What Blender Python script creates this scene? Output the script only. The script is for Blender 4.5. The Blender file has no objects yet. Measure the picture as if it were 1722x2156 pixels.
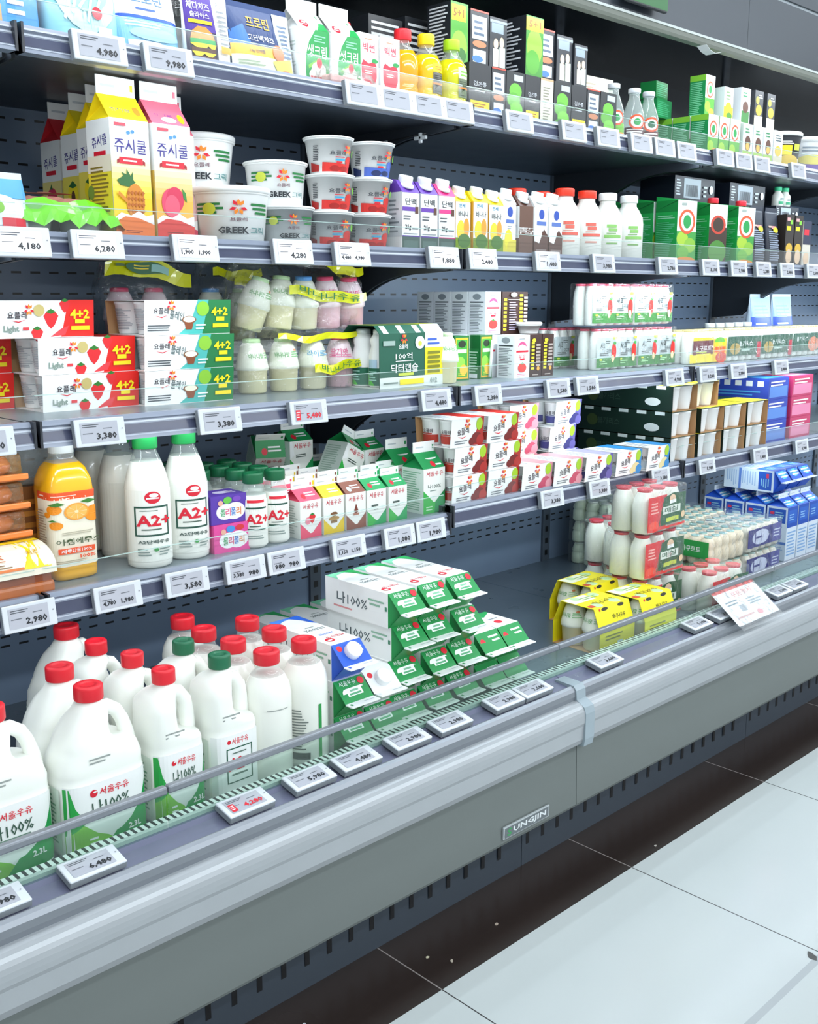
import bpy, bmesh, math, random
from mathutils import Vector, Matrix, Euler
random.seed(7)
SC = bpy.context.scene
COL = SC.collection
PI = math.pi

# ------------------------------------------------------------------ camera, world, lights, exposure
cam_d = bpy.data.cameras.new('camera')
cam = bpy.data.objects.new('camera', cam_d); COL.objects.link(cam)
cam.location = (0, 0, 1.225)
cam.rotation_euler = (math.radians(90 - 11.545), 0, math.radians(-44.1))
cam_d.sensor_fit = 'HORIZONTAL'; cam_d.sensor_width = 36.0
cam_d.lens = 36.0 * 2213.0 / 1722.0
cam_d.clip_start = 0.02; cam_d.clip_end = 100
SC.camera = cam
SC.view_settings.view_transform = 'Standard'
SC.view_settings.look = 'None'
SC.view_settings.gamma = 1.0
SC.view_settings.use_curve_mapping = False
SC.view_settings.exposure = 0.1

world = bpy.data.worlds.new('store_air'); SC.world = world
world.use_nodes = True
world.node_tree.nodes['Background'].inputs[0].default_value = (0.88, 0.95, 1.0, 1)
world.node_tree.nodes['Background'].inputs[1].default_value = 0.85


def area(name, loc, rot, sx, sy, power, col=(0.92, 0.97, 1.0), spread=180):
    d = bpy.data.lights.new(name, 'AREA'); d.shape = 'RECTANGLE'
    d.size = sx; d.size_y = sy; d.energy = power; d.color = col; d.spread = math.radians(spread)
    o = bpy.data.objects.new(name, d); COL.objects.link(o)
    o.location = loc; o.rotation_euler = rot
    return o

# unseen ceiling lamps along the aisle; far rows tilted caseward as added fill
for y, p, tilt in ((-2.6, 160, 52), (-1.0, 62, 38), (0.45, 6, 0)):
    area('ceiling_fill_light', (3.2, y, 2.93), (math.radians(tilt), 0, 0), 8.6, 0.22, p)
# LED strip of the case, under the canopy lip, washing the shelves
area('canopy_lamp_light', (2.9, 1.556, 1.908), (math.radians(38), 0, 0), 5.6, 0.03, 13, (0.90, 0.96, 1.0))
# LED strips under the front edge of every shelf
for z, y, pn, pf in ((1.588, 1.622, 1.7, 5.0), (1.296, 1.641, 2.0, 13.0), (0.999, 1.653, 1.4, 6.0), (0.709, 1.668, 1.2, 5.0)):
    area('shelf_lamp_light', (0.85, y, z), (math.radians(22), 0, 0), 1.66, 0.012, pn, (0.86, 0.94, 1.0))
    area('shelf_lamp_light', (3.6, y, z), (math.radians(34), 0, 0), 3.72, 0.012, pf, (0.80, 0.92, 1.0))

# ------------------------------------------------------------------ materials
def lin(h):
    h = K.get(h, h).lstrip('#')
    if len(h) == 3: h = ''.join(c * 2 for c in h)
    c = [int(h[i:i + 2], 16) / 255 for i in (0, 2, 4)]
    return tuple(x / 12.92 if x <= 0.04045 else ((x + 0.055) / 1.055) ** 2.4 for x in c) + (1,)

MATS = {}
def mat(col, rough=0.45, metal=0.0, coat=0.0, noise=0.0, nscale=40.0, trans=False, alpha=0.85, tint=None, sss=0.0, emit=0):
    key = (col, rough, metal, coat, noise, nscale, trans, alpha, tint, sss, emit)
    if key in MATS: return MATS[key]
    m = bpy.data.materials.new('m_' + col.strip('#') + ('_clear' if trans else ''))
    m.use_nodes = True
    nt = m.node_tree; n = nt.nodes; l = nt.links
    b = n['Principled BSDF']
    b.inputs['Base Color'].default_value = lin(col)
    b.inputs['Roughness'].default_value = rough
    b.inputs['Metallic'].default_value = metal
    b.inputs['Coat Weight'].default_value = coat
    if sss:
        b.inputs['Subsurface Weight'].default_value = sss
        b.inputs['Subsurface Radius'].default_value = (0.02, 0.02, 0.015)
    if emit:
        b.inputs['Emission Color'].default_value = lin(col); b.inputs['Emission Strength'].default_value = emit
    if noise:
        tc = n.new('ShaderNodeTexCoord'); t = n.new('ShaderNodeTexNoise'); t.inputs['Scale'].default_value = nscale
        t.inputs['Detail'].default_value = 4
        l.new(tc.outputs['Object'], t.inputs['Vector'])
        mr = n.new('ShaderNodeMapRange')
        mr.inputs['To Min'].default_value = rough - noise; mr.inputs['To Max'].default_value = rough + noise
        l.new(t.outputs['Fac'], mr.inputs['Value']); l.new(mr.outputs['Result'], b.inputs['Roughness'])
        hs = n.new('ShaderNodeHueSaturation'); hs.inputs['Color'].default_value = lin(col)
        mv = n.new('ShaderNodeMapRange'); mv.inputs['To Min'].default_value = 1 - noise; mv.inputs['To Max'].default_value = 1 + noise
        l.new(t.outputs['Fac'], mv.inputs['Value']); l.new(mv.outputs['Result'], hs.inputs['Value'])
        l.new(hs.outputs['Color'], b.inputs['Base Color'])
    if trans:
        out = n['Material Output']
        tr = n.new('ShaderNodeBsdfTransparent'); tr.inputs['Color'].default_value = lin(tint or '#f4fbfa')
        gl = n.new('ShaderNodeBsdfGlossy'); gl.inputs['Roughness'].default_value = rough
        gl.inputs['Color'].default_value = (1, 1, 1, 1)
        fr = n.new('ShaderNodeLayerWeight'); fr.inputs['Blend'].default_value = 0.5
        pw = n.new('ShaderNodeMath'); pw.operation = 'POWER'; pw.inputs[1].default_value = 4.0; l.new(fr.outputs['Facing'], pw.inputs[0])
        ma = n.new('ShaderNodeMath'); ma.operation = 'MULTIPLY_ADD'; ma.inputs[1].default_value = 0.6; ma.inputs[2].default_value = 0.05 if noise else 0.02; l.new(pw.outputs[0], ma.inputs[0])
        mx = n.new('ShaderNodeMixShader'); l.new(ma.outputs[0], mx.inputs[0])
        l.new(tr.outputs[0], mx.inputs[1]); l.new(gl.outputs[0], mx.inputs[2])
        m2 = n.new('ShaderNodeMixShader'); m2.inputs[0].default_value = alpha
        l.new(b.outputs[0], m2.inputs[1]); l.new(mx.outputs[0], m2.inputs[2])
        l.new(m2.outputs[0], out.inputs['Surface'])
        if noise:
            bp = n.new('ShaderNodeBump'); bp.inputs['Strength'].default_value = 1.0; bp.inputs['Distance'].default_value = 0.02
            l.new(t.outputs['Fac'], bp.inputs['Height']); l.new(bp.outputs[0], gl.inputs['Normal']); l.new(bp.outputs[0], fr.inputs['Normal'])
    MATS[key] = m
    return m

def ink(c): return mat(c, 0.4)
# shorthand print colours
K = dict(w='#f4f6f5', k='#20242a', r='#dc1f35', g='#1c9a4b', dg='#14603f', lg='#7cc63a', y='#f7df1d', o='#f08a26', b='#2758c4',
         nv='#1c2f72', pu='#6b3fae', pk='#ee6f9f', gy='#8a9298', lgy='#c4ccd1', br='#5d3a2c', tn='#c99f6a', cr='#f3eed6', tl='#35b5a8',
         lb='#7fc8ea', dr='#a51c2a', sk='#e9c6a4', hk='#e83c8b', bk='#0d0f13', mg='#c8d44a', cy='#2aa6d8')
def C(k):
    if not isinstance(k, str): return k
    return ink(K.get(k, k))
CLEAR = lambda: mat('#e8f4f2', 0.08, trans=True, alpha=0.99, tint='#fdfefe')
FILM = lambda: mat('#eef4f4', 0.12, trans=True, alpha=0.985, tint='#fdfefe', noise=0.3, nscale=28)

# ------------------------------------------------------------------ mesh builder
TXT = {}
def text_tris(s):
    if s in TXT: return TXT[s]
    cu = bpy.data.curves.new('tmp', 'FONT'); cu.body = s; cu.resolution_u = 1; cu.offset = 0.034 if s.isascii() or '2' in s else (0.0 if '쥬' in s else 0.010)
    o = bpy.data.objects.new('tmp', cu); COL.objects.link(o)
    me = o.evaluated_get(bpy.context.evaluated_depsgraph_get()).to_mesh()
    me.calc_loop_triangles()
    vs = [(v.co.x, v.co.y) for v in me.vertices]
    fs = [tuple(t.vertices) for t in me.loop_triangles]
    bpy.data.objects.remove(o); bpy.data.curves.remove(cu)
    x0 = min(v[0] for v in vs); x1 = max(v[0] for v in vs); y0 = min(v[1] for v in vs); y1 = max(v[1] for v in vs)
    # an upward winding for every triangle
    out = []
    for a, b, c in fs:
        A, B, Cc = vs[a], vs[b], vs[c]
        if (B[0]-A[0])*(Cc[1]-A[1])-(B[1]-A[1])*(Cc[0]-A[0]) < 0: b, c = c, b
        out.append((a, b, c))
    TXT[s] = ([((x - x0) / (y1 - y0), (y - y0) / (y1 - y0)) for x, y in vs], out, (x1 - x0) / (y1 - y0))
    return TXT[s]

# art primitives, in fractions of the face (x right, y up)
def R(x, y, w, h, m): return ('r', x, y, w, h, m)
def E(cx, cy, rx, ry, m): return ('e', cx, cy, rx, ry, m)
def P(pts, m): return ('p', pts, m)
def T(s, cx, cy, h, m, w=None, rot=0): return ('t', s, cx, cy, h, m, w, rot)
def L(x, y, w, h, n, m): return ('l', x, y, w, h, n, m)
def FR(x, y, w, h, t, m): return ('f', x, y, w, h, t, m)

def plane_map(O, U, V):
    O = Vector(O); U = Vector(U).normalized(); V = Vector(V).normalized(); N = U.cross(V)
    return lambda u, v, e: O + U * u + V * v + N * e

class MB:
    def __init__(s): s.v = []; s.f = []; s.m = []; s.sm = []; s.mats = []
    def mi(s, m):
        m = C(m)
        if m not in s.mats: s.mats.append(m)
        return s.mats.index(m)
    def add(s, vs, fs, m, smooth=False):
        b = len(s.v); i = s.mi(m); s.v += [tuple(p) for p in vs]
        for f in fs:
            s.f.append(tuple(b + k for k in f)); s.m.append(i); s.sm.append(smooth)
        return s
    def box(s, x0, x1, y0, y1, z0, z1, m, r=0.0):
        if r:
            bm = bmesh.new(); bmesh.ops.create_cube(bm, size=1)
            bmesh.ops.scale(bm, vec=(x1-x0, y1-y0, z1-z0), verts=bm.verts)
            bmesh.ops.translate(bm, vec=((x0+x1)/2, (y0+y1)/2, (z0+z1)/2), verts=bm.verts)
            bmesh.ops.bevel(bm, geom=list(bm.edges), offset=r, segments=2, affect='EDGES', profile=0.5)
            bm.verts.ensure_lookup_table()
            for i, v in enumerate(bm.verts): v.index = i
            s.add([v.co for v in bm.verts], [[v.index for v in f.verts] for f in bm.faces], m, False); bm.free()
            return s
        v = [(x0,y0,z0),(x1,y0,z0),(x1,y1,z0),(x0,y1,z0),(x0,y0,z1),(x1,y0,z1),(x1,y1,z1),(x0,y1,z1)]
        return s.add(v, [(3,2,1,0),(4,5,6,7),(0,1,5,4),(1,2,6,5),(2,3,7,6),(3,0,4,7)], m)
    def prism(s, poly, a, b, m, ax='x'):
        n = len(poly)
        mk = {'x': lambda t, p: (t, p[0], p[1]), 'y': lambda t, p: (p[0], t, p[1]), 'z': lambda t, p: (p[0], p[1], t)}[ax]
        v = [mk(a, p) for p in poly] + [mk(b, p) for p in poly]
        f = [tuple(range(n))[::-1], tuple(range(n, 2*n))] + [(i, (i+1) % n, n+(i+1) % n, n+i) for i in range(n)]
        return s.add(v, f, m)
    def loft(s, rings, m, cap0=True, cap1=True, smooth=True):
        n = len(rings[0]); v = [p for r in rings for p in r]; k = len(rings)
        ms = m if isinstance(m, list) else [m] * (k - 1)
        base = len(s.v); s.v += [tuple(p) for p in v]
        for j in range(k-1):
            i_ = s.mi(ms[j])
            for i in range(n):
                s.f.append((base+j*n+i, base+j*n+(i+1) % n, base+(j+1)*n+(i+1) % n, base+(j+1)*n+i)); s.m.append(i_); s.sm.append(smooth)
        if cap0: s.f.append(tuple(base+i for i in range(n))[::-1]); s.m.append(s.mi(ms[0])); s.sm.append(False)
        if cap1: s.f.append(tuple(base+(k-1)*n+i for i in range(n))); s.m.append(s.mi(ms[-1])); s.sm.append(False)
        return s
    def lathe(s, prof, m, n=24, p=2.0, sx=1.0, sy=1.0, cx=0, cy=0, cap0=True, cap1=True):
        return s.loft([sring(r*sx, r*sy, z, n, p, cx, cy) for r, z in prof], m, cap0, cap1)
    def tube(s, pts, rad, m, n=10, flat=1.0, side=Vector((0, 1, 0))):
        rings = []
        for i, q in enumerate(pts):
            q = Vector(q); a = Vector(pts[max(i-1, 0)]); b = Vector(pts[min(i+1, len(pts)-1)])
            t = (b-a).normalized(); u = side.cross(t).normalized(); w = t.cross(u)
            r_ = rad[i] if isinstance(rad, (list, tuple)) else rad
            rings.append([q + u*math.cos(2*PI*k/n)*r_ + w*math.sin(2*PI*k/n)*r_*flat for k in range(n)])
        return s.loft(rings, m)
    def art(s, mp, W, H, items, curved=False, e0=0.0004, step=0.00012):
        e = e0
        for it in items:
            k = it[0]; tris = []; vs = []
            if k == 'r':
                _, x, y, w, h, m = it; vs = [(x*W, y*H), ((x+w)*W, y*H), ((x+w)*W, (y+h)*H), (x*W, (y+h)*H)]; tris = [(0,1,2),(0,2,3)]
            elif k == 'f':
                _, x, y, w, h, t, m = it
                a, b, c, d = x*W, y*H, (x+w)*W, (y+h)*H; t = t*W
                vs = [(a,b),(c,b),(c,d),(a,d),(a+t,b+t),(c-t,b+t),(c-t,d-t),(a+t,d-t)]
                tris = [q for i in range(4) for q in ((i,(i+1)%4,4+(i+1)%4),(i,4+(i+1)%4,4+i))]
            elif k == 'e':
                _, cx, cy, rx, ry, m = it; n = 18
                vs = [(cx*W, cy*H)] + [(cx*W+rx*W*math.cos(2*PI*i/n), cy*H+ry*H*math.sin(2*PI*i/n)) for i in range(n)]
                tris = [(0, 1+i, 1+(i+1) % n) for i in range(n)]
            elif k == 'p':
                _, pts, m = it; vs = [(x*W, y*H) for x, y in pts]
                from mathutils.geometry import tessellate_polygon
                tris = []
                for a, b, c in tessellate_polygon([[Vector((x, y, 0)) for x, y in vs]]):
                    A, B, D = vs[a], vs[b], vs[c]
                    if (B[0]-A[0])*(D[1]-A[1])-(B[1]-A[1])*(D[0]-A[0]) < 0: b, c = c, b
                    tris.append((a, b, c))
            elif k == 't':
                _, st, cx, cy, h, m, w, rot = it
                tv, tris, asp = text_tris(st); hh = h*H; ww = w*W if w else asp*hh
                vs = []
                for x, y in tv:
                    X = (x/asp-0.5)*ww; Y = (y-0.5)*hh
                    if rot: X, Y = X*math.cos(rot)-Y*math.sin(rot), X*math.sin(rot)+Y*math.cos(rot)
                    vs.append((cx*W+X, cy*H+Y))
            elif k == 'l':
                _, x, y, w, h, n, m = it
                rnd = random.Random(int(x*977+y*313+n*7))
                for i in range(n):
                    yy = (y + h*(i+0.2)/n)*H; th = h*H/n*0.45; b = len(vs)
                    ww = w*W*rnd.uniform(0.62, 1.0)
                    vs += [(x*W, yy), (x*W+ww, yy), (x*W+ww, yy+th), (x*W, yy+th)]; tris += [(b,b+1,b+2),(b,b+2,b+3)]
            if curved:
                vs = list(vs); todo = list(tris); tris = []; mid = {}
                lim = 0.007
                while todo:
                    t = todo.pop(); ls = [abs(vs[t[i]][0]-vs[t[(i+1) % 3]][0]) for i in range(3)]
                    j = max(range(3), key=lambda q: ls[q])
                    if ls[j] <= lim: tris.append(t); continue
                    a, b, c = t[j], t[(j+1) % 3], t[(j+2) % 3]
                    kk = (min(a, b), max(a, b))
                    if kk not in mid: mid[kk] = len(vs); vs.append(((vs[a][0]+vs[b][0])/2, (vs[a][1]+vs[b][1])/2))
                    q = mid[kk]; todo += [(a, q, c), (q, b, c)]
            s.add([mp(x, y, e) for x, y in vs], tris, m)
            e += step
        return s
    def xf(s, M): s.v = [tuple(M @ Vector(p)) for p in s.v]; return s
    def mesh(s, name):
        me = bpy.data.meshes.new(name); me.from_pydata(s.v, [], s.f)
        for m in s.mats: me.materials.append(m)
        me.polygons.foreach_set('material_index', s.m); me.polygons.foreach_set('use_smooth', s.sm)
        me.update()
        return me

def sring(rx, ry, z, n=24, p=2.0, cx=0, cy=0):
    out = []
    for i in range(n):
        a = 2*PI*i/n - PI/2
        c, q = math.cos(a), math.sin(a)
        k = 1.0 if p == 2 else (abs(c)**p + abs(q)**p) ** (-1.0/p)
        out.append((cx + rx*c*k, cy + ry*q*k, z))
    return out

def wrap_map(rf, a0=-PI/2, p=2.0, sx=1.0, sy=1.0, W=0.0, cx=0, cy=0):
    """u runs along the girth (0..W centred on angle a0), v = height; rf(v) = radius"""
    def f(u, v, e):
        r = rf(v) + e*1.6; a = a0 + (u - W/2) / rf(v)
        c, q = math.cos(a), math.sin(a)
        k = 1.0 if p == 2 else (abs(c)**p + abs(q)**p) ** (-1.0/p)
        return (cx + r*sx*c*k, cy + r*sy*q*k, v)
    return f

def front_map(w, d, z=0): return plane_map((-w/2, -d/2, z), (1, 0, 0), (0, 0, 1))
def side_map(w, d, z=0): return plane_map((-w/2, d/2, z), (0, -1, 0), (0, 0, 1))   # the left (-x) side
def top_map(w, d, z): return plane_map((-w/2, -d/2, z), (1, 0, 0), (0, 1, 0))

# ------------------------------------------------------------------ things
LABELS = {}
class Kit:
    """meshes of one kind of thing; put() links a thing (Empty or mesh) with its parts"""
    def __init__(s, name, cat): s.name = name; s.cat = cat; s.parts = []; s.rootmesh = None
    def root(s, mb): s.rootmesh = mb.mesh(s.name); return s
    def add(s, pname, mb, parent=None, label=None, loc=None, rot=None):
        s.parts.append((pname, mb if isinstance(mb, bpy.types.Mesh) else mb.mesh(pname), parent, label, loc, rot)); return len(s.parts) - 1
    def put(s, x, y, z, label, rz=0.0, group=None, rx=0.0, ry=0.0, sc=1.0, name=None, cat=None):
        r = bpy.data.objects.new(name or s.name, s.rootmesh); COL.objects.link(r)
        r.location = (x, y, z); r.rotation_euler = (rx, ry, rz)
        if sc != 1.0: r.scale = (sc, sc, sc) if not isinstance(sc, tuple) else sc
        if s.rootmesh is None: r.empty_display_size = 0.05
        r['label'] = label; r['category'] = cat or s.cat
        if group: r['group'] = group
        LABELS.setdefault(label, []).append(r.name)
        obs = []
        for pn, me, par, lab, lo, ro in s.parts:
            o = bpy.data.objects.new(pn, me); COL.objects.link(o)
            if lo: o.location = lo
            if ro: o.rotation_euler = ro
            o.parent = r if par is None else obs[par]
            if lab: o['label'] = lab
            obs.append(o)
        return r

def structure(name, mb, label=None):
    o = bpy.data.objects.new(name, mb.mesh(name)); COL.objects.link(o); o['kind'] = 'structure'
    if label: o['label'] = label
    return o
ORD = ['first', 'second', 'third', 'fourth', 'fifth', 'sixth', 'seventh', 'eighth', 'ninth', 'tenth', 'eleventh', 'twelfth', 'thirteenth', 'fourteenth']
# ------------------------------------------------------------------ node helpers for the setting
def nodes(m):
    nt = m.node_tree; return nt, nt.nodes, nt.links
def nm(nt, op, a, b=None, c=None):
    n = nt.nodes.new('ShaderNodeMath'); n.operation = op
    for i, v in enumerate((a, b, c)):
        if v is None: continue
        if isinstance(v, (int, float)): n.inputs[i].default_value = v
        else: nt.links.new(v, n.inputs[i])
    return n.outputs[0]
def xyz(nt):
    tc = nt.nodes.new('ShaderNodeTexCoord'); s = nt.nodes.new('ShaderNodeSeparateXYZ')
    nt.links.new(tc.outputs['Object'], s.inputs[0]); return tc.outputs['Object'], s.outputs[0], s.outputs[1], s.outputs[2]
def mixc(nt, f, a, b):
    n = nt.nodes.new('ShaderNodeMix'); n.data_type = 'RGBA'
    nt.links.new(f, n.inputs[0])
    for i, v in ((6, a), (7, b)):
        if isinstance(v, str): n.inputs[i].default_value = lin(v)
        else: nt.links.new(v, n.inputs[i])
    return n.outputs[2]
def noise(nt, vec, scale, detail=4):
    t = nt.nodes.new('ShaderNodeTexNoise'); t.inputs['Scale'].default_value = scale; t.inputs['Detail'].default_value = detail
    nt.links.new(vec, t.inputs['Vector']); return t.outputs['Fac']
def fresh(name, rough=0.4):
    m = bpy.data.materials.new(name); m.use_nodes = True
    m.node_tree.nodes['Principled BSDF'].inputs['Roughness'].default_value = rough
    return m, m.node_tree, m.node_tree.nodes['Principled BSDF']

# floor: large pale polished tiles, a dark brown border tile row along the case
fm, nt, bs = fresh('floor_tiles', 0.16)
vec, x, y, z = xyz(nt)
dark = nm(nt, 'GREATER_THAN', y, 1.170)
jx = nm(nt, 'ABSOLUTE', nm(nt, 'SUBTRACT', nm(nt, 'FRACT', nm(nt, 'DIVIDE', nm(nt, 'ADD', x, 10.0 - 1.217 + 0.597/2 - 10.0 + 0.597*20), 0.597)), 0.5))
joint = nm(nt, 'LESS_THAN', jx, 0.0022)
n1 = noise(nt, vec, 2.2); n2 = noise(nt, vec, 60, 6)
white = mixc(nt, n1, '#b9c1c1', '#c2c9c9')
spot = nm(nt, 'GREATER_THAN', noise(nt, vec, 40, 2), 0.80)
white = mixc(nt, spot, white, '#a9b0b0')
dk = mixc(nt, n1, '#2a2321', '#352c29')
base = mixc(nt, dark, white, dk)
jc = mixc(nt, dark, '#3b3a3a', '#8d8784')
base = mixc(nt, joint, base, jc)
band = nm(nt, 'LESS_THAN', nm(nt, 'ABSOLUTE', nm(nt, 'SUBTRACT', y, 0.738)), 0.007)
base = mixc(nt, band, base, '#a7adb0')
nt.links.new(base, bs.inputs['Base Color'])
mr = nt.nodes.new('ShaderNodeMapRange'); nt.links.new(n2, mr.inputs[0]); mr.inputs[3].default_value = 0.13; mr.inputs[4].default_value = 0.24
nt.links.new(mr.outputs[0], bs.inputs['Roughness'])
structure('floor', MB().add([(-3,-5,0),(9,-5,0),(9,3,0),(-3,3,0)], [(0,1,2,3)], fm))
structure('ceiling', MB().box(-3, 9, -5, 3, 3.0, 3.05, mat('#d8dcde', 0.8, noise=0.04)))
lk = Kit('ceiling_light', 'light')  # unseen level fixtures, just above the tilted fill lights
lk.add('housing', MB().box(-4.4, 4.4, -0.14, 0.14, 0.0, 0.034, '#e4e6e6'))
lk.add('diffuser', MB().box(-4.35, 4.35, -0.11, 0.11, -0.006, 0.0, mat('#f4f8ff', emit=3)))
for i, yy in enumerate((-2.6, -1.0, 0.45)):
    lk.put(3.2, yy, 2.965, 'long white linear ceiling light running along the aisle, %s from the case' % ORD[2 - i], group='aisle ceiling lights')

# ------------------------------------------------------------------ the refrigerated case
XJ = [-0.24, 0.735, 1.71, 2.69, 3.67, 4.65, 5.63]           # shelf joints
XF = [-0.19, 1.775, 3.745, 5.71]          # front joints
XG = [-0.19, 0.79, 1.775, 2.76, 3.745, 4.73, 5.71]          # glass joints
X0, X1 = -0.24, 5.63
slate = mat('#46505b', 0.42, noise=0.06, nscale=9)
slate_d = mat('#333a43', 0.38, noise=0.05, nscale=12)
black = mat('#15181c', 0.45, noise=0.05)
alu = mat('#8b9097', 0.34, 0.55, noise=0.05, nscale=14)
alu_d = mat('#7d848b', 0.36, 0.3, noise=0.05, nscale=14)

# back panels with rows of slots
wm, nt, bs = fresh('slotted_wall', 0.42)
vec, x, y, z = xyz(nt)
def slots(z0, pitch, xo, zmin, zmax):
    row = nm(nt, 'LESS_THAN', nm(nt, 'ABSOLUTE', nm(nt, 'SUBTRACT', nm(nt, 'FRACT', nm(nt, 'DIVIDE', nm(nt, 'SUBTRACT', z, z0 - pitch*20.5), pitch)), 0.5)), 0.0023/pitch)
    dash = nm(nt, 'LESS_THAN', nm(nt, 'FRACT', nm(nt, 'DIVIDE', nm(nt, 'ADD', x, 4 + xo), 0.0405)), 0.52)
    r = nm(nt, 'MULTIPLY', row, dash)
    return nm(nt, 'MULTIPLY', r, nm(nt, 'MULTIPLY', nm(nt, 'GREATER_THAN', z, zmin), nm(nt, 'LESS_THAN', z, zmax)))
s1 = slots(1.275, 0.0425, 0.0, 1.06, 1.30); s2 = slots(1.530, 0.0430, 0.01, 1.42, 1.59)
s3 = slots(0.849, 0.0405, 0.0, 0.74, 0.91); s4 = slots(0.518, 0.0425, 0.0, 0.50, 0.54); s5 = slots(0.497, 0.0425, 0.002, 0.475, 0.51)
sm = nm(nt, 'MAXIMUM', nm(nt, 'MAXIMUM', nm(nt, 'MAXIMUM', s1, s2), s3), nm(nt, 'MAXIMUM', s4, s5))
nz = noise(nt, vec, 7)
nt.links.new(mixc(nt, sm, mixc(nt, nz, '#62738a', '#6e8096'), '#07080a'), bs.inputs['Base Color'])

case = Kit('refrigerated_display_case', 'display case')
bw = []
for i in range(6):
    a, b = XJ[i], XJ[i+1]
    case.add('back_panel', MB().box(a + 0.018, b - 0.018, 2.13, 2.15, 0.34, 1.60, wm))
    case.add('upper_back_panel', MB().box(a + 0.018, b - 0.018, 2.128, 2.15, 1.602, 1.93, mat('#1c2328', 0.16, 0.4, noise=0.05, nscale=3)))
    case.add('upright', MB().box(a - 0.018, a + 0.018, 2.122, 2.16, 0.34, 1.93, slate).art(plane_map((a - 0.018, 2.122, 0.34), (1,0,0), (0,0,1)), 0.036, 1.59,
        [R(0.3, k/40 + 0.004, 0.4, 0.011, 'bk') for k in range(40)]))
for a, b in ((-0.24, 0.385), (0.385, 1.365), (1.365, 2.345), (2.345, 3.325), (3.325, 4.305), (4.305, 5.63)):
    case.add('deck_panel', MB().box(a + 0.001, b - 0.001, 1.40, 2.13, 0.342, 0.366, mat('#55636f', 0.3, noise=0.08, nscale=12)))
for i in range(3):
    a, b = XF[i], XF[i+1]
    case.add('front_panel', MB().prism([(1.31,0.112),(1.31,0.285),(1.302,0.285),(1.296,0.118),(1.298,0.112)], a + 0.001, b - 0.001, mat('#6d7472', 0.5, noise=0.03, nscale=5)))
    case.add('bumper_rail', MB().prism([(1.305,0.268),(1.284,0.268),(1.2755,0.274),(1.2715,0.286),(1.2705,0.316),(1.2684,0.323),(1.2678,0.332),(1.2684,0.341),(1.2702,0.349),(1.2735,0.3555),(1.278,0.3605),(1.284,0.364),(1.2915,0.3662),(1.305,0.367)], a + 0.001, b - 0.001, mat('#a9aeb2', 0.33, 0.25, noise=0.05, nscale=16)))
    case.add('top_rail', MB().prism([(1.31,0.364),(1.297,0.366),(1.2955,0.376),(1.2965,0.387),(1.3005,0.394),(1.308,0.3965),(1.31,0.3965)], a + 0.001, b - 0.001, alu))
    case.add('tag_channel', MB().prism([(1.308,0.36),(1.308,0.393),(1.316,0.391),(1.352,0.3955),(1.360,0.401),(1.372,0.401),(1.372,0.36)], a + 0.001, b - 0.001, mat('#6d7088', 0.25, noise=0.06, nscale=22)))
    case.add('joint_cover', MB().prism([(1.27,0.268),(1.2665,0.285),(1.2665,0.343),(1.271,0.357),(1.292,0.369),(1.294,0.389),(1.302,0.3985),(1.352,0.400),(1.352,0.37),(1.30,0.36),(1.30,0.265)], a - 0.016, a + 0.016, mat('#98a6ae', 0.4, noise=0.05)))
for i in range(6):
    a, b = XG[i], XG[i+1]
    case.add('glass_panel', MB().box(a + 0.002, b - 0.002, 1.3605, 1.3645, 0.401, 0.468, mat('#cfe6dc', 0.02, trans=True, alpha=0.97, tint='#f1f9f6')))
    case.add('glass_rail', MB().box(a + 0.0008, b - 0.0008, 1.3555, 1.3695, 0.4625, 0.4755, alu, r=0.003))
# air grille: white bars over a dark slot
gm, nt, bs = fresh('air_grille', 0.4)
vec, x, y, z = xyz(nt)
bar = nm(nt, 'LESS_THAN', nm(nt, 'FRACT', nm(nt, 'DIVIDE', nm(nt, 'ADD', x, 5.0), 0.0118)), 0.55)
nt.links.new(mixc(nt, bar, '#16191b', '#dfe9e4'), bs.inputs['Base Color'])
case.add('grille_lip', MB().box(X0, X1, 1.366, 1.3745, 0.38, 0.4075, '#aebbb7'))
case.add('air_grille', MB().box(X0, X1, 1.3745, 1.396, 0.395, 0.405, gm))
for i in range(6):
    a, b = XG[i] - 0.13, XG[i+1] - 0.13
    kk = MB().box(a + 0.001, b - 0.001, 1.343, 1.365, 0.0, 0.14, mat('#39424c', 0.4, noise=0.05))
    W = b - a - 0.002
    n = 19
    kk.art(plane_map((a + 0.001, 1.343, 0.0), (1,0,0), (0,0,1)), W, 0.14, [R((k + 0.25)/18.8, 0.33, 0.011, 0.40, 'bk') for k in range(18)])
    case.add('kick_plate', kk)
case.add('tub', MB().box(X0, X1, 1.31, 2.16, 0.118, 0.34, slate_d).box(X0, X1, 1.365, 2.16, 0.0, 0.118, black))
# canopy
cp = mat('#3a424b', 0.34, 0.2, noise=0.05, nscale=6)
for i in range(6):
    a, b = XJ[i], XJ[i+1]
    case.add('canopy_panel', MB().box(a + 0.0006, b - 0.0006, 1.50, 1.515, 1.86, 2.01, cp).box(a + 0.0006, b - 0.0006, 1.506, 1.515, 2.01, 2.02, '#9aa4ab').box(a + 0.0006, b - 0.0006, 1.50, 1.515, 2.02, 2.34, cp))
case.add('canopy_lip', MB().prism([(1.496,1.838),(1.494,1.845),(1.496,1.860),(1.516,1.862),(1.522,1.85),(1.516,1.838)], X0, X1, mat('#6f756c', 0.4, noise=0.05)).prism([(1.4935,1.856),(1.4935,1.8615),(1.501,1.8615),(1.501,1.856)], X0, X1, '#c3ccc9'))
inner = mat('#20252b', 0.12, 0.5, noise=0.04, nscale=3)
case.add('canopy_soffit', MB().prism([(1.515,1.925),(1.515,1.94),(2.15,1.98),(2.15,1.93)], X0, X1, inner))
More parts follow.
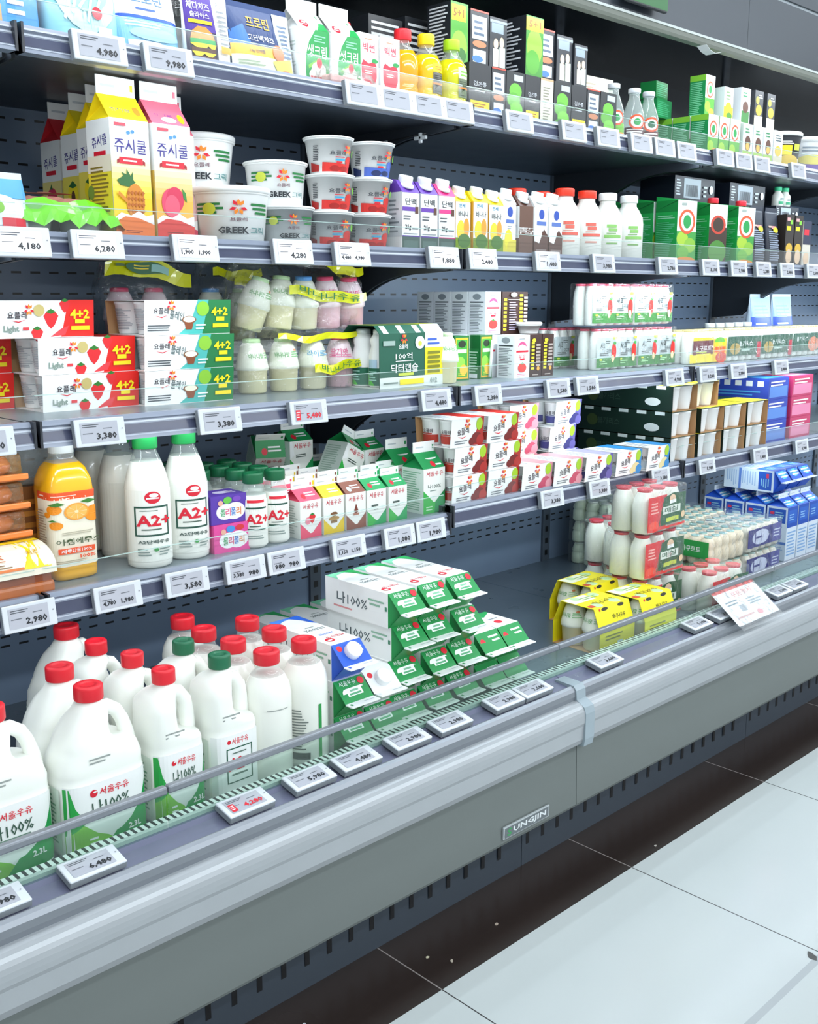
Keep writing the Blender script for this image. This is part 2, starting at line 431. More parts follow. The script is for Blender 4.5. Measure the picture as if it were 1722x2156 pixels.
case.add('lamp_strip', MB().box(0.1, 5.5, 1.517, 1.535, 1.908, 1.922, mat('#f2f7ff', emit=2)))
case.add('canopy_roof', MB().box(X0, X1, 1.515, 2.16, 2.32, 2.34, black).box(X0, X1, 2.15, 2.165, 1.93, 2.34, black))
case.put(0, 0, 0, 'long open grey refrigerated dairy case with four shelf levels and a low glass front')

# shelves: each section of each level lifts off its uprights
rail_b = mat('#8a93a4', 0.22, noise=0.06, nscale=18)
rail_f = mat('#474c63', 0.2, noise=0.10, nscale=30)
def shelf(lv, i, yf, z, rb, label, bracket=True, fence=True):
    """yf: price rail face, z: shelf surface, rb: bottom of the price rail"""
    a, b = XJ[i] + 0.003, XJ[i+1] - 0.003
    k = Kit('shelf', 'shelf')
    s = MB().box(a, b, yf + 0.022, 2.12, z - 0.022, z, slate_d)
    s.art(plane_map((a, yf + 0.022, z), (1,0,0), (0,1,0)), b - a, 2.12 - yf - 0.022, [R(0, 0, 1, 1, mat('#77848a', 0.3, noise=0.06, nscale=12))])
    s.box(a, b, yf + 0.012, yf + 0.024, z - 0.026, z - 0.001, black)
    k.add('shelf_panel', s)
    r = MB().prism([(yf + 0.014, z + 0.004), (yf + 0.002, z + 0.004), (yf - 0.001, z - 0.001), (yf - 0.003, z - 0.004), (yf + 0.0005, z - 0.007), (yf - 0.009, rb + 0.006), (yf - 0.011, rb), (yf + 0.014, rb)], a, b, rail_b)
    for q in (0,):
        U = Vector((0, 0.0095, z - 0.007 - rb - 0.006)).normalized()
        r.art(plane_map((a, yf - 0.009, rb + 0.006), (1,0,0), U), b - a, (z - 0.013 - rb), [R(0.004, 0.14, 0.992, 0.66, rail_f), R(0.0, 0.88, 1.0, 0.12, '#ccd4e0'), R(0.0, 0.0, 1.0, 0.07, '#b4bccb')])
    for e in (a, b - 0.004): r.box(e, e + 0.004, yf - 0.012, yf + 0.016, rb, z + 0.005, '#30343c')
    k.add('price_rail', r)
    if fence:
        f = MB().box(a + 0.004, b - 0.004, yf + 0.010, yf + 0.0125, z + 0.002, z + 0.044, CLEAR())
        f.box(a + 0.004, b - 0.004, yf + 0.0098, yf + 0.0127, z + 0.044, z + 0.0452, mat('#cfe8e2', 0.15, trans=True, alpha=0.35))
        k.add('clear_fence', f)
    if bracket:
        for xx in (a + 0.001, b - 0.007):
            top = z - 0.022
            pts = [(2.12, top), (yf + 0.03, top), (yf + 0.03, top - 0.018)]
            for t in range(9):
                u = t / 8
                pts.append((yf + 0.10 + (2.12 - yf - 0.10) * (u ** 0.9) * 0.72, top - 0.022 - 0.118 * (u ** 2.2)))
            pts.append((2.12, top - 0.15))
            k.add('bracket', MB().prism(pts, xx, xx + 0.006, mat('#23282e', 0.4, noise=0.05)))
    return k.put(0, 0, 0, label, group='shelf sections of the case')
side = ['under the fruit juice bottle at the near end', 'nearest', 'second', 'third', 'fourth', 'fifth']
LV = {'top': ('top shelf', 1.587, 1.615, 1.578), 'upper': ('second shelf from the top', 1.606, 1.322, 1.285), 'middle': ('third shelf from the top', 1.618, 1.026, 0.988)}
WHAT = {
 ('top', 0): 'dark top shelf section at the near end, holding the blue cheese packs',
 ('top', 1): 'dark top shelf section holding cheese packs, cream cartons and juice bottles',
 ('top', 2): 'dark top shelf section holding black bean drink boxes and small glass bottles',
 ('top', 3): 'dark top shelf section holding green striped soy drink cartons and white tubs',
 ('top', 4): 'dark top shelf section at the far end, past the green soy cartons',
 ('upper', 0): 'dark second shelf section at the near end, under the light blue pouch',
 ('upper', 1): 'dark second shelf section holding fruit juice cartons and white yogurt tubs',
 ('upper', 2): 'dark second shelf section holding banana and chocolate drink cartons and yogurt bottles',
 ('upper', 3): 'dark second shelf section holding tall green soy cartons and navy pouches',
 ('upper', 4): 'dark second shelf section at the far end, past the navy pouches',
 ('middle', 0): 'dark third shelf section at the near end, under the red yogurt sleeves',
 ('middle', 1): 'dark third shelf section holding yogurt sleeves and bagged milk bottles',
 ('middle', 2): 'dark third shelf section holding small drink cartons and apple yogurt bottle packs',
 ('middle', 3): 'dark third shelf section holding packs of small green labelled bottles',
 ('middle', 4): 'dark third shelf section at the far end, past the small bottle packs',
}
for lv in ('top', 'upper', 'middle'):
    _, yf, z, rb = LV[lv]
    for i in range(5):
        shelf(lv, i, yf, z, rb, WHAT[lv, i])
shelf('low', 0, 1.633, 0.737, 0.692, 'dark lowest shelf section at the near end, under the amber cheese packs', bracket=False)
shelf('low', 1, 1.633, 0.737, 0.692, 'dark lowest shelf section holding juice, milk bottles and small milk cartons', bracket=False)
shelf('low', 2, 1.633, 0.752, 0.706, 'dark lowest shelf section holding yogurt four-packs', bracket=False)
shelf('low', 3, 1.633, 0.752, 0.706, 'dark lowest shelf section holding dark green and blue yogurt packs', bracket=False)
shelf('low', 4, 1.633, 0.752, 0.706, 'dark lowest shelf section at the far end, past the blue packs', bracket=False)

# ------------------------------------------------------------------ electronic price tags
TAGS = {}
def tag_kit(price, red=False, blank=False):
    k = Kit('price_tag', 'price tag')
    b = MB().box(-0.0445, 0.0445, -0.003, 0.007, -0.022, 0.022, '#868d93').box(-0.045, 0.045, -0.006, -0.002, -0.0225, 0.0225, '#d9dfe5', r=0.0018)
    k.add('tag_body', b)
    s = MB(); mp = plane_map((-0.036, -0.0062, -0.0165), (1,0,0), (0,0,1))
    W, H = 0.067, 0.033
    it = [R(0, 0, 1, 1, mat('#b9bcc6', 0.12, coat=0.5)), L(0.05, 0.74, 0.55, 0.2, 2, '#50545c'), L(0.60, 0.62, 0.33, 0.10, 1, '#6a6e76'), L(0.05, 0.42, 0.36, 0.10, 1, '#6a6e76')]
    pc = 'r' if red else '#23262c'
    if red: it += [R(0.03, 0.08, 0.16, 0.58, 'r'), L(0.05, 0.2, 0.12, 0.4, 3, 'w')]
    if isinstance(price, tuple):
        it += [T(price[0], 0.25, 0.26, 0.30, pc, 0.36), T(price[1], 0.76, 0.26, 0.30, pc, 0.36)]
    elif price: it += [T(price, 0.68, 0.27, 0.40, pc, 0.54)]
    s.art(mp, W, H, it)
    s.art(plane_map((0.036, -0.0062, 0.0), (1,0,0), (0,0,1)), 0.006, 0.006, [E(0.5, 0.5, 0.2, 0.2, '#8b9096')])
    k.add('screen', s)
    return k
def tags(lst, yf, z, tilt, where, first=0):
    for n, (x, price, nxt) in enumerate(lst):
        kk = (price, 'red printed' in nxt)
        if kk not in TAGS: TAGS[kk] = tag_kit(price, red=kk[1])
        TAGS[kk].put(x, yf, z, 'white framed price tag on %s' % nxt, rx=tilt, group='price tags on %s' % where)
tl = -0.16
tags([(0.857, '4,980', 'top rail below the round string cheese bag'), (0.978, '9,980', 'top rail below the white and blue cheese sack'),
 (1.398, None, 'top rail below the nearer green cream carton'), (1.484, None, 'top rail below the red apple drink cartons'), (1.572, None, 'top rail below the red capped juice bottle'), (1.657, None, 'top rail below the yellow capped juice bottle'),
 (1.852, None, 'top rail below the nearest black bean drink boxes'), (2.046, None, 'top rail below the cream faced bean drink box'), (2.18, None, 'top rail below the farther black bean drink boxes'),
 (2.32, None, 'top rail below the green labelled glass bottle'), (2.425, None, 'top rail below the middle small glass bottle'), (2.528, None, 'top rail below the farthest small glass bottle'),
 (2.724, None, 'top rail below the dark green carton backs'), (2.827, None, 'top rail below the white and orange soy carton fronts'), (2.93, None, 'top rail just past the white soy cartons'), (3.156, None, 'top rail below the black and yellow tub')],
 1.568, 1.5985, tl, 'the top shelf rail')
tags([(0.72, '4,180', 'second rail below the light blue pouch'), (0.845, '6,280', 'second rail below the lime film cup tray'), (1.027, ('1,900', '1,900'), 'second rail below the peach juice carton'),
 (1.237, '4,280', 'second rail below the front wide yogurt tub'), (1.382, ('4,480', '4,980'), 'second rail below the strawberry yogurt cups'), (1.638, '1,880', 'second rail below the purple protein cartons'),
 (1.76, '2,480', 'second rail below the yellow banana cartons'), (1.986, '1,480', 'second rail below the chocolate drink cartons'), (2.206, '3,980', 'second rail below the red capped yogurt bottles'), (2.495, '2,780', 'second rail below the nearest green soy carton backs'),
 (2.713, '3,180', 'second rail below the middle green soy carton'), (2.87, '2,980', 'second rail below the farther green soy cartons'), (3.016, '2,280', 'second rail below the farthest green soy carton'), (3.166, '2,480', 'second rail below the nearest navy pouch'), (3.344, '2,680', 'second rail below the farther navy pouches')],
 1.587, 1.3065, tl, 'the second shelf rail')
tags([(0.646, '3,380', 'third rail cut off by the photo edge'), (0.836, '3,380', 'third rail below the bottom red strawberry sleeve'), (1.072, '3,380', 'third rail below the bottom green sleeve'), (1.276, '5,480', 'third rail below the bagged milk bottles, red printed'),
 (1.629, '4,480', 'third rail below the green capsule carrier'), (1.798, '2,380', 'third rail below the lone banana milk bottle'), (2.055, '1,580', 'third rail below the lone small white peach carton'), (2.173, '1,580', 'third rail below the small brown cartons'),
 (2.575, '4,980', 'third rail below the apple yogurt bottle packs'), (2.752, '3,280', 'third rail just past the apple yogurt packs'), (2.928, '2,980', 'third rail below the yellow and maroon pack'), (3.197, '3,480', 'third rail below the green small bottle packs')],
 1.599, 1.0065, tl, 'the third shelf rail')
tags([(0.70, '2,980', 'lowest rail below the amber cheese packs'), (0.859, ('4,780', '1,980'), 'lowest rail below the orange juice bottle'), (0.998, '3,580', 'lowest rail below the front tall milk bottle'), (1.127, ('3,380', '980'), 'lowest rail below the purple and pink boxes'),
 (1.224, ('980', '980'), 'lowest rail below the small milk bottles'), (1.387, ('1,150', '1,150'), 'lowest rail below the yellow banana milk carton'), (1.532, '1,080', 'lowest rail below the two small green cartons'), (1.628, '1,980', 'lowest rail below the big green milk carton')],
 1.613, 0.7165, tl, 'the lowest shelf rail')
tags([(2.06, '3,380', 'lowest rail below the pink yogurt four-packs'), (2.26, '3,380', 'lowest rail below the blueberry yogurt four-packs'), (2.55, '3,580', 'lowest rail below the white and blue yogurt packs'), (2.80, '5,980', 'lowest rail below the nearer dark green yogurt stack'), (3.124, '5,480', 'lowest rail below the farther dark green yogurt stack'), (3.41, '4,980', 'lowest rail below the blue yogurt boxes')],
 1.613, 0.7305, tl, 'the lowest shelf rail')
FT = [(0.50, '6,980', 'the tag channel cut off by the photo edge'), (0.646, '6,480', 'the tag channel before the largest milk jug'), (0.92, '4,280', 'the tag channel before the small red capped jug, red printed'), (1.054, '5,980', 'the tag channel before the front green capped jug'), (1.162, '4,480', 'the tag channel before the front round milk bottle'),
 (1.290, '2,980', 'the tag channel before the blue faced carton'), (1.406, '2,980', 'the tag channel before the nearest stacked cartons'), (1.566, '2,980', 'the tag channel just before the double tag'), (1.660, '2,680', 'the tag channel next to the joint cover'),
 (1.92, '3,680', 'the tag channel just past the joint cover'), (2.318, '5,980', 'the tag channel before the yellow banana milk packs'), (2.44, '3,480', 'the tag channel half under the slanted paper card'), (2.752, '3,280', 'the tag channel just past the slanted paper card'), (2.850, '3,480', 'the tag channel farthest along the front')]
tags(FT, 1.336, 0.4065, -1.36, 'the front tag channel')
# ------------------------------------------------------------------ package builders
MILK = mat('#f3f4ec', 0.22, coat=0.3)
HDPE = mat('#f2f5ee', 0.34, sss=0.12)
WHITE = ink('w')
FOIL = mat('#dfe6e6', 0.25, 0.3)
CARD = mat('#b98f63', 0.7, noise=0.08)

def interp(prof):
    def f(z):
        for (r0, z0), (r1, z1) in zip(prof, prof[1:]):
            if z0 <= z <= z1 and z1 > z0: return r0 + (r1-r0)*(z-z0)/(z1-z0)
        return prof[-1][0] if z > prof[-1][1] else prof[0][0]
    return f

def cap_mb(r, z, h, m, n=24, ridges=True):
    mb = MB()
    rings = []
    for rr, zz in ((r*0.97, z), (r, z+h*0.06), (r, z+h*0.8), (r*0.985, z+h*0.93), (r*0.9, z+h), (r*0.5, z+h), (r*0.45, z+h*0.93)):
        rings.append([(x*(1+(0.012 if ridges and i % 2 else 0)), y*(1+(0.012 if ridges and i % 2 else 0)), q) for i, (x, y, q) in enumerate(sring(rr, rr, zz, n*2))])
    mb.loft(rings, m)
    return mb

def bottle(name, cat, prof, fill, liquid, cap, art=None, p=2.0, sx=1.0, sy=1.0, a0=-PI/2, girth=0.1, artz=None, shell=None, n=28, capn='cap', extra=None, layers=None):
    """prof: outer (radius, z); below z=fill the wall shows the liquid, above it clear plastic"""
    k = Kit(name, cat)
    b = MB(); f = interp(prof)
    lo = [q for q in prof if q[1] <= fill]
    if lo[-1][1] < fill: lo.append((f(fill), fill))
    b.lathe(lo, liquid, n=n, p=p, sx=sx, sy=sy)
    hi = [(f(fill), fill)] + [q for q in prof if q[1] > fill]
    if len(hi) > 1: b.lathe(hi, shell or mat('#eef6f5', 0.05, trans=True, alpha=0.84, tint='#f8fcfb'), n=n, p=p, sx=sx, sy=sy, cap0=False, cap1=False)
    if art:
        z0, z1 = artz
        g = lambda v: f(v + z0)
        mp0 = wrap_map(lambda v: f(v), a0, p, sx, sy, girth)
        b.art(lambda u, v, e: mp0(u, v + z0, e), girth, z1 - z0, art, curved=True, e0=0.0006)
    k.add('bottle_body', b)
    if cap:
        r, h, m = cap
        k.add(capn, cap_mb(r, prof[-1][1] - h*0.15, h, C(m)))
    if extra: extra(k)
    return k

def gable(name, w, d, hb, hr, hf, body='w', roof='g', front=(), sides=(), roofart=(), cap=None, fin='w', back=None):
    k = Kit(name, 'carton')
    b = MB().box(-w/2, w/2, -d/2, d/2, 0, hb, body)
    b.art(front_map(w, d), w, hb, list(front))
    b.art(side_map(w, d), d, hb, list(sides))
    b.art(plane_map((w/2, -d/2, 0), (0,1,0), (0,0,1)), d, hb, list(sides))
    k.add('carton_body', b)
    t = MB(); zt = hb + hr; x = w/2; y = d/2
    t.add([(-x,-y,hb),(x,-y,hb),(x,-0.0012,zt),(-x,-0.0012,zt)], [(0,1,2,3)], roof)
    t.add([(-x,y,hb),(x,y,hb),(x,0.0012,zt),(-x,0.0012,zt)], [(3,2,1,0)], roof)
    for sg in (-1, 1):
        ins = (sg*(x - w*0.36), 0, zt - hr*0.05)
        A, B, Rr = (sg*x, -y, hb), (sg*x, y, hb), (sg*x, 0, zt)
        t.add([A, B, ins], [(0, 1, 2)], roof); t.add([A, ins, Rr], [(0, 1, 2)], roof); t.add([B, ins, Rr], [(0, 1, 2)], roof)
    U = Vector((0, y, hr)); Lr = U.length
    if roofart: t.art(plane_map((-x, -y, hb), (1,0,0), U), w, Lr, list(roofart))
    k.add('gable_top', t)
    f = MB().box(-x*0.985, x*0.985, -0.0014, 0.0014, zt - 0.001, zt + hf, fin, r=0.0006)
    f.art(plane_map((-x, -0.0014, zt), (1,0,0), (0,0,1)), w, hf, [L(0.1, 0.35, 0.45, 0.3, 1, 'lgy'), R(0.86, 0.3, 0.07, 0.35, roof if isinstance(roof, str) else 'g')])
    k.add('sealed_fin', f)
    if cap:
        n = U.cross(Vector((1, 0, 0))).normalized() * -1
        if n.y > 0: n = -n
        c = cap_mb(cap[0], 0, cap[1], C(cap[2]))
        M = Matrix.Translation(Vector((0, -y*0.52, hb + hr*0.48))) @ Vector((0, 0, 1)).rotation_difference(Vector((0, -hr, y)).normalized()).to_matrix().to_4x4()
        c.xf(M); k.add('cap', c)
    return k

def boxpack(name, cat, w, d, h, body, front=(), sides=(), top=(), r=0.0, part='carton_body', cap=None, slope=0.0):
    """flat printed carton; slope tips the top edge down to the left"""
    k = Kit(name, cat)
    b = MB().box(-w/2, w/2, -d/2, d/2, 0, h, body, r=r)
    b.art(front_map(w, d), w, h, list(front)); b.art(side_map(w, d), d, h, list(sides)); b.art(top_map(w, d, h), w, d, list(top))
    k.add(part, b)
    if cap: k.add('cap', cap_mb(cap[0], h, cap[1], C(cap[2])))
    return k

def logo(cx, cy, r, W, H, c='r'):
    return [E(cx, cy, r, r*W/H, c), E(cx+r*0.1, cy+r*0.28*W/H, r*0.45, r*0.22*W/H, 'w'), R(cx-r*0.7, cy-r*0.22*W/H, r*1.4, r*0.22*W/H, 'w')]

def seoul(W, H, y, c='r', x=0.5, w=0.6):
    return [T('서울우유', x, y, w*W/H*0.27, c, w)]

# --- milk jugs with a side handle
def jug(name, hx, hy, h, capc, kind):
    """one handle on the right, hole between handle and body; kind 'dome' or 'square'"""
    k = Kit(name, 'milk jug'); b = MB()
    zs = h - 0.028
    if kind == 'dome':
        rows = [(-hx, hx, 0.0, .90), (-hx, hx, 0.006, .97), (-hx, hx, 0.012, 1), (-hx, hx, 0.108, 1), (-hx*1.0, hx*1.0, 0.120, 1), (-hx*0.985, hx*0.985, 0.122, .97), (-hx*0.98, hx*0.98, 0.132, .96), (-hx*0.96, hx*0.985, 0.143, .96), (-hx*0.92, hx*0.97, 0.154, .94), (-hx*0.88, hx*0.93, 0.162, .92), (-hx*0.83, hx*0.80, 0.168, .89), (-hx*0.80, hx*0.42, 0.173, .86),
                (-hx*0.74, hx*0.31, 0.182, .82), (-hx*0.65, hx*0.28, 0.194, .76), (-hx*0.52, hx*0.31, 0.208, .68), (-hx*0.38, hx*0.38, zs - 0.012, .58), (-hx*0.28, hx*0.30, zs - 0.002, .5), (-hx*0.26, hx*0.28, zs, .5), (-hx*0.26, hx*0.28, zs + 0.012, .5)]
        hp = [(hx*0.16, 0, zs - 0.020), (hx*0.42, 0, zs - 0.016), (hx*0.62, 0, zs - 0.026), (hx*0.76, 0, zs - 0.044), (hx*0.85, 0, zs - 0.066), (hx*0.87, 0, 0.150), (hx*0.85, 0, 0.138)]
        rad = [0.013, 0.012, 0.0112, 0.0112, 0.0122, 0.0145, 0.016]
    else:
        rows = [(-hx, hx, 0.0, .93), (-hx, hx, 0.006, .98), (-hx, hx, 0.012, 1), (-hx, hx, 0.123, 1), (-hx*0.985, hx*0.985, 0.1245, .98), (-hx*0.98, hx*0.98, 0.136, .98), (-hx*0.98, hx*0.90, 0.144, .98), (-hx*0.975, hx*0.22, 0.150, .97),
                (-hx*0.96, hx*0.06, 0.165, .95), (-hx*0.95, hx*0.02, 0.19, .93), (-hx*0.90, hx*0.04, 0.205, .9), (-hx*0.72, hx*0.20, 0.216, .78), (-hx*0.46, hx*0.36, zs - 0.006, .6), (-hx*0.38, hx*0.30, zs, .45), (-hx*0.37, hx*0.29, zs + 0.012, .45)]
        hp = [(hx*0.12, 0, zs - 0.014), (hx*0.50, 0, zs - 0.020), (hx*0.72, 0, zs - 0.036), (hx*0.79, 0, zs - 0.06), (hx*0.80, 0, 0.15), (hx*0.80, 0, 0.125)]
        rad = [0.012, 0.012, 0.0125, 0.013, 0.0135, 0.015]
    rings = []
    for a, c, z, dy in rows:
        pp = 4.5 if z < 0.15 else (3.4 if z < zs - 0.02 else 2.2)
        if z >= zs - 0.001: r_ = (c - a)/2; rings.append(sring(r_, r_, z, 32, 2.0, (a+c)/2, 0))
        else: rings.append(sring((c-a)/2, hy*dy, z, 32, pp, (a+c)/2, 0))
    b.loft(rings, HDPE)
    W = hx*1.94; H = 0.115 if kind == 'dome' else 0.118
    mp = plane_map((-hx*0.97, -hy - 0.0002, 0.006), (1,0,0), (0,0,1))
    wm_ = wrap_map(lambda v: 1.0)
    def face(u, v, e):
        # follow the rounded-square front wall
        xx = u - hx*0.97
        t = min(abs(xx)/hx, 0.97)
        return (xx, -hy*(1 - t**4.5)**(1/4.5) - e*1.6, v + 0.006)
    if kind == 'dome' or capc == 'r':
        it = [P([(0.0, 1), (0.0, 0.0), (1, 0.0), (1, 1)], 'w'), P([(0.0, 0.98), (0.05, 0.7), (0.16, 0.45), (0.32, 0.28), (0.45, 0.20), (0.62, 0.02), (0.0, 0.02)], 'lg'), P([(0.40, 0.02), (0.55, 0.22), (0.62, 0.24), (0.74, 0.34), (0.88, 0.55), (0.96, 0.8), (1.0, 1.0), (1.0, 0.02)], 'g'), P([(0.0, 0.98), (0.04, 0.98), (0.09, 0.7), (0.20, 0.47), (0.0, 0.3)], '#2aa84a'),
              E(0.30, 0.86, 0.045, 0.045*W/H, 'r'), E(0.315, 0.88, 0.022, 0.012*W/H, 'w'), T('서울우유', 0.55, 0.86, 0.11, 'r', 0.36), T('나100%', 0.50, 0.66, 0.20, '#3a5a4a', 0.46, rot=0.05), L(0.34, 0.50, 0.40, 0.07, 1, '#6a8a7a'), T('2.3L', 0.78, 0.22, 0.09, 'w'), L(0.22, 0.12, 0.12, 0.14, 2, 'w')]
    else:
        it = [R(0, 0, 1, 1, 'w'), E(0.28, 0.90, 0.04, 0.04*W/H, 'r'), T('서울우유', 0.52, 0.90, 0.10, 'r', 0.36), FR(0.22, 0.26, 0.56, 0.54, 0.022, '#1d5a45'), T('A2+', 0.50, 0.55, 0.20, 'r', 0.5), L(0.32, 0.36, 0.4, 0.06, 1, '#5d7468'), L(0.18, 0.08, 0.62, 0.08, 1, '#6d7f76'), L(0.34, 0.70, 0.3, 0.04, 1, '#5d7468')]
    bb = b
    sub = [q for q in it]
    bb.art(face, W, H, sub, curved=True, e0=0.0005)
    for sg in (-1,):
        bb.art(plane_map((-hx - 0.0006, hy*0.55, 0.012), (0,-1,0), (0,0,1)), hy*1.1, H*0.9, [R(0, 0, 1, 1, '#e3efe4'), R(0, 0, 0.16, 0.75, 'g'), L(0.22, 0.1, 0.6, 0.8, 12, '#7fae93')])
    bb.art(lambda u, v, e: (u - 0.03, -hy*(.93) - 0.0012 - e, v + 0.150) , 0.05, 0.012, [L(0, 0, 0.8, 1, 2, '#9aa09c')])
    k.add('jug_body', b)
    k.add('handle', MB().tube(hp, rad, HDPE, n=14, flat=0.95))
    cc = MB(); cx = rows[-1]; cxx = (cx[0]+cx[1])/2; rr = (cx[1]-cx[0])/2 + 0.0035
    q = cap_mb(rr, h - 0.024, 0.024, ink('#e01e2e' if capc == 'r' else '#1c6a48'))
    q.xf(Matrix.Translation((cxx, 0, 0)))
    k.add('cap', q)
    return k

def yocup(name, r0, r1, h, art, body='w', lid='w', girth=0.11, lidh=0.004, rim=0.003, artz=None, tint=None):
    k = Kit(name, 'yogurt cup'); b = MB()
    prof = [(r0*0.93, 0), (r0, 0.003), (r0 + (r1-r0)*0.96, h*0.95), (r1, h - 0.004), (r1 + rim, h - 0.003), (r1 + rim, h)]
    b.lathe(prof, body, n=28); f = interp(prof); z0, z1 = artz or (0.004, h - 0.006)
    mp = wrap_map(f, -PI/2 - 0.52, W=girth)
    b.art(lambda u, v, e: mp(u, v + z0, e), girth, z1 - z0, art, curved=True, e0=0.0006)
    k.add('cup', b)
    l_ = MB().lathe([(r1 + rim + 0.0012, h - 0.0005), (r1 + rim + 0.0015, h + lidh*0.7), (r1 + rim - 0.001, h + lidh), (r1*0.9, h + lidh), (r1*0.88, h + lidh*0.6)], lid, n=28)
    k.add('foil_lid' if lidh < 0.005 else 'lid', l_)
    return k

# --- small cups held in a printed card sleeve
def small_cup_mesh(r, h, art=()):
    b = MB(); prof = [(r*0.74, 0), (r*0.78, 0.003), (r*0.95, h - 0.006), (r, h - 0.005), (r, h)]
    b.lathe(prof, 'w', n=18)
    if art:
        f = interp(prof); mp = wrap_map(f, PI + 0.2, W=0.05)
        b.art(lambda u, v, e: mp(u, v + 0.006, e), 0.05, h - 0.016, list(art), curved=True, e0=0.0006)
    return b.mesh('cup')

def sleeve(name, nx, ny, pitch, h, front, top, body='w', cupart=(), inside=None, label=None, taper=0.10):
    k = Kit(name, 'yogurt pack'); W = nx*pitch + 0.004; D = ny*pitch + 0.004
    s = MB(); t = 0.0012; c = taper*pitch
    s.prism([(-D/2, h - t), (D/2, h - t), (D/2, h), (-D/2, h)], -W/2, W/2, body)
    s.prism([(-D/2, h), (-D/2 + t, h), (-D/2 + c + t, 0.001), (-D/2 + c, 0.001)], -W/2, W/2, body)
    s.prism([(D/2, h), (D/2 - t, h), (D/2 - c - t, 0.001), (D/2 - c, 0.001)], -W/2, W/2, inside or CARD)
    s.box(-W/2, W/2, -D/2 + c, D/2 - c, 0, t, body)
    U = Vector((0, -c, h))
    s.art(plane_map((-W/2, -D/2 + c, 0.001), (1,0,0), U), W, U.length, list(front))
    s.art(top_map(W, D, h), W, D, list(top))
    k.add('card_sleeve', s)
    me = small_cup_mesh(pitch*0.485, h - 0.004, cupart)
    for i in range(nx):
        for j in range(ny):
            k.add('cup', me, loc=(-nx*pitch/2 + (i+0.5)*pitch, -ny*pitch/2 + (j+0.5)*pitch, 0.0016))
    return k

# --- shrink-wrapped packs of small bottles
def bpack(name, nx, ny, pitch, h, bm, capm, band=(), bandz=(0.0, 0.7), endband=(), cat='drink pack', bandcol=None, prof=None, layers=1, filmed=True, capr=0.42, caph=0.006):
    k = Kit(name, cat); W = nx*pitch; D = ny*pitch; r = pitch*0.485
    b = MB()
    pr = prof or [(0.86, 0), (1.0, 0.04), (1.0, 0.60), (0.93, 0.66), (0.98, 0.72), (0.70, 0.90), (0.62, 0.94)]
    hh = h / layers
    pr = [(r*a, hh*z) for a, z in pr]
    b.lathe(pr, bm, n=16); me = b.mesh('bottle')
    cm = MB().lathe([(r*capr*2*0.8, pr[-1][1]), (r*capr*2*0.8, pr[-1][1] + caph*0.4), (r*capr*2*0.86, pr[-1][1] + caph)], capm, n=14).mesh('lid')
    for q in range(layers):
        for i in range(nx):
            for j in range(ny):
                if 0 < i < nx-1 and 0 < j < ny-1 and q < layers-1: continue
                o = k.add('bottle', me, loc=(-W/2 + (i+0.5)*pitch, -D/2 + (j+0.5)*pitch, q*hh))
                k.add('lid', cm, parent=o)
    H = h
    if band:
        s = MB(); z0, z1 = bandz[0]*H, bandz[1]*H
        def wav(u, v, e):
            x = -W/2 + u
            a = abs(((x + W/2)/pitch) % 1.0 - 0.5)
            return (x, -D/2 - 0.0006 - e - 0.0012 + 0.0024*(a*2)**2, z0 + v)
        s.art(wav, W, z1 - z0, list(band), curved=True)
        # the band goes round the end facing the near side
        if endband: s.art(plane_map((-W/2 - 0.0012, D/2, z0), (0,-1,0), (0,0,1)), D, z1 - z0, list(endband))
        k.add('printed_band', s)
    if filmed:
        k.add('film', MB().box(-W/2 - 0.002, W/2 + 0.002, -D/2 - 0.003, D/2 + 0.002, 0.001, h + 0.003, FILM(), r=0.006))
    return k

def pillow(name, cat, w, h, d, body, art=(), seal=True, part='pouch', bodym=None, squash=0.22, sealc=None, lean=0.0, n=20):
    """stand-up pouch: oval base, flat sealed top"""
    k = Kit(name, cat); b = MB(); rings = []
    for t in (0, 0.02, 0.08, 0.25, 0.5, 0.72, 0.87, 0.95):
        th = d/2*(1 - 0.92*max(0, (t - 0.25)/0.70)**1.3) * (0.8 if t == 0 else 1)
        ww = w/2*(0.94 + 0.06*min(1, t*3)) * (1 - 0.03*math.sin(PI*t))
        rings.append(sring(ww, th, h*t, n, 3.2))
    rings.append(sring(w/2*0.97, 0.0015, h, n, 4))
    b.loft(rings, bodym or C(body))
    def face(u, v, e):
        t = v/h; th = d/2*(1 - 0.92*max(0, (t - 0.25)/0.70)**1.3); x = u - w/2
        q = min(0.98, abs(x)/(w/2*0.985)); return (x*0.97, -th*(1 - q**3.2)**(1/3.2) - e*2.4 - 0.0009, v)
    b.art(face, w, h, list(art), curved=True)
    k.add(part, b)
    if seal:
        k.add('top_seal', MB().box(-w/2*0.965, w/2*0.965, -0.0012, 0.0012, h - 0.002, h + 0.010, sealc or body))
    return k

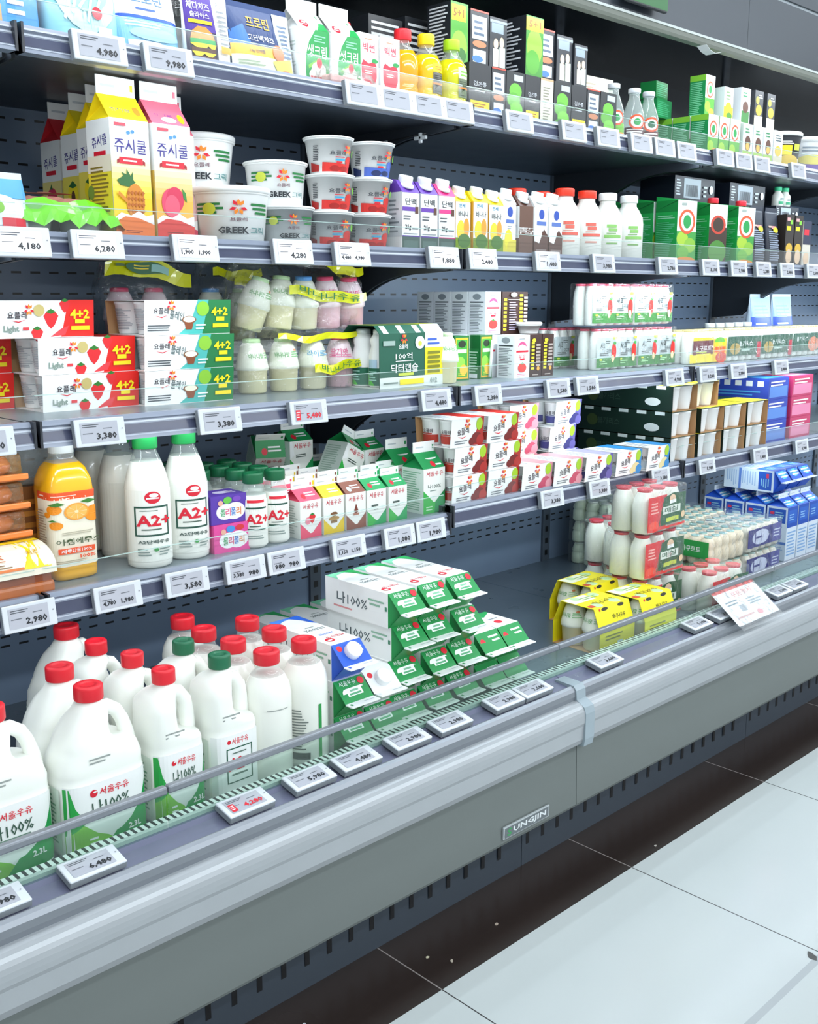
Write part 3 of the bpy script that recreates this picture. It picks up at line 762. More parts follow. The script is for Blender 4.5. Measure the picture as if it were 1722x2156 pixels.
def crumple(w, d, h, m, seed=1, amp=0.006, nx=16, nz=10, name='film', flare=0.0):
    """a loose crumpled bag skin"""
    rnd = random.Random(seed); b = MB(); rings = []
    ph = [rnd.uniform(0, 6.28) for _ in range(8)]
    for j in range(nz + 1):
        t = j/nz
        if t < 0.7: sx, sy = w/2, d/2
        else:
            q = (t - 0.7)/0.3; sx = w/2*(1 - 0.12*q); sy = d/2*(1 - 0.9*q)
        ring = []
        for i, (x, y, z) in enumerate(sring(sx, sy, h*t, 40, 3.0)):
            a = amp*(math.sin(i*1.7 + ph[0] + j) + math.sin(i*0.9 + ph[1] - 1.3*j) + 0.8*math.sin(i*2.9 + j*2.1 + ph[2]))*0.5
            zz = z + (amp*0.9*math.sin(i*0.8 + ph[3]) + amp*0.7*math.sin(i*2.3 + ph[4])) * (1 if j else 0)
            ring.append((x + a*(x/sx if sx else 0), y + a*(0.6 if sy > 0.004 else 0.15)*(y/sy if sy else 0), zz))
        rings.append(ring)
    b.loft(rings, m)
    return b
# ================================================================== TOP SHELF
Z1 = 1.6155
k = boxpack('cheese_pack', 'cheese pack', 0.20, 0.03, 0.14, '#3f8fd4', front=[R(0, 0.55, 1, 0.45, '#6cc0e8'), P([(0, 0.5), (0.3, 0.62), (0.6, 0.5), (1, 0.66), (1, 0.56), (0.6, 0.42), (0.3, 0.52), (0, 0.42)], 'w'), R(0.46, 0.1, 0.11, 0.22, 'g'), R(0.60, 0.12, 0.1, 0.18, 'tn'), L(0.04, 0.1, 0.35, 0.3, 4, 'w'), L(0.75, 0.2, 0.2, 0.3, 3, 'w')], r=0.004, part='pack')
k.put(0.705, 1.665, Z1, 'flat blue cheese pack with a green square, first on the top shelf', rx=-0.10)

k = pillow('cheese_bag', 'cheese bag', 0.128, 0.165, 0.07, '#8fd0dc', [E(0.5, 0.55, 0.44, 0.44, '#bfe3e6'), E(0.5, 0.6, 0.36, 0.30, '#9ad6c6')] +
    [P([(0.2+0.1*i, 0.2+0.06*(i % 3)), (0.3+0.1*i, 0.42+0.05*(i % 2)), (0.26+0.1*i, 0.62), (0.23+0.1*i, 0.62), (0.27+0.1*i, 0.43+0.05*(i % 2)), (0.17+0.1*i, 0.22+0.06*(i % 3))], 'w') for i in range(5)] + [E(0.62, 0.30, 0.07, 0.06, 'r'), R(0.62, 0.1, 0.2, 0.08, 'w'), L(0.2, 0.76, 0.6, 0.12, 2, 'b')])
k.put(0.878, 1.668, Z1, 'puffy pale blue string cheese bag with white swirls', rx=-0.05)
k = pillow('cheese_bag', 'cheese bag', 0.122, 0.152, 0.06, 'w', [R(0, 0, 1, 0.40, '#7fc0e4'), R(0, 0.38, 1, 0.035, 'b'), R(0, 0.415, 1, 0.585, 'w'), T('산양', 0.5, 0.82, 0.13, '#3a6f9c', 0.34), T('프로틴', 0.5, 0.62, 0.13, '#3a6f9c', 0.5), L(0.3, 0.47, 0.4, 0.05, 1, 'b'), E(0.55, 0.22, 0.4, 0.07, '#9ed3ee'), R(0.12, 0.06, 0.5, 0.08, 'w'), R(0.64, 0.04, 0.25, 0.07, 'dr'), L(0.1, 0.28, 0.7, 0.07, 2, '#dff0f8')])
k.put(0.996, 1.668, Z1, 'white and blue goat protein cheese sack with dark blue lettering', rx=-0.12)
k = Kit('plastic_bag', 'bag'); k.root(crumple(0.05, 0.03, 0.13, FILM(), 5, 0.006))
k.put(1.072, 1.70, Z1 + 0.006, 'empty looking clear bag corner between the blue sack and the burger cheese pack')
k = pillow('sliced_cheese_pack', 'cheese pack', 0.094, 0.125, 0.035, 'w', [R(0, 0.45, 0.63, 0.55, '#4b2f93'), R(0, 0.0, 0.63, 0.46, '#2c2040'), T('체다치즈', 0.31, 0.80, 0.12, 'w', 0.5), T('슬라이스', 0.31, 0.68, 0.08, 'w', 0.42), R(0.06, 0.56, 0.5, 0.05, 'y'),
    P([(0.05, 0.34), (0.10, 0.45), (0.22, 0.52), (0.40, 0.52), (0.52, 0.45), (0.57, 0.34)], '#d98a3c'), R(0.05, 0.29, 0.52, 0.06, 'g'), P([(0.04, 0.29), (0.58, 0.29), (0.52, 0.20), (0.40, 0.26), (0.25, 0.18), (0.10, 0.25)], 'y'), R(0.06, 0.16, 0.50, 0.07, '#5a2d1c'), P([(0.06, 0.18), (0.56, 0.17), (0.44, 0.10), (0.30, 0.15), (0.15, 0.09)], 'y'), R(0.07, 0.05, 0.48, 0.07, '#5a2d1c'), E(0.31, 0.05, 0.26, 0.05, '#e2a053'),
    T('체다', 0.80, 0.86, 0.09, '#8a8f94', 0.22), L(0.68, 0.3, 0.27, 0.5, 8, '#8a8f94'), R(0.68, 0.2, 0.26, 0.09, '#e8b13a')])
k.put(1.11, 1.652, Z1, 'purple and white sliced cheese pack showing a cheeseburger', rx=-0.06)
k = pillow('sliced_cheese_pack', 'cheese pack', 0.142, 0.118, 0.045, '#17386e', [R(0, 0.30, 0.74, 0.70, '#17386e'), P([(0, 0.62), (0.22, 0.75), (0.3, 0.42), (0, 0.42)], '#3f73b8'), R(0, 0.26, 0.74, 0.17, '#f2b330'), R(0, 0, 0.74, 0.27, '#e5ecd8'), T('프로틴', 0.46, 0.80, 0.18, '#f2b330', 0.36), T('고단백치즈', 0.46, 0.55, 0.10, 'w', 0.42), T('14g 단백질', 0.36, 0.34, 0.07, '#24365e', 0.24),
    R(0.74, 0, 0.26, 1, '#cfd9dd'), L(0.78, 0.3, 0.18, 0.55, 8, '#5f7390'), E(0.70, 0.36, 0.09, 0.13, '#e87a4e'), P([(0.58, 0.22), (0.9, 0.3), (0.94, 0.1), (0.66, 0.05)], '#f0d060'), E(0.8, 0.06, 0.1, 0.05, '#d8624a'), L(0.06, 0.12, 0.4, 0.08, 2, '#9aa890')])
k.put(1.226, 1.655, Z1, 'navy and yellow protein cheese pack beside the cream cartons', rx=-0.10)

def red_logo(cx, cy, r, asp): return [E(cx, cy, r, r*asp, 'r'), E(cx + r*0.15, cy + r*0.35*asp, r*0.5, r*0.28*asp, 'w'), L(cx - r*0.75, cy - r*0.5*asp, r*1.4, r*0.5*asp, 1, 'w')]
cream = gable('cream_carton', 0.073, 0.073, 0.100, 0.036, 0.022, roof='w', front=[P([(0.26, 0), (1, 0), (1, 1), (0.55, 1), (0.34, 0.78), (0.22, 0.5), (0.22, 0.25)], 'g'), T('생크림', 0.60, 0.62, 0.22, 'w', 0.62), L(0.5, 0.78, 0.4, 0.14, 3, '#8fd4ae'), P([(0.3, 0.36), (0.6, 0.48), (0.55, 0.38), (0.32, 0.30)], 'lg'), E(0.64, 0.30, 0.24, 0.14, '#f5efe9'), E(0.62, 0.20, 0.30, 0.13, '#f5efe9'), E(0.66, 0.42, 0.09, 0.09, 'r'), R(0.36, 0.04, 0.6, 0.14, '#e9a0a0')] + [R(0.38 + 0.1*i, 0.04, 0.05, 0.14, '#d8404a') for i in range(6)],
    sides=[L(0.1, 0.2, 0.8, 0.6, 10, '#c5d0c8')], roofart=[P([(0.62, 0), (1, 0), (1, 0.9), (0.75, 0.25)], 'g')] + red_logo(0.28, 0.28, 0.13, 1.6) + [R(0.86, 0.7, 0.04, 0.2, 'g')])
cream.put(1.337, 1.672, Z1, 'green and white whipping cream carton, next to the navy cheese pack', group='whipping cream cartons')
cream.put(1.413, 1.668, Z1, 'green and white whipping cream carton, next to the red apple cartons', group='whipping cream cartons')
k = Kit('snack_bag', 'bag'); b = crumple(0.145, 0.05, 0.03, FILM(), 9, 0.005, nz=5); k.add('film', b)
k.add('contents', MB().box(-0.055, 0.055, -0.014, 0.014, 0.003, 0.018, '#e9b9b4', r=0.004))
k.put(1.40, 1.617, Z1 + 0.002, 'small crumpled clear bag with pink contents lying before the cream cartons', rz=0.1)
apple = boxpack('apple_drink_carton', 'drink carton', 0.052, 0.045, 0.118, 'w', front=[P([(0.12, 0.50), (0.22, 0.58), (0.5, 0.53), (0.78, 0.58), (0.9, 0.50), (0.9, 0.32), (0.72, 0.12), (0.5, 0.16), (0.3, 0.12), (0.14, 0.3)], '#d62b44'), E(0.80, 0.58, 0.16, 0.035, 'g'), T('빅썬', 0.5, 0.78, 0.14, '#d0475c', 0.6), L(0.3, 0.90, 0.4, 0.03, 1, '#c86'), L(0.3, 0.36, 0.4, 0.07, 2, 'w'), E(0.85, 0.12, 0.09, 0.04, '#d8c8cc'), L(0.2, 0.03, 0.6, 0.05, 1, 'lgy')], sides=[L(0.15, 0.1, 0.7, 0.8, 14, 'lgy')])
apple.put(1.484, 1.668, Z1, 'slim white drink carton with a red apple, nearer of the two', group='red apple drink cartons')
apple.put(1.540, 1.666, Z1, 'slim white drink carton with a red apple, beside the red capped juice', group='red apple drink cartons')

def juice_small(name, liq, cap, lab, h=0.14):
    liqm = mat(liq, 0.12, coat=0.5)
    prof = [(0.030, 0), (0.033, 0.004), (0.0325, 0.03), (0.0295, 0.038), (0.0325, 0.046), (0.033, 0.078), (0.031, 0.092), (0.024, 0.106), (0.0155, 0.116), (0.015, h - 0.012)]
    return bottle(name, 'juice bottle', prof, 0.104, liqm, (0.0178, 0.022, cap), art=lab, artz=(0.02, 0.088), girth=0.05, a0=-PI/2 + 0.3)
lab = [R(0.1, 0.72, 0.8, 0.26, 'y'), L(0.2, 0.78, 0.6, 0.14, 2, 'o'), R(0.1, 0.1, 0.8, 0.60, '#6a6a62'), L(0.15, 0.15, 0.7, 0.5, 9, '#2c2c2a'), R(0.1, 0.36, 0.8, 0.05, 'o')]
lab2 = [R(0.1, 0.66, 0.8, 0.34, '#dfe9c8'), L(0.2, 0.72, 0.6, 0.2, 2, 'lg'), R(0.1, 0.1, 0.8, 0.55, '#6a7a5c'), L(0.15, 0.15, 0.7, 0.45, 8, '#33402c'), R(0.1, 0.36, 0.8, 0.05, 'o')]
oj = juice_small('juice_bottle', '#f2a318', '#d8232f', [])
oj.put(1.598, 1.668, Z1, 'orange juice bottle with a red cap and ridged waist')
oj.put(1.505, 1.75, Z1 + 0.012, 'red capped bottle standing behind the red apple cartons')
juice_small('juice_bottle', '#e2bf14', '#f4dc14', lab).put(1.662, 1.664, Z1, 'golden juice bottle with a yellow cap')
juice_small('juice_bottle', '#cfcf1c', '#a4d422', lab2).put(1.735, 1.660, Z1, 'yellow green juice bottle with a lime cap')

# black bean drink boxes
def f_black(): return [T('검은콩', 0.5, 0.62, 0.09, '#c9cfd6', 0.6), L(0.25, 0.46, 0.5, 0.1, 2, '#b8bec6'), R(0.06, 0.02, 0.88, 0.09, 'y'), R(0.06, 0.13, 0.88, 0.16, 'y'), L(0.15, 0.16, 0.7, 0.1, 2, '#a8661c')]
def f_art(): return [R(0, 0, 1, 1, '#23262c'), R(0.1, 0.5, 0.8, 0.4, '#c7d3da'), L(0.2, 0.55, 0.6, 0.3, 3, '#5a6a80'), E(0.5, 0.42, 0.38, 0.06, '#c07a54'), R(0.15, 0.1, 0.7, 0.22, '#d9e6ee'), E(0.4, 0.16, 0.3, 0.06, '#3f74c0'), R(0, 0.97, 1, 0.03, '#d04a3a')]
def f_leaf51(): return [R(0, 0, 1, 1, '#4d9a34'), E(0.5, 0.3, 0.45, 0.25, '#86cc3a'), E(0.6, 0.15, 0.3, 0.12, '#2f6a24'), R(0.05, 0.70, 0.8, 0.26, 'y'), T('5+1', 0.45, 0.83, 0.14, '#8a5a14', 0.6)]
def f_leaf(): return [R(0, 0, 1, 1, '#20262a'), E(0.5, 0.62, 0.34, 0.16, '#69b83a'), E(0.4, 0.44, 0.36, 0.15, '#5aa832'), E(0.56, 0.27, 0.34, 0.14, '#74c440'), E(0.42, 0.12, 0.4, 0.12, '#3f8a2a'), R(0.4, 0.82, 0.5, 0.12, '#b9c8d4')]
def f_cream(): return [R(0, 0, 1, 1, '#d8d6c4'), L(0.2, 0.15, 0.6, 0.7, 12, '#8a8a78'), R(0, 0.96, 1, 0.04, '#c9a27a')]
bars = [L(0.08, 0.04, 0.84, 0.92, 16, '#d5dae0')]
XB = [1.774, 1.847, 1.897, 1.963, 2.018, 2.068, 2.136, 2.197, 2.252, 2.322]
faces = [f_black, f_art, f_leaf, f_black, f_cream, f_leaf, f_black, f_art, f_leaf]
nmz = ['black faced with yellow stickers, nearest the lime capped bottle', 'with a pale picture panel, second from the lime capped bottle', 'with green leaves, the leafy one nearest the lime cap', 'black faced with yellow stickers, just before the cream faced box', 'with a cream text face',
       'with green leaves, just past the cream faced box', 'black faced with yellow stickers, just past the cream faced box', 'with a pale picture panel, second last before the glass bottles', 'with green leaves, beside the glass bottles']
for i, ff in enumerate(faces):
    w = XB[i+1] - XB[i] - 0.003
    kk = boxpack('drink_box', 'drink box', w, 0.07, 0.108, 'k', front=ff(), sides=bars, part='carton_body')
    kk.put((XB[i] + XB[i+1])/2, 1.680, Z1, 'black bean drink box ' + nmz[i], group='black bean drink boxes, lower row')
up = [(1.78, 0.055, 0.125, f_leaf51, 'with green art in the upper row, behind the lime cap'), (1.845, 0.06, 0.12, f_art, 'with a red and white picture, upper row'), (1.908, 0.058, 0.115, None, 'showing two pale figures, nearer of the two such')]
def f_fig(): return [R(0, 0, 1, 1, '#2b2f36'), R(0.1, 0.72, 0.7, 0.2, '#8a9aa8'), E(0.36, 0.52, 0.13, 0.10, 'sk'), E(0.70, 0.56, 0.13, 0.10, 'sk'), R(0.2, 0.1, 0.32, 0.33, '#d9d4c2'), R(0.56, 0.1, 0.34, 0.37, '#c2d2c2'), R(0.0, 0.9, 1, 0.05, '#8d98a2')]
for x, w, h, ff, lb in up:
    boxpack('drink_box', 'drink box', w, 0.07, h, 'k', front=(ff or f_fig)(), sides=bars).put(x, 1.715, Z1 + 0.1085, 'black bean drink box ' + lb, group='black bean drink boxes, upper row')
boxpack('drink_box', 'drink box', 0.10, 0.06, 0.20, 'k', front=bars).put(1.655, 1.81, Z1, 'black text covered box standing behind the juice bottles', rz=0.0)
boxpack('drink_box', 'drink box', 0.10, 0.06, 0.215, 'k', front=bars).put(1.768, 1.815, Z1, 'taller black text covered box behind the lime capped bottle')
boxpack('drink_box', 'drink box', 0.062, 0.12, 0.132, 'k', front=[R(0, 0, 1, 1, '#3c8a2c'), E(0.5, 0.5, 0.45, 0.3, '#86cc3a'), E(0.4, 0.25, 0.4, 0.2, '#4d9a2c'), R(0, 0.76, 1, 0.22, 'y'), T('5+1', 0.5, 0.87, 0.12, '#8a5a14', 0.7)], sides=[L(0.05, 0.05, 0.9, 0.9, 15, '#d5dae0')]).put(2.012, 1.72, Z1 + 0.1085, 'large black box with white text and a yellow sticker on its green face', group='black bean drink boxes, upper row')
for x, w, h, ff, lb, yy in ((2.075, 0.058, 0.118, f_art, 'with a pale picture, just past the large text box', 1.71), (2.137, 0.06, 0.112, f_fig, 'showing two pale figures, farther of the two such', 1.705), (2.195, 0.05, 0.10, f_fig, 'at the far end of the upper row', 1.70)):
    boxpack('drink_box', 'drink box', w, 0.07, h, 'k', front=ff(), sides=bars).put(x, yy, Z1 + 0.1085, 'black bean drink box ' + lb, group='black bean drink boxes, upper row')
boxpack('box', 'box', 0.16, 0.07, 0.045, '#e9e4d4', front=[L(0.1, 0.3, 0.5, 0.4, 2, '#b9ae98')], top=[R(0.5, 0.2, 0.3, 0.5, '#c9a89a')]).put(2.36, 1.78, Z1 + 0.125, 'cream coloured box lying behind the glass bottles', rz=-0.05)
boxpack('box', 'box', 0.17, 0.09, 0.124, 'k', front=bars).put(2.37, 1.79, Z1, 'black box under the cream coloured box, behind the glass bottles')
gprof = [(0.026, 0), (0.028, 0.004), (0.028, 0.075), (0.020, 0.100), (0.0135, 0.116), (0.0135, 0.13)]
def gl(lab, liq): return bottle('glass_bottle', 'bottle', gprof, 0.006, liq, (0.016, 0.012, '#cfd4da'), art=lab, artz=(0.006, 0.078), girth=0.07, a0=-PI/2 - 0.6, shell=mat('#e8f4f2', 0.05, trans=True, alpha=0.75, tint='#f2faf8'))
ring = lambda c: [E(0.5, 0.68, 0.32, 0.26, '#e4562c'), E(0.5, 0.68, 0.24, 0.19, 'w'), E(0.5, 0.68, 0.14, 0.12, c)]
gl([R(0, 0, 1, 0.5, '#74b83a'), R(0, 0, 1, 0.2, '#e0a030')] + ring('g'), MILK).put(2.345, 1.672, Z1, 'small glass bottle with a green leafy label and ringed emblem')
gl([R(0, 0.2, 1, 0.3, '#4a2228'), L(0.1, 0.22, 0.8, 0.25, 3, 'w')] + ring('g'), MILK).put(2.437, 1.672, Z1, 'small clear glass bottle with a ringed emblem, middle of three')
gl([R(0, 0.2, 1, 0.25, '#5a2a2c'), L(0.1, 0.22, 0.8, 0.2, 2, 'w')] + ring('dg'), MILK).put(2.503, 1.672, Z1, 'small clear glass bottle with a ringed emblem, farthest of three')

# green soy cartons
def f_soy(): return [R(0, 0, 1, 1, '#e9efea'), R(0, 0, 1, 0.45, '#58a83a'), E(0.3, 0.25, 0.3, 0.13, '#9cc83c'), E(0.7, 0.12, 0.3, 0.10, '#d8a63a'), E(0.5, 0.66, 0.36, 0.20, '#e4562c'), E(0.5, 0.66, 0.28, 0.155, '#e9efea'), E(0.5, 0.66, 0.16, 0.1, 'g')]
soyside = [R(0, 0.86, 1, 0.14, '#7fc23c'), L(0.06, 0.04, 0.88, 0.8, 18, '#7fd0a4')]
for i in range(3):
    boxpack('soy_carton', 'drink carton', 0.056, 0.055, 0.112, '#1d8f50', front=f_soy(), sides=soyside).put(2.782 + 0.060*i, 1.668, Z1, 'small white fronted soy carton with an orange ring, %s along the front' % ORD[i], group='small ringed soy cartons')
for i in range(3):
    boxpack('soy_carton', 'drink carton', 0.056, 0.055, 0.112, '#1d8f50', front=f_soy(), sides=soyside).put(2.782, 1.727 + 0.058*i, Z1, 'small green backed soy carton, %s behind the front corner one' % ORD[i], group='small soy cartons in depth')
boxpack('soy_carton', 'drink carton', 0.09, 0.05, 0.05, '#1d8f50', front=[L(0.05, 0.1, 0.9, 0.8, 8, '#52b884')]).put(2.735, 1.80, Z1 + 0.1125, 'green carton lying on the small green backed cartons', rz=0.1)
boxpack('soy_carton', 'drink carton', 0.07, 0.05, 0.045, '#17803f', front=[L(0.05, 0.1, 0.9, 0.8, 7, '#52b884')]).put(2.72, 1.80, Z1 + 0.163, 'green carton lying on the other lying green carton', rz=0.1)
boxpack('soy_carton', 'drink carton', 0.05, 0.05, 0.112, '#1d8f50', front=f_soy(), sides=soyside).put(2.812, 1.70, Z1 + 0.1125, 'green sided soy carton standing upright on the small soy cartons')
boxpack('drink_carton', 'drink carton', 0.05, 0.05, 0.09, '#dfe7ea', front=[R(0, 0, 1, 0.4, 'y'), E(0.5, 0.35, 0.35, 0.2, '#eec21c'), L(0.2, 0.6, 0.6, 0.3, 3, '#7a9a6a'), E(0.6, 0.14, 0.3, 0.1, '#4c8a2c')]).put(2.90, 1.69, Z1 + 0.1125, 'pale carton with lemon art stacked beside the upright soy carton')
for i in range(3):
    boxpack('drink_carton', 'drink carton', 0.055, 0.055, 0.108, '#e3e8ea', front=[R(0, 0, 1, 0.3, '#9cc060'), E(0.5, 0.5, 0.3, 0.2, '#5d3a2c'), E(0.5, 0.42, 0.2, 0.1, '#e0b040'), L(0.2, 0.75, 0.6, 0.16, 2, '#3a8a5a'), E(0.5, 0.16, 0.3, 0.08, '#d87a40')], sides=[L(0.1, 0.1, 0.8, 0.8, 12, '#9ab0a8')]).put(2.978 + 0.062*i, 1.668, Z1, 'small white walnut drink carton, %s past the soy cartons' % ORD[i], group='small walnut drink cartons')
for i in range(2):
    boxpack('drink_carton', 'drink carton', 0.05, 0.05, 0.11, '#3c4046', front=[R(0, 0, 1, 0.35, '#cfc9b0'), E(0.5, 0.5, 0.36, 0.14, '#d8b83c'), E(0.3, 0.75, 0.2, 0.1, 'mg'), L(0.4, 0.8, 0.5, 0.12, 2, '#cfd6d8')]).put(3.095 + 0.075*i, 1.70, Z1 + 0.1085, 'grey carton with a yellow streak stacked on the walnut cartons, %s one' % ORD[i], group='grey stacked cartons')
boxpack('drink_carton', 'drink carton', 0.055, 0.05, 0.108, '#e0e6ea', front=[R(0.1, 0.1, 0.8, 0.3, '#3a7a3a'), E(0.5, 0.5, 0.3, 0.15, 'br'), L(0.2, 0.75, 0.6, 0.16, 2, '#2e8a5a')]).put(3.015, 1.70, Z1 + 0.1085, 'white walnut carton stacked on the small walnut cartons')
boxpack('drink_carton', 'drink carton', 0.055, 0.055, 0.108, '#e0e4e4', front=[R(0, 0, 1, 0.3, '#cfc9b0'), E(0.5, 0.45, 0.36, 0.14, '#d8b83c'), L(0.2, 0.7, 0.6, 0.2, 3, '#5a6a70')]).put(3.165, 1.668, Z1, 'pale carton with a yellow streak beside the black tub')
def tub(lab, body): return yocup('tub', 0.056, 0.066, 0.105, lab, body=body, girth=0.14, lidh=0.012)
t = tub([R(0, 0, 1, 0.35, '#cfc6a8'), E(0.5, 0.25, 0.3, 0.2, '#d8b83c'), R(0.3, 0.45, 0.25, 0.3, 'y'), R(0.6, 0.6, 0.2, 0.2, 'mg'), L(0.25, 0.78, 0.4, 0.12, 2, 'w')], '#30333a')
t.cat = 'tub'; t.put(3.285, 1.70, Z1, 'round black and yellow tub with a white lid')
t = tub([R(0, 0, 1, 0.3, '#6a4fa0'), E(0.5, 0.45, 0.4, 0.16, '#d8cc60'), L(0.2, 0.7, 0.6, 0.2, 2, '#8a96a0')], '#e4e8ea')
t.cat = 'tub'; t.put(3.455, 1.70, Z1, 'round white tub with a purple band at its base')
# hanging sign board and a curled ticket on the canopy
k = Kit('hanging_sign', 'sign'); s = MB().box(2.105, 2.268, 1.474, 1.484, 1.874, 2.09, '#23282c', r=0.002)
s.art(plane_map((2.105, 1.474, 1.874), (1,0,0), (0,0,1)), 0.163, 0.216, [R(0.0, 0.02, 1.0, 0.13, '#1f6a30'), T('유제품', 0.5, 0.5, 0.24, 'w', 0.7), P([(0.82, 0.16), (0.95, 0.22), (0.90, 0.24), (0.80, 0.19)], 'w')])
k.add('board', s); k.add('mounting_clip', MB().box(2.17, 2.20, 1.484, 1.50, 1.95, 2.0, black)); k.put(0, 0, 0, 'dark hanging sign with a green stripe on the canopy front')
k = Kit('paper_ticket', 'paper'); pts = [(0, 0.0), (0.02, -0.010), (0.045, -0.014), (0.075, -0.006)]
m = MB(); m.prism([(x, z) for x, z in pts] + [(x, z - 0.0008) for x, z in pts[::-1]], -0.015, 0.012, '#eef2f2', ax='y'); k.root(m)
k.put(2.46, 1.497, 1.8375, 'small curled white paper ticket stuck to the canopy lip')
# ================================================================== SECOND SHELF FROM THE TOP
Z2 = 1.3225
def flower(cx, cy, r, asp):
    out = []
    for a, c in ((90, 'o'), (55, 'o'), (125, 'r'), (-20, 'r'), (200, 'r'), (-65, 'o'), (245, 'o')):
        a = math.radians(a); ux, uy = math.cos(a), math.sin(a); px, py = -uy*0.22, ux*0.22
        out.append(P([(cx + r*0.2*ux, cy + r*asp*0.2*uy), (cx + r*(0.6*ux + px), cy + r*asp*(0.6*uy + py)), (cx + r*ux, cy + r*asp*uy), (cx + r*(0.6*ux - px), cy + r*asp*(0.6*uy - py))], c))
    return out
k = pillow('pouch', 'pouch', 0.12, 0.085, 0.06, '#cfe0ea', [R(0, 0.62, 1, 0.38, '#4f9fdc'), E(0.5, 0.40, 0.4, 0.3, '#e6eef0'), E(0.5, 0.45, 0.12, 0.14, '#7cb83c'), R(0.55, 0.08, 0.34, 0.16, 'r'), R(0.05, 0.05, 0.4, 0.3, '#bcd8ea')])
k.put(0.712, 1.672, Z2, 'light blue and white pouch at the near end of the second shelf', rx=-0.1)
# lime film cup tray
k = Kit('cup_tray', 'yogurt tray')
b = MB()
for i in range(2):
    for j in range(2):
        b.lathe([(0.030, 0), (0.032, 0.004), (0.037, 0.048), (0.041, 0.05)], mat('#d9e4de', 0.15, trans=True, alpha=0.6), n=20, cx=-0.044 + 0.088*i, cy=-0.042 + 0.084*j)
k.add('tray', b)
b = MB()
for i in range(2):
    for j in range(2): b.lathe([(0.0295, 0.002), (0.0315, 0.012), (0.0335, 0.024)], '#efe6dc' , n=18, cx=-0.044 + 0.088*i, cy=-0.042 + 0.084*j)
k.add('yogurt', b)
rnd = random.Random(4); b = MB(); n = 14; gv = []
for j in range(n + 1):
    for i in range(n + 1):
        u = i/n - 0.5; v = j/n - 0.5; e = max(abs(u), abs(v))*2
        drop = 0.034*max(0, e - 0.72)/0.28 if e > 0.72 else 0
        gv.append((u*0.205 + 0.003*math.sin(j*1.9), v*0.19 + 0.003*math.sin(i*2.3), 0.054 + 0.004*math.sin(i*1.3 + j*0.7) + 0.012*(1 - e) - drop + 0.005*math.sin(3*i + j)*(1 if e > 0.9 else 0)))
gf = [(j*(n+1)+i, j*(n+1)+i+1, (j+1)*(n+1)+i+1, (j+1)*(n+1)+i) for j in range(n) for i in range(n)]
edge = [f for q, f in enumerate(gf) if q % n in (0, 1, n-2, n-1) or q//n in (0, 1, n-2, n-1)]
mid = [f for f in gf if f not in edge]
b.add(gv, edge, mat('#6fd41e', 0.3, coat=0.3)); b.add(gv, mid, mat('#c98a7a', 0.35, coat=0.3))
tm = lambda u, v, e: (u - 0.06, v - 0.03, 0.071 + e + 0.002)
b.art(tm, 0.12, 0.07, [E(0.12, 0.5, 0.16, 0.34, '#8fd83c'), E(0.5, 0.6, 0.3, 0.2, '#d8b0a0'), E(0.75, 0.4, 0.2, 0.2, '#b8584a'), E(0.5, 0.3, 0.1, 0.15, '#e8d8c8')] + flower(0.12, 0.5, 0.11, 1.7))
k.add('printed_film', b)
k.put(0.832, 1.742, Z2, 'clear cup tray under a bright lime green printed film')
# fruit juice gable cartons
def jf(fruit, base, grad, sm):
    gc = [int(grad[q:q+2], 16) for q in (1, 3, 5)]
    it = [R(0, 0.70 - 0.05*q, 1, 0.051, '#%02x%02x%02x' % tuple(int(246 + (c - 246)*q/8) for c in gc)) for q in range(1, 8)] + [R(0, 0, 1, 0.351, grad), T('쥬시쿨', 0.5, 0.78, 0.12, '#3b2f86', 0.82), R(0.2, 0.63, 0.6, 0.055, 'r'), P([(0.14, 0.625), (0.2, 0.64), (0.2, 0.67), (0.14, 0.66)], 'dr'), P([(0.86, 0.625), (0.8, 0.64), (0.8, 0.67), (0.86, 0.66)], 'dr'), L(0.3, 0.645, 0.4, 0.03, 1, 'w'), R(0.1, 0.94, 0.3, 0.025, '#c84a5a'), E(0.45, 0.89, 0.05, 0.015, '#4a8ac0'), E(0.56, 0.90, 0.05, 0.015, '#4a8ac0')]
    it += fruit
    it += [P([(0, 0.18), (0.15, 0.22), (0.4, 0.20), (0.6, 0.24), (0.8, 0.2), (1, 0.22), (1, 0), (0, 0)], 'w'), P([(0, 0.14), (0.25, 0.19), (0.6, 0.18), (1, 0.13), (1, 0), (0, 0)], base), L(0.25, 0.05, 0.5, 0.03, 2, '#7a2a20')]
    return it
pine = [P([(0.10, 0.49), (0.28, 0.53), (0.22, 0.56), (0.36, 0.54), (0.36, 0.59), (0.46, 0.53), (0.52, 0.57), (0.52, 0.50), (0.58, 0.48), (0.4, 0.44), (0.2, 0.45)], '#2f6b34'), E(0.56, 0.32, 0.24, 0.15, '#d98a2a')] + [P([(0.38+0.09*i, 0.22+0.05*j), (0.43+0.09*i, 0.245+0.05*j), (0.38+0.09*i, 0.26+0.05*j), (0.34+0.09*i, 0.24+0.05*j)], '#b8641c') for i in range(5) for j in range(4)] + [P([(0.34, 0.33), (0.12, 0.40), (0.1, 0.37), (0.32, 0.30)], '#d98a2a')]
peach = [E(0.40, 0.33, 0.26, 0.125, '#e2486a'), E(0.5, 0.36, 0.24, 0.11, '#d63457'), E(0.42, 0.30, 0.20, 0.10, '#ea5c76'), P([(0.70, 0.46), (0.80, 0.42), (0.82, 0.34), (0.72, 0.38)], '#3c8a3c'), P([(0.5, 0.22), (0.62, 0.24), (0.6, 0.10), (0.5, 0.12)], '#e890a0')]
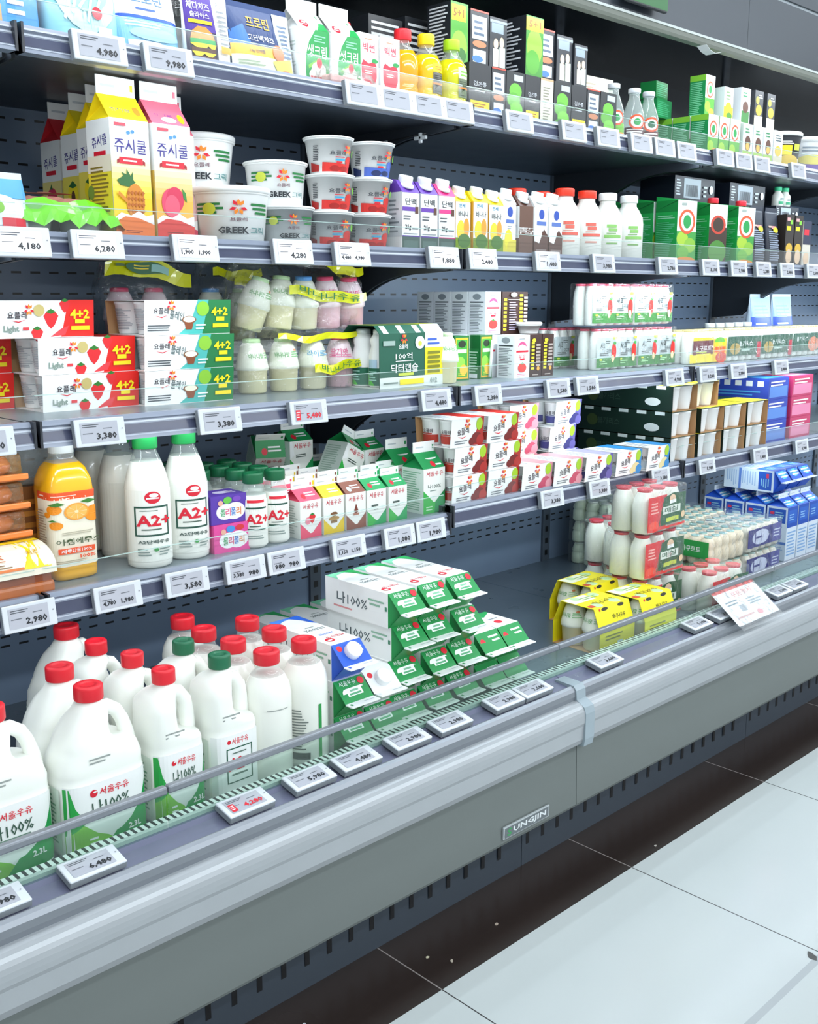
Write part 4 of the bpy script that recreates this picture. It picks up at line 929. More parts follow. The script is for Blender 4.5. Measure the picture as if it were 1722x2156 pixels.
pineside = [R(0, 0, 1, 0.62, '#f4e23c'), R(0, 0.56, 1, 0.14, '#f3ead2'), T('쥬시쿨', 0.55, 0.82, 0.09, '#3b2f86', 0.62, rot=0.12), R(0.3, 0.70, 0.5, 0.035, 'r'), L(0.12, 0.12, 0.78, 0.50, 15, '#8a7a2c'), E(0.1, 0.4, 0.14, 0.06, '#7a9a3a'), E(0.06, 0.25, 0.1, 0.03, 'o')]
backside = lambda fr, col: [R(0, 0, 1, 0.62, col), T('쥬시쿨', 0.5, 0.80, 0.1, '#3b2f86', 0.7, rot=0.1), R(0.25, 0.68, 0.5, 0.04, 'r')] + fr + [R(0.2, 0.30, 0.6, 0.02, 'dr'), R(0.15, 0.13, 0.7, 0.14, '#3c2a20')]
mini_pine = [E(0.5, 0.46, 0.26, 0.09, 'y'), E(0.5, 0.42, 0.1, 0.07, 'br'), P([(0.3, 0.53), (0.5, 0.58), (0.7, 0.53), (0.5, 0.51)], '#2f6b34')]
mini_red = [E(0.5, 0.47, 0.26, 0.09, '#d63457'), E(0.4, 0.42, 0.2, 0.06, '#ea9a5c'), P([(0.4, 0.55), (0.5, 0.6), (0.55, 0.54)], '#2f6b34')]
PW = dict(w=0.076, d=0.072, hb=0.195, hr=0.042, hf=0.030)
gable('juice_carton', roof='y', front=jf(pine, '#e8742c', '#f2d020', 0), sides=pineside, roofart=[T('쥬시쿨', 0.4, 0.45, 0.3, '#3b2f86', 0.5), E(0.82, 0.4, 0.09, 0.2, '#d98a2a')], **PW).put(0.955, 1.700, Z2, 'tall pineapple juice carton with a yellow gable and big fruit picture', rz=0.06)
gable('juice_carton', roof='#e26a80', front=jf(peach, '#d93a34', '#f2b84c', 0), sides=[R(0, 0, 1, 0.6, '#efc860'), L(0.2, 0.15, 0.6, 0.5, 9, '#9a7a3c')], roofart=[T('쥬시쿨', 0.4, 0.5, 0.3, '#3b2f86', 0.5), E(0.5, 0.2, 0.2, 0.12, 'w'), E(0.85, 0.3, 0.08, 0.2, 'y')], **PW).put(1.038, 1.700, Z2, 'tall peach juice carton with a pink gable and a big peach picture', rz=0.03)
gable('juice_carton', roof='#e26a80', front=jf(peach, '#d93a5a', '#f6cad0', 0), sides=[R(0, 0, 1, 0.6, '#f3cdd4')], **PW).put(1.098, 1.782, Z2, 'pink juice carton half hidden behind the peach carton', rz=0.03)
gable('juice_carton', roof='y', front=backside(mini_pine, '#f1df5a'), sides=backside(mini_pine, '#f1df5a'), **PW).put(0.985, 1.792, Z2, 'yellow gabled juice carton directly behind the pineapple carton', rz=0.05)
gable('juice_carton', roof='y', front=backside(mini_pine, '#f1df5a'), sides=backside(mini_pine, '#f1df5a'), **PW).put(1.000, 1.885, Z2, 'yellow gabled juice carton, third in depth behind the pineapple carton', rz=0.04)
gable('juice_carton', roof='#d0303a', front=backside(mini_red, '#f1e08a'), sides=backside(mini_red, '#f1e08a'), **PW).put(1.015, 2.000, Z2, 'red gabled juice carton at the back behind the yellow ones', rz=0.04)
# GREEK yogurt tubs
def greek(w): return [R(0, 0.78, 0.34, 0.05, '#1f7a3c'), R(0, 0.69, 0.38, 0.05, '#1f7a3c'), R(0, 0.60, 0.30, 0.05, '#1f7a3c'), R(0.72, 0.78, 0.28, 0.05, '#1f7a3c'), R(0.74, 0.69, 0.26, 0.05, '#1f7a3c'), R(0.78, 0.60, 0.22, 0.05, '#1f7a3c'), E(0.2, 0.70, 0.09, 0.13, 'mg')] + flower(0.56, 0.74, 0.115, 1.5) + [T('요플레', 0.56, 0.49, 0.10, '#6a3a4a', 0.2), T('GREEK', 0.50, 0.25, 0.15, '#20262c', 0.36), T('그릭', 0.80, 0.25, 0.15, '#2e7a7a', 0.2)]
gk = yocup('yogurt_tub', 0.062, 0.073, 0.094, greek(1), girth=0.155, lidh=0.011); gk.cat = 'yogurt tub'
gk.put(1.205, 1.735, Z2, 'wide white yogurt tub with green stripes at the front of the shelf')
gk.put(1.148, 1.835, Z2, 'wide white yogurt tub half hidden behind the front tub')
gk.put(1.205, 1.845, Z2 + 0.1055, 'wide white yogurt tub stacked on top at the back', rz=-0.05, rx=0.0)
gm_ = yocup('yogurt_tub', 0.044, 0.052, 0.072, greek(1), girth=0.108, lidh=0.004); gm_.cat = 'yogurt tub'
gm_.put(1.322, 1.712, Z2, 'medium yogurt tub with green stripes, lower of the two stacked')
yocup('yogurt_tub', 0.052, 0.060, 0.082, greek(1), girth=0.122, lidh=0.004).put(1.325, 1.748, Z2 + 0.0765, 'medium yogurt tub with green stripes, upper of the two stacked', cat='yogurt tub')
boxpack('box', 'box', 0.075, 0.06, 0.085, '#9aa2ac', front=[L(0.1, 0.5, 0.5, 0.3, 2, '#d8dde2'), R(0.66, 0.65, 0.18, 0.18, '#c84a5a')]).put(1.395, 2.02, Z2, 'plain grey box far back behind the yogurt tubs')
def berry(c1, c2): return [P([(0.26, 0), (1, 0), (1, 0.46), (0.88, 0.52), (0.74, 0.26), (0.26, 0.30)], c1), E(0.86, 0.34, 0.13, 0.18, c1), E(0.5, 0.1, 0.1, 0.1, c2), E(0.7, 0.1, 0.1, 0.09, c2), P([(0, 0), (0.2, 0), (0.2, 0.2), (0, 0.3)], c2), L(0.06, 0.35, 0.12, 0.5, 9, '#33383e'), T('요플레', 0.56, 0.60, 0.15, '#3a3f46', 0.34), R(0.5, 0.46, 0.2, 0.025, 'r'), R(0.5, 0.36, 0.2, 0.05, 'cy'), R(0.52, 0.28, 0.12, 0.05, 'r')] + flower(0.76, 0.72, 0.12, 1.3) + [E(0.95, 0.62, 0.05, 0.12, 'lg')]
sc_ = yocup('yogurt_cup', 0.037, 0.0475, 0.068, berry('#d8322c', '#a8201c'), girth=0.105, lidh=0.003)
bl_ = yocup('yogurt_cup', 0.037, 0.0475, 0.068, berry('#4a68c0', '#22305e'), girth=0.105, lidh=0.003)
for lv, (x1, x2) in enumerate(((1.424, 1.530), (1.426, 1.533), (1.424, 1.540))):
    sc_.put(x1, 1.702, Z2 + 0.0715*lv, 'red strawberry yogurt cup beside the medium tubs, %s in its stack' % ['lowest', 'middle', 'topmost'][lv], group='stacked yogurt cups', rz=0.1*lv - 0.05)
    (bl_ if lv == 2 else sc_).put(x2, 1.705, Z2 + 0.0715*lv, ('blueberry yogurt cup on top of the farther cup stack' if lv == 2 else 'red strawberry yogurt cup beside the purple protein cartons, %s' % ['lowest in its stack', 'middle of its stack'][lv]), group='stacked yogurt cups', rz=0.05*lv)
# prism cartons with white screw caps
def prism_carton(name, w, d, h, body, topc, front, sides, cap='w', base=None, gcap=None):
    k = Kit(name, 'drink carton'); b = MB()
    b.box(-w/2, w/2, -d/2, d/2, 0, h*0.80, body, r=0.003)
    b.art(front_map(w, d), w, h*0.8, front); b.art(side_map(w, d), d, h*0.8, sides)
    k.add('carton_body', b)
    t = MB().prism([(-d/2, h*0.795), (d/2, h*0.795), (d/2, h*0.98), (d*0.1, h*0.98), (-d*0.1, h*0.97)], -w/2, w/2, topc)
    k.add('sloped_top', t)
    c = cap_mb(w*0.30, 0, h*0.115, C(cap)); c.xf(Matrix.Translation((0, -d*0.12, h*0.92)) @ Matrix.Rotation(0.28, 4, 'X')); k.add('cap', c)
    cl = MB().lathe([(w*0.34, 0), (w*0.31, h*0.03)], cap, n=20); cl.xf(Matrix.Translation((0, -d*0.20, h*0.895)) @ Matrix.Rotation(0.5, 4, 'X')); k.add('cap_collar', cl)
    return k
for i, (x, c, nme) in enumerate(((1.611, 'pu', 'purple topped, nearer of two'), (1.667, 'pu', 'purple topped, farther of two'), (1.722, 'hk', 'pink topped'))):
    prism_carton('protein_carton', 0.052, 0.052, 0.150, 'w', C(c), [R(0, 0, 1, 0.24, '#3f5a52'), R(0.1, 0.04, 0.8, 0.14, '#56706a'), R(0, 0.24, 1, 0.02, c), T('단백', 0.48, 0.84, 0.12, '#30343a', 0.62), R(0, 0.68, 0.72, 0.07, c), R(0.72, 0.64, 0.18, 0.12, 'br'), L(0.06, 0.52, 0.5, 0.1, 2, '#5a6066'), T('21g', 0.32, 0.40, 0.11, '#23272c', 0.34), L(0.55, 0.36, 0.4, 0.05, 1, '#5a6066'), L(0.06, 0.28, 0.8, 0.03, 1, '#8a9096')],
        [R(0, 0.24, 1, 0.76, '#d7dadf'), L(0.2, 0.3, 0.6, 0.6, 8, '#8a9096')]).put(x, 1.682, Z2, 'white protein drink carton, %s' % nme, group='protein drink cartons')
ban_f = [R(0, 0, 1, 0.30, '#7a9a2c'), E(0.34, 0.44, 0.26, 0.2, '#f0d83c'), E(0.7, 0.5, 0.18, 0.18, '#f0a43c'), E(0.55, 0.24, 0.4, 0.14, '#4a7a2c'), T('연세', 0.4, 0.92, 0.08, '#3a8ab0', 0.4), T('바나나', 0.5, 0.76, 0.12, '#3a3f3a', 0.66)]
prism_carton('banana_drink_carton', 0.05, 0.05, 0.140, 'w', C('y'), ban_f, [R(0, 0, 1, 1, '#e0a52a')]).put(1.783, 1.69, Z2, 'orange sided drink carton, first of the yellow topped row', group='yellow topped drink cartons')
prism_carton('banana_drink_carton', 0.05, 0.05, 0.142, 'w', C('y'), ban_f, [R(0, 0, 1, 1, '#e0a52a')]).put(1.836, 1.685, Z2, 'white banana drink carton with a yellow top, second in its row', group='yellow topped drink cartons')
prism_carton('banana_drink_carton', 0.05, 0.05, 0.138, 'w', C('y'), ban_f, [R(0, 0, 1, 1, '#e0a52a')]).put(1.889, 1.685, Z2, 'white banana drink carton with a yellow top, third in its row', group='yellow topped drink cartons')
past = [R(0, 0, 1, 0.3, '#e2d44a'), E(0.4, 0.3, 0.3, 0.2, '#f0e43c'), E(0.6, 0.16, 0.3, 0.12, '#e0d04a'), E(0.5, 0.84, 0.2, 0.1, '#2a4fb0'), R(0.2, 0.62, 0.6, 0.07, '#5a78c0'), L(0.3, 0.5, 0.4, 0.08, 2, '#9aa6b0')]
prism_carton('protein_carton', 0.046, 0.046, 0.145, 'w', C('w'), past, [R(0, 0, 1, 0.5, '#e9e6c8')]).put(1.937, 1.683, Z2, 'white drink carton with a blue seal and yellow fruit', group='blue seal drink cartons')
choc = [P([(0, 0), (1, 0), (1, 0.42), (0.7, 0.55), (0.35, 0.26), (0, 0.3)], '#5a3a30'), R(0.1, 0.04, 0.8, 0.1, '#8a7a76'), E(0.5, 0.84, 0.2, 0.1, '#2a4fb0'), R(0.15, 0.62, 0.7, 0.08, '#5a78c0'), R(0.55, 0.40, 0.1, 0.1, 'br')]
prism_carton('protein_carton', 0.05, 0.048, 0.142, 'w', C('#5a3a30'), [R(0, 0, 1, 1, '#6a4a3c'), T('고단백', 0.5, 0.5, 0.5, 'w', 0.3, rot=PI/2)], [R(0, 0, 1, 0.35, '#7a5a4a'), E(0.5, 0.6, 0.3, 0.12, '#5a78c0')]).put(1.995, 1.683, Z2, 'brown chocolate drink carton with vertical white lettering', group='blue seal drink cartons')
for i in range(2):
    prism_carton('protein_carton', 0.05, 0.048, 0.145, 'w', C('w'), choc, [R(0, 0, 1, 0.4, '#6a4a3c')]).put(2.052 + 0.057*i, 1.683, Z2, 'white chocolate drink carton with a blue seal, %s past the brown one' % ORD[i], group='blue seal drink cartons')
yp = [(0.029, 0), (0.032, 0.004), (0.032, 0.095), (0.030, 0.112), (0.022, 0.130), (0.0165, 0.140), (0.0165, 0.152)]
def ydrink(cap, c1, c2): return bottle('yogurt_drink_bottle', 'yogurt bottle', [(r*1.25, z) for r, z in yp], 0.150, mat('#f0f1ea', 0.3), (0.0235, 0.019, cap), art=[R(0.2, 0.62, 0.45, 0.10, c1), R(0.28, 0.50, 0.4, 0.1, c1), R(0.1, 0.3, 0.8, 0.09, c1), R(0.2, 0.1, 0.5, 0.05, c2), L(0.2, 0.42, 0.5, 0.05, 1, c2)], artz=(0.03, 0.11), girth=0.06, a0=-PI/2 - 0.5)
yr = ydrink('#ee3a22', '#e06a5c', '#d89a8c'); yg = ydrink('w', '#8cc46a', '#7aa860')
yr.put(2.180, 1.690, Z2, 'white yogurt drink bottle with a red cap, front, nearer of two', group='yogurt drink bottles')
yr.put(2.272, 1.690, Z2, 'white yogurt drink bottle with a red cap, front, farther of two', group='yogurt drink bottles')
yg.put(2.362, 1.690, Z2, 'white yogurt drink bottle with a white cap, nearer of two', group='yogurt drink bottles')
yg.put(2.458, 1.690, Z2, 'white yogurt drink bottle with a white cap, beside the green cartons', group='yogurt drink bottles')
yr.put(2.095, 1.775, Z2, 'red capped yogurt drink bottle behind the blue seal carton', group='yogurt drink bottles')
yr.put(2.205, 1.785, Z2, 'red capped yogurt drink bottle behind the white chocolate cartons', group='yogurt drink bottles')
yr.put(2.262, 1.775, Z2, 'red capped yogurt drink bottle directly behind the front red capped pair', group='yogurt drink bottles')
# tall green soy cartons with slanted tops
def tall_soy(body, capc, fr, sd, fcol=None):
    w, d, h = 0.086, 0.076, 0.182; k = Kit('soy_carton', 'drink carton'); b = MB()
    b.prism([(-d/2, 0), (d/2, 0), (d/2, h), (-d/2, h*0.93)], -w/2, w/2, body)
    b.art(front_map(w, d), w, h*0.93, fr); b.art(side_map(w, d), d, h*0.93, sd)
    k.add('carton_body', b)
    if capc: k.add('cap', cap_mb(0.016, 0, 0.016, C(capc)).xf(Matrix.Translation((0.008, -d*0.12, h*0.955))))
    return k
sfr = [R(0, 0, 1, 1, '#e6ece8'), R(0, 0, 1, 0.5, '#3fa044'), E(0.3, 0.38, 0.3, 0.12, '#a9cc3c'), E(0.7, 0.28, 0.3, 0.12, '#8cc03c'), E(0.35, 0.16, 0.3, 0.1, '#6ab03c'), E(0.5, 0.04, 0.5, 0.05, '#dc8a3a'), E(0.5, 0.66, 0.42, 0.20, '#e4562c'), E(0.5, 0.66, 0.32, 0.155, '#e6ece8'), E(0.5, 0.66, 0.2, 0.11, 'g'), R(0.2, 0.92, 0.25, 0.04, '#9aa6a0')]
ssd = [R(0, 0.82, 1, 0.18, '#17803a'), L(0.1, 0.70, 0.8, 0.07, 2, '#8fd8a8'), L(0.06, 0.06, 0.88, 0.60, 20, '#5cc088'), P([(0.1, 0.86), (1, 1.0), (1, 0.98)], '#0f5a28')]
bodyg = '#22a34c'
for i, (x, y, cp_, lb) in enumerate(((2.705, 1.698, None, 'tall green soy carton with a white ringed front, first of three'), (2.888, 1.705, 'r', 'tall green soy carton with a red cap, middle of three fronts'), (3.040, 1.698, 'r', 'tall green soy carton with a red cap, beside the navy pouches'))):
    tall_soy(bodyg, cp_, sfr if i != 1 else [R(0, 0, 1, 1, '#dfe4e0'), R(0, 0, 1, 0.62, '#3c2a20'), E(0.5, 0.2, 0.5, 0.2, '#4a8a34'), E(0.5, 0.66, 0.42, 0.16, '#c8402c'), E(0.5, 0.66, 0.3, 0.12, '#3c2a20')], ssd).put(x, y, Z2, lb, group='tall green soy cartons', rz=-0.10)
for i in range(2):
    tall_soy(bodyg, None, sfr, ssd).put(2.712 + 0.004*i, 1.784 + 0.085*i, Z2, 'tall green soy carton, %s behind the first ringed front' % ['directly', 'two places'][i], group='tall green soy cartons', rz=-0.06)
# dark pouches and boxes further along
npo = [L(0.1, 0.1, 0.8, 0.55, 14, '#8a96aa'), R(0.3, 0.68, 0.4, 0.05, '#e08a8a'), E(0.6, 0.66, 0.2, 0.05, 'y'), R(0.1, 0.7, 0.2, 0.03, '#d8b0a0')]
for i, x in enumerate((3.165, 3.262)):
    pillow('soy_pouch', 'pouch', 0.082, 0.172, 0.05, '#1d2434', npo).put(x, 1.70, Z2, 'navy pouch covered in small white text, %s past the green cartons' % ORD[i], group='navy pouches')
for i, x in enumerate((3.348, 3.410)):
    boxpack('drink_box', 'drink box', 0.055, 0.05, 0.165, '#2a2320', front=[R(0.1, 0.7, 0.5, 0.08, 'y'), R(0.5, 0.82, 0.3, 0.08, 'lg'), R(0.1, 0.88, 0.4, 0.06, '#e0a0a0'), E(0.5, 0.36, 0.4, 0.1, '#d8b03c'), E(0.5, 0.2, 0.36, 0.14, '#e0c0a0')]).put(x, 1.70, Z2, 'tall dark drink box with yellow banana art, %s past the navy pouches' % ORD[i], group='tall dark banana boxes')
boxpack('drink_box', 'drink box', 0.055, 0.05, 0.15, '#d6d0c4', front=[R(0, 0.5, 1, 0.5, '#28304c'), R(0.1, 0.7, 0.6, 0.12, 'r'), E(0.5, 0.2, 0.36, 0.14, '#e0c0a0')]).put(3.472, 1.70, Z2, 'tall cream and navy drink box past the dark banana boxes')
dbar = [L(0.04, 0.78, 0.12, 0.19, 6, '#c8d2dc'), R(0.22, 0.76, 0.42, 0.22, '#aab6c0')] + [R(0.27 + 0.025*i, 0.78, 0.012, 0.13, '#0f141c') for i in range(12)] + [L(0.70, 0.78, 0.1, 0.15, 3, '#c8d2dc'), E(0.9, 0.88, 0.05, 0.05, '#dfe6ea')]
for i, (x, y) in enumerate(((2.925, 1.835), (3.225, 1.825))):
    boxpack('drink_tray', 'drink box', 0.225, 0.12, 0.256, '#141a28', front=dbar).put(x, y, Z2, 'dark navy case with white barcode panels, %s behind the front cartons' % ['nearer one', 'farther one'][i], group='dark navy cases')
for i in range(2):
    pr = [(0.017, 0), (0.019, 0.003), (0.019, 0.035), (0.011, 0.046), (0.011, 0.052)]
    bottle('shot_bottle', 'bottle', pr, 0.05, MILK, (0.0125, 0.013, '#38c48c'), art=[R(0.1, 0.1, 0.8, 0.3, '#38a878'), L(0.2, 0.5, 0.6, 0.3, 2, '#6a8a8a')], artz=(0.004, 0.034), girth=0.04).put(3.425 + 0.05*i, 1.765, Z2 + 0.20, 'tiny white bottle with a mint cap, %s of the pair on the shelf board' % ORD[i], group='tiny mint capped bottles')
boxpack('drink_tray', 'drink box', 0.16, 0.09, 0.199, '#1a2230', front=dbar).put(3.45, 1.785, Z2, 'dark case carrying the tiny mint capped bottles')
# thin wire with pale clips along the bracket under the top shelf
k = Kit('wire_cable', 'cable')
k.add('wire', MB().tube([(1.7, 2.09, 1.560), (1.7, 2.02, 1.566), (1.7, 1.90, 1.566), (1.7, 1.80, 1.570), (1.7, 1.70, 1.574)], 0.002, black, n=6, side=Vector((1, 0, 0))))
for y, z in ((1.985, 1.560), (1.825, 1.560), (1.715, 1.566)):
    c = MB().box(1.694, 1.7005, y - 0.018, y + 0.018, z - 0.004, z + 0.004, '#b9c0c2', r=0.0015)
    c.box(1.694, 1.7, y - 0.004, y + 0.004, z - 0.011, z + 0.011, '#b9c0c2', r=0.0015); k.add('cable_clip', c)
k.put(0, 0, 0, 'thin black wire held by three pale clips under the top shelf')
# ================================================================== THIRD SHELF
Z3 = 1.0265
def straw(cx, cy, s, asp): return [P([(cx - s, cy + s*0.5*asp), (cx - s*0.6, cy + s*asp), (cx + s*0.6, cy + s*asp), (cx + s, cy + s*0.5*asp), (cx + s*0.5, cy - s*0.6*asp), (cx, cy - s*1.1*asp), (cx - s*0.5, cy - s*0.6*asp)], '#e02a30'), P([(cx - s*0.7, cy + s*1.0*asp), (cx, cy + s*1.4*asp), (cx + s*0.7, cy + s*1.0*asp), (cx, cy + s*0.75*asp)], '#2f7a2c')]
AR = 2.9
red_f = [P([(0.66, 0), (1, 0), (1, 1), (0.74, 1)], '#e2231c'), P([(0.55, 0.0), (0.70, 0.05), (0.74, 0.3), (0.66, 0.22)], '#e2434a')] + straw(0.56, 0.46, 0.075, AR) + straw(0.70, 0.82, 0.055, AR) + straw(0.42, 0.06, 0.06, AR) + [T('요플레', 0.23, 0.60, 0.20, '#3a3036', 0.19), P([(0.16, 0.47), (0.24, 0.43), (0.32, 0.49), (0.24, 0.40)], 'r'), E(0.44, 0.72, 0.055, 0.055*AR, '#c9b775'), T('Light', 0.17, 0.22, 0.22, '#8a9a90', 0.15), R(0.28, 0.2, 0.06, 0.08, '#e2434a'), T('4+2', 0.85, 0.62, 0.26, 'y', 0.20), R(0.80, 0.36, 0.10, 0.12, 'y'), R(0.76, 0.18, 0.19, 0.11, 'y')] + flower(0.34, 0.74, 0.055, AR)
red_t = [P([(0.62, 0), (1, 0), (1, 1), (0.7, 1)], '#d8231c'), L(0.05, 0.3, 0.4, 0.5, 5, '#9aa0b0'), E(0.55, 0.5, 0.1, 0.2, '#e2434a'), E(0.66, 0.75, 0.08, 0.15, '#e2434a')]
grn_f = [P([(0.64, 0), (1, 0), (1, 1), (0.72, 1)], '#1f7a44'), P([(0.38, 0), (0.66, 0), (0.73, 1), (0.60, 1), (0.52, 0.3)], '#4fb5ae'), T('요플레', 0.18, 0.68, 0.18, '#3a3036', 0.17), P([(0.11, 0.55), (0.19, 0.51), (0.27, 0.57), (0.19, 0.48)], 'r'), T('플레인', 0.36, 0.55, 0.26, '#5a6a6a', 0.16, rot=-0.15), E(0.66, 0.74, 0.075, 0.075*AR, '#8cc63c'), E(0.50, 0.42, 0.085, 0.11, '#8a5a3c'), P([(0.44, 0.40), (0.56, 0.40), (0.535, 0.14), (0.465, 0.14)], '#8a4a2c'), E(0.50, 0.43, 0.07, 0.085, 'cr'), L(0.03, 0.1, 0.3, 0.2, 3, '#4a5056'), L(0.58, 0.12, 0.12, 0.2, 2, 'w'), T('4+2', 0.86, 0.66, 0.26, 'y', 0.20), R(0.82, 0.38, 0.10, 0.12, 'y'), R(0.78, 0.18, 0.19, 0.12, 'y')] + flower(0.29, 0.84, 0.055, AR)
grn_t = [P([(0.50, 0), (1, 0), (1, 1), (0.58, 1)], '#4fb5ae'), P([(0.68, 0), (1, 0), (1, 1), (0.72, 1)], '#1f7a44'), L(0.08, 0.3, 0.35, 0.4, 3, '#3a6ab0')]
cart = [L(0.05, 0.05, 0.9, 0.9, 13, '#a7aeb4')]
red_k = sleeve('yogurt_sleeve_pack', 3, 2, 0.061, 0.064, red_f, red_t, cupart=cart)
grn_k = sleeve('yogurt_sleeve_pack', 3, 2, 0.064, 0.064, grn_f, grn_t, cupart=cart)
H3 = 0.0646
red_k.put(0.914, 1.825, Z3, 'red and white strawberry yogurt sleeve pack, lowest of three', group='strawberry yogurt sleeve packs')
red_k.put(0.912, 1.828, Z3 + H3, 'red and white strawberry yogurt sleeve pack, middle of three', group='strawberry yogurt sleeve packs')
red_k.put(0.838, 1.838, Z3 + 2*H3, 'red and white strawberry yogurt sleeve pack, topmost, shifted over the two below', group='strawberry yogurt sleeve packs', rz=0.03)
for j in range(2):
    red_k.put(0.722, 1.93, Z3 + H3*j, 'white backed yogurt sleeve pack at the near end, %s of two' % ['lower', 'upper'][j], group='strawberry yogurt sleeve packs')
grn_k.put(1.104, 1.802, Z3, 'green and white plain yogurt sleeve pack, lowest of three', group='plain yogurt sleeve packs')
grn_k.put(1.106, 1.80, Z3 + H3, 'green and white plain yogurt sleeve pack, middle of three', group='plain yogurt sleeve packs')
grn_k.put(1.104, 1.804, Z3 + 2*H3, 'green and white plain yogurt sleeve pack, topmost of three', group='plain yogurt sleeve packs', rz=0.06)
# pot-bellied milk bottles in bags
def belly(col, lab, top='#e9ecdc'):
    b = MB(); pr = [(0.026, 0), (0.029, 0.003), (0.0315, 0.046), (0.0345, 0.048), (0.035, 0.054), (0.0335, 0.060), (0.030, 0.078), (0.023, 0.098), (0.0175, 0.106)]
    b.lathe(pr, [mat(col, 0.3, sss=0.1)]*3 + [mat(top, 0.3, sss=0.1)]*5, n=22); f = interp(pr)
    mp = wrap_map(f, -PI/2 - 0.2, W=0.08); z0, z1 = 0.064, 0.092
    b.art(lambda u, v, e: mp(u, v + z0, e), 0.08, z1 - z0, lab, curved=True, e0=0.0006)
    return b.mesh('milk_bottle')
def bcap(c): return MB().lathe([(0.0185, 0.104), (0.019, 0.106), (0.0185, 0.112), (0.012, 0.113)], c, n=18).mesh('lid')
lab_g = [T('바나나맛', 0.35, 0.5, 0.4, '#6fae6a', 0.4), L(0.6, 0.3, 0.35, 0.5, 3, '#7fba7a'), E(0.75, 0.85, 0.06, 0.1, '#e08a5a')]
lab_b = [T('라이트', 0.4, 0.5, 0.5, '#5aa8d8', 0.5), L(0.62, 0.3, 0.3, 0.5, 2, '#8ac0e0')]
lab_p = [T('딸기맛', 0.4, 0.5, 0.6, '#e0508a', 0.5), L(0.1, 0.1, 0.7, 0.3, 2, '#e88ab0')]
ME = dict(c=belly('#f0eabf', lab_g), b=belly('#f0ebca', lab_b), p=belly('#eec3cf', lab_p, '#f0dbe2'))
CM = dict(c=bcap('#b8d8a4'), b=bcap('#5a9ad8'), p=bcap('#d8406a'))
def bag(seq, pitch, label, x, y, z, rz, seed, w, d, h, tilt=0.0, header=None, cup=None):
    k = Kit('bottle_bag', 'bagged milk')
    for i, (c, dx, dy, dz, rt) in enumerate(seq):
        o = k.add('milk_bottle', ME[c], loc=(dx, dy, dz), rot=rt); k.add('lid', CM[c], parent=o)
    k.add('clear_bag', crumple(w, d, h, FILM(), seed, 0.007))
    for hx, hy, hz, hw, hh, tx, rr in header or ():
        b = MB(); n = 10; rnd = random.Random(seed); v = []; f = []
        for i in range(n + 1):
            u = i/n; wob = 0.006*math.sin(5*u + seed) + 0.003*math.sin(13*u)
            v += [(-hw/2 + hw*u, -0.004*math.sin(9*u), wob), (-hw/2 + hw*u, 0.004*math.sin(7*u), wob + hh*(0.75 + 0.25*math.sin(PI*u)))]
        f = [(2*i, 2*i+2, 2*i+3, 2*i+1) for i in range(n)]
        b.add(v, f, mat('#e6e81e', 0.25, coat=0.4))
        wob = lambda u, vv, e: (-hw/2 + u, -0.0065 - e, 0.006*math.sin(5*u/hw + seed) + 0.003*math.sin(13*u/hw) + vv)
        if tx == 'logo': b.art(wob, hw, hh, [E(0.45, 0.5, 0.24, 0.34, '#1f6a3a'), R(0.5, 0.3, 0.2, 0.4, '#9ad0c8'), L(0.3, 0.4, 0.2, 0.3, 2, 'y'), L(0.1, 0.4, 0.12, 0.3, 1, '#4a6a2a')], curved=True)
        elif tx: b.art(wob, hw, hh, [T(tx, 0.5, 0.5, 0.62, '#2a7a3c', 0.8)], curved=True)
        b.xf(Matrix.Translation((hx, hy, hz)) @ Matrix.Rotation(rr, 4, 'Y')); k.add('printed_header', b)
    return k.put(x, y, z, label, rz=rz, group='bagged milk bottles')
B0 = (0, 0, 0)
bag([('c', -0.118, 0, 0, (0, 0, 0.3)), ('c', -0.036, 0, 0, (0, 0, -0.1)), ('b', 0.045, 0, 0, (0, 0, 0.1)), ('p', 0.122, 0.0, 0, (0, 0, -0.2))], 0.08, 'clear bag of four milk bottles standing on the shelf, three cream, one pink', 1.43, 1.828, Z3 + 0.001, 0.0, 3, 0.33, 0.082, 0.128,
    header=[(0.04, -0.030, 0.108, 0.22, 0.015, '', 0.03), (0.085, -0.046, 0.040, 0.14, 0.022, '바나나우유', -0.04)])
bag([('c', -0.125, 0.01, 0.0, (0.15, 0.25, 0)), ('c', -0.052, 0.0, 0.0, (0.0, 0.12, 0)), ('b', 0.018, 0.0, 0.0, (0.1, -0.05, 0)), ('p', 0.086, 0.0, 0.0, (0.05, -0.08, 0)), ('p', 0.155, 0.0, -0.0, (0.1, -0.12, 0))], 0.08, 'clear bag of pot bellied milk bottles lying on the standing bagged bottles', 1.452, 1.852, Z3 + 0.1315, 0.0, 8, 0.36, 0.085, 0.135,
    header=[(0.06, -0.04, 0.062, 0.22, 0.024, '바나나우유', 0.05), (0.12, -0.012, 0.122, 0.13, 0.022, '', 0.12)])
bag([('p', -0.05, 0, 0, B0), ('p', 0.03, 0, 0, B0)], 0.07, 'clear bag with two pink milk bottles and a yellow header behind the green sleeves', 1.150, 1.985, Z3 + 0.105, 0.0, 12, 0.20, 0.085, 0.16, header=[(0.0, -0.035, 0.128, 0.20, 0.036, 'logo', 0.10)])
boxpack('drink_box', 'drink box', 0.20, 0.09, 0.104, '#d9dee0', front=[L(0.1, 0.2, 0.6, 0.6, 4, 'gy')]).put(1.165, 1.985, Z3, 'plain pale box hidden under the pink milk bag')
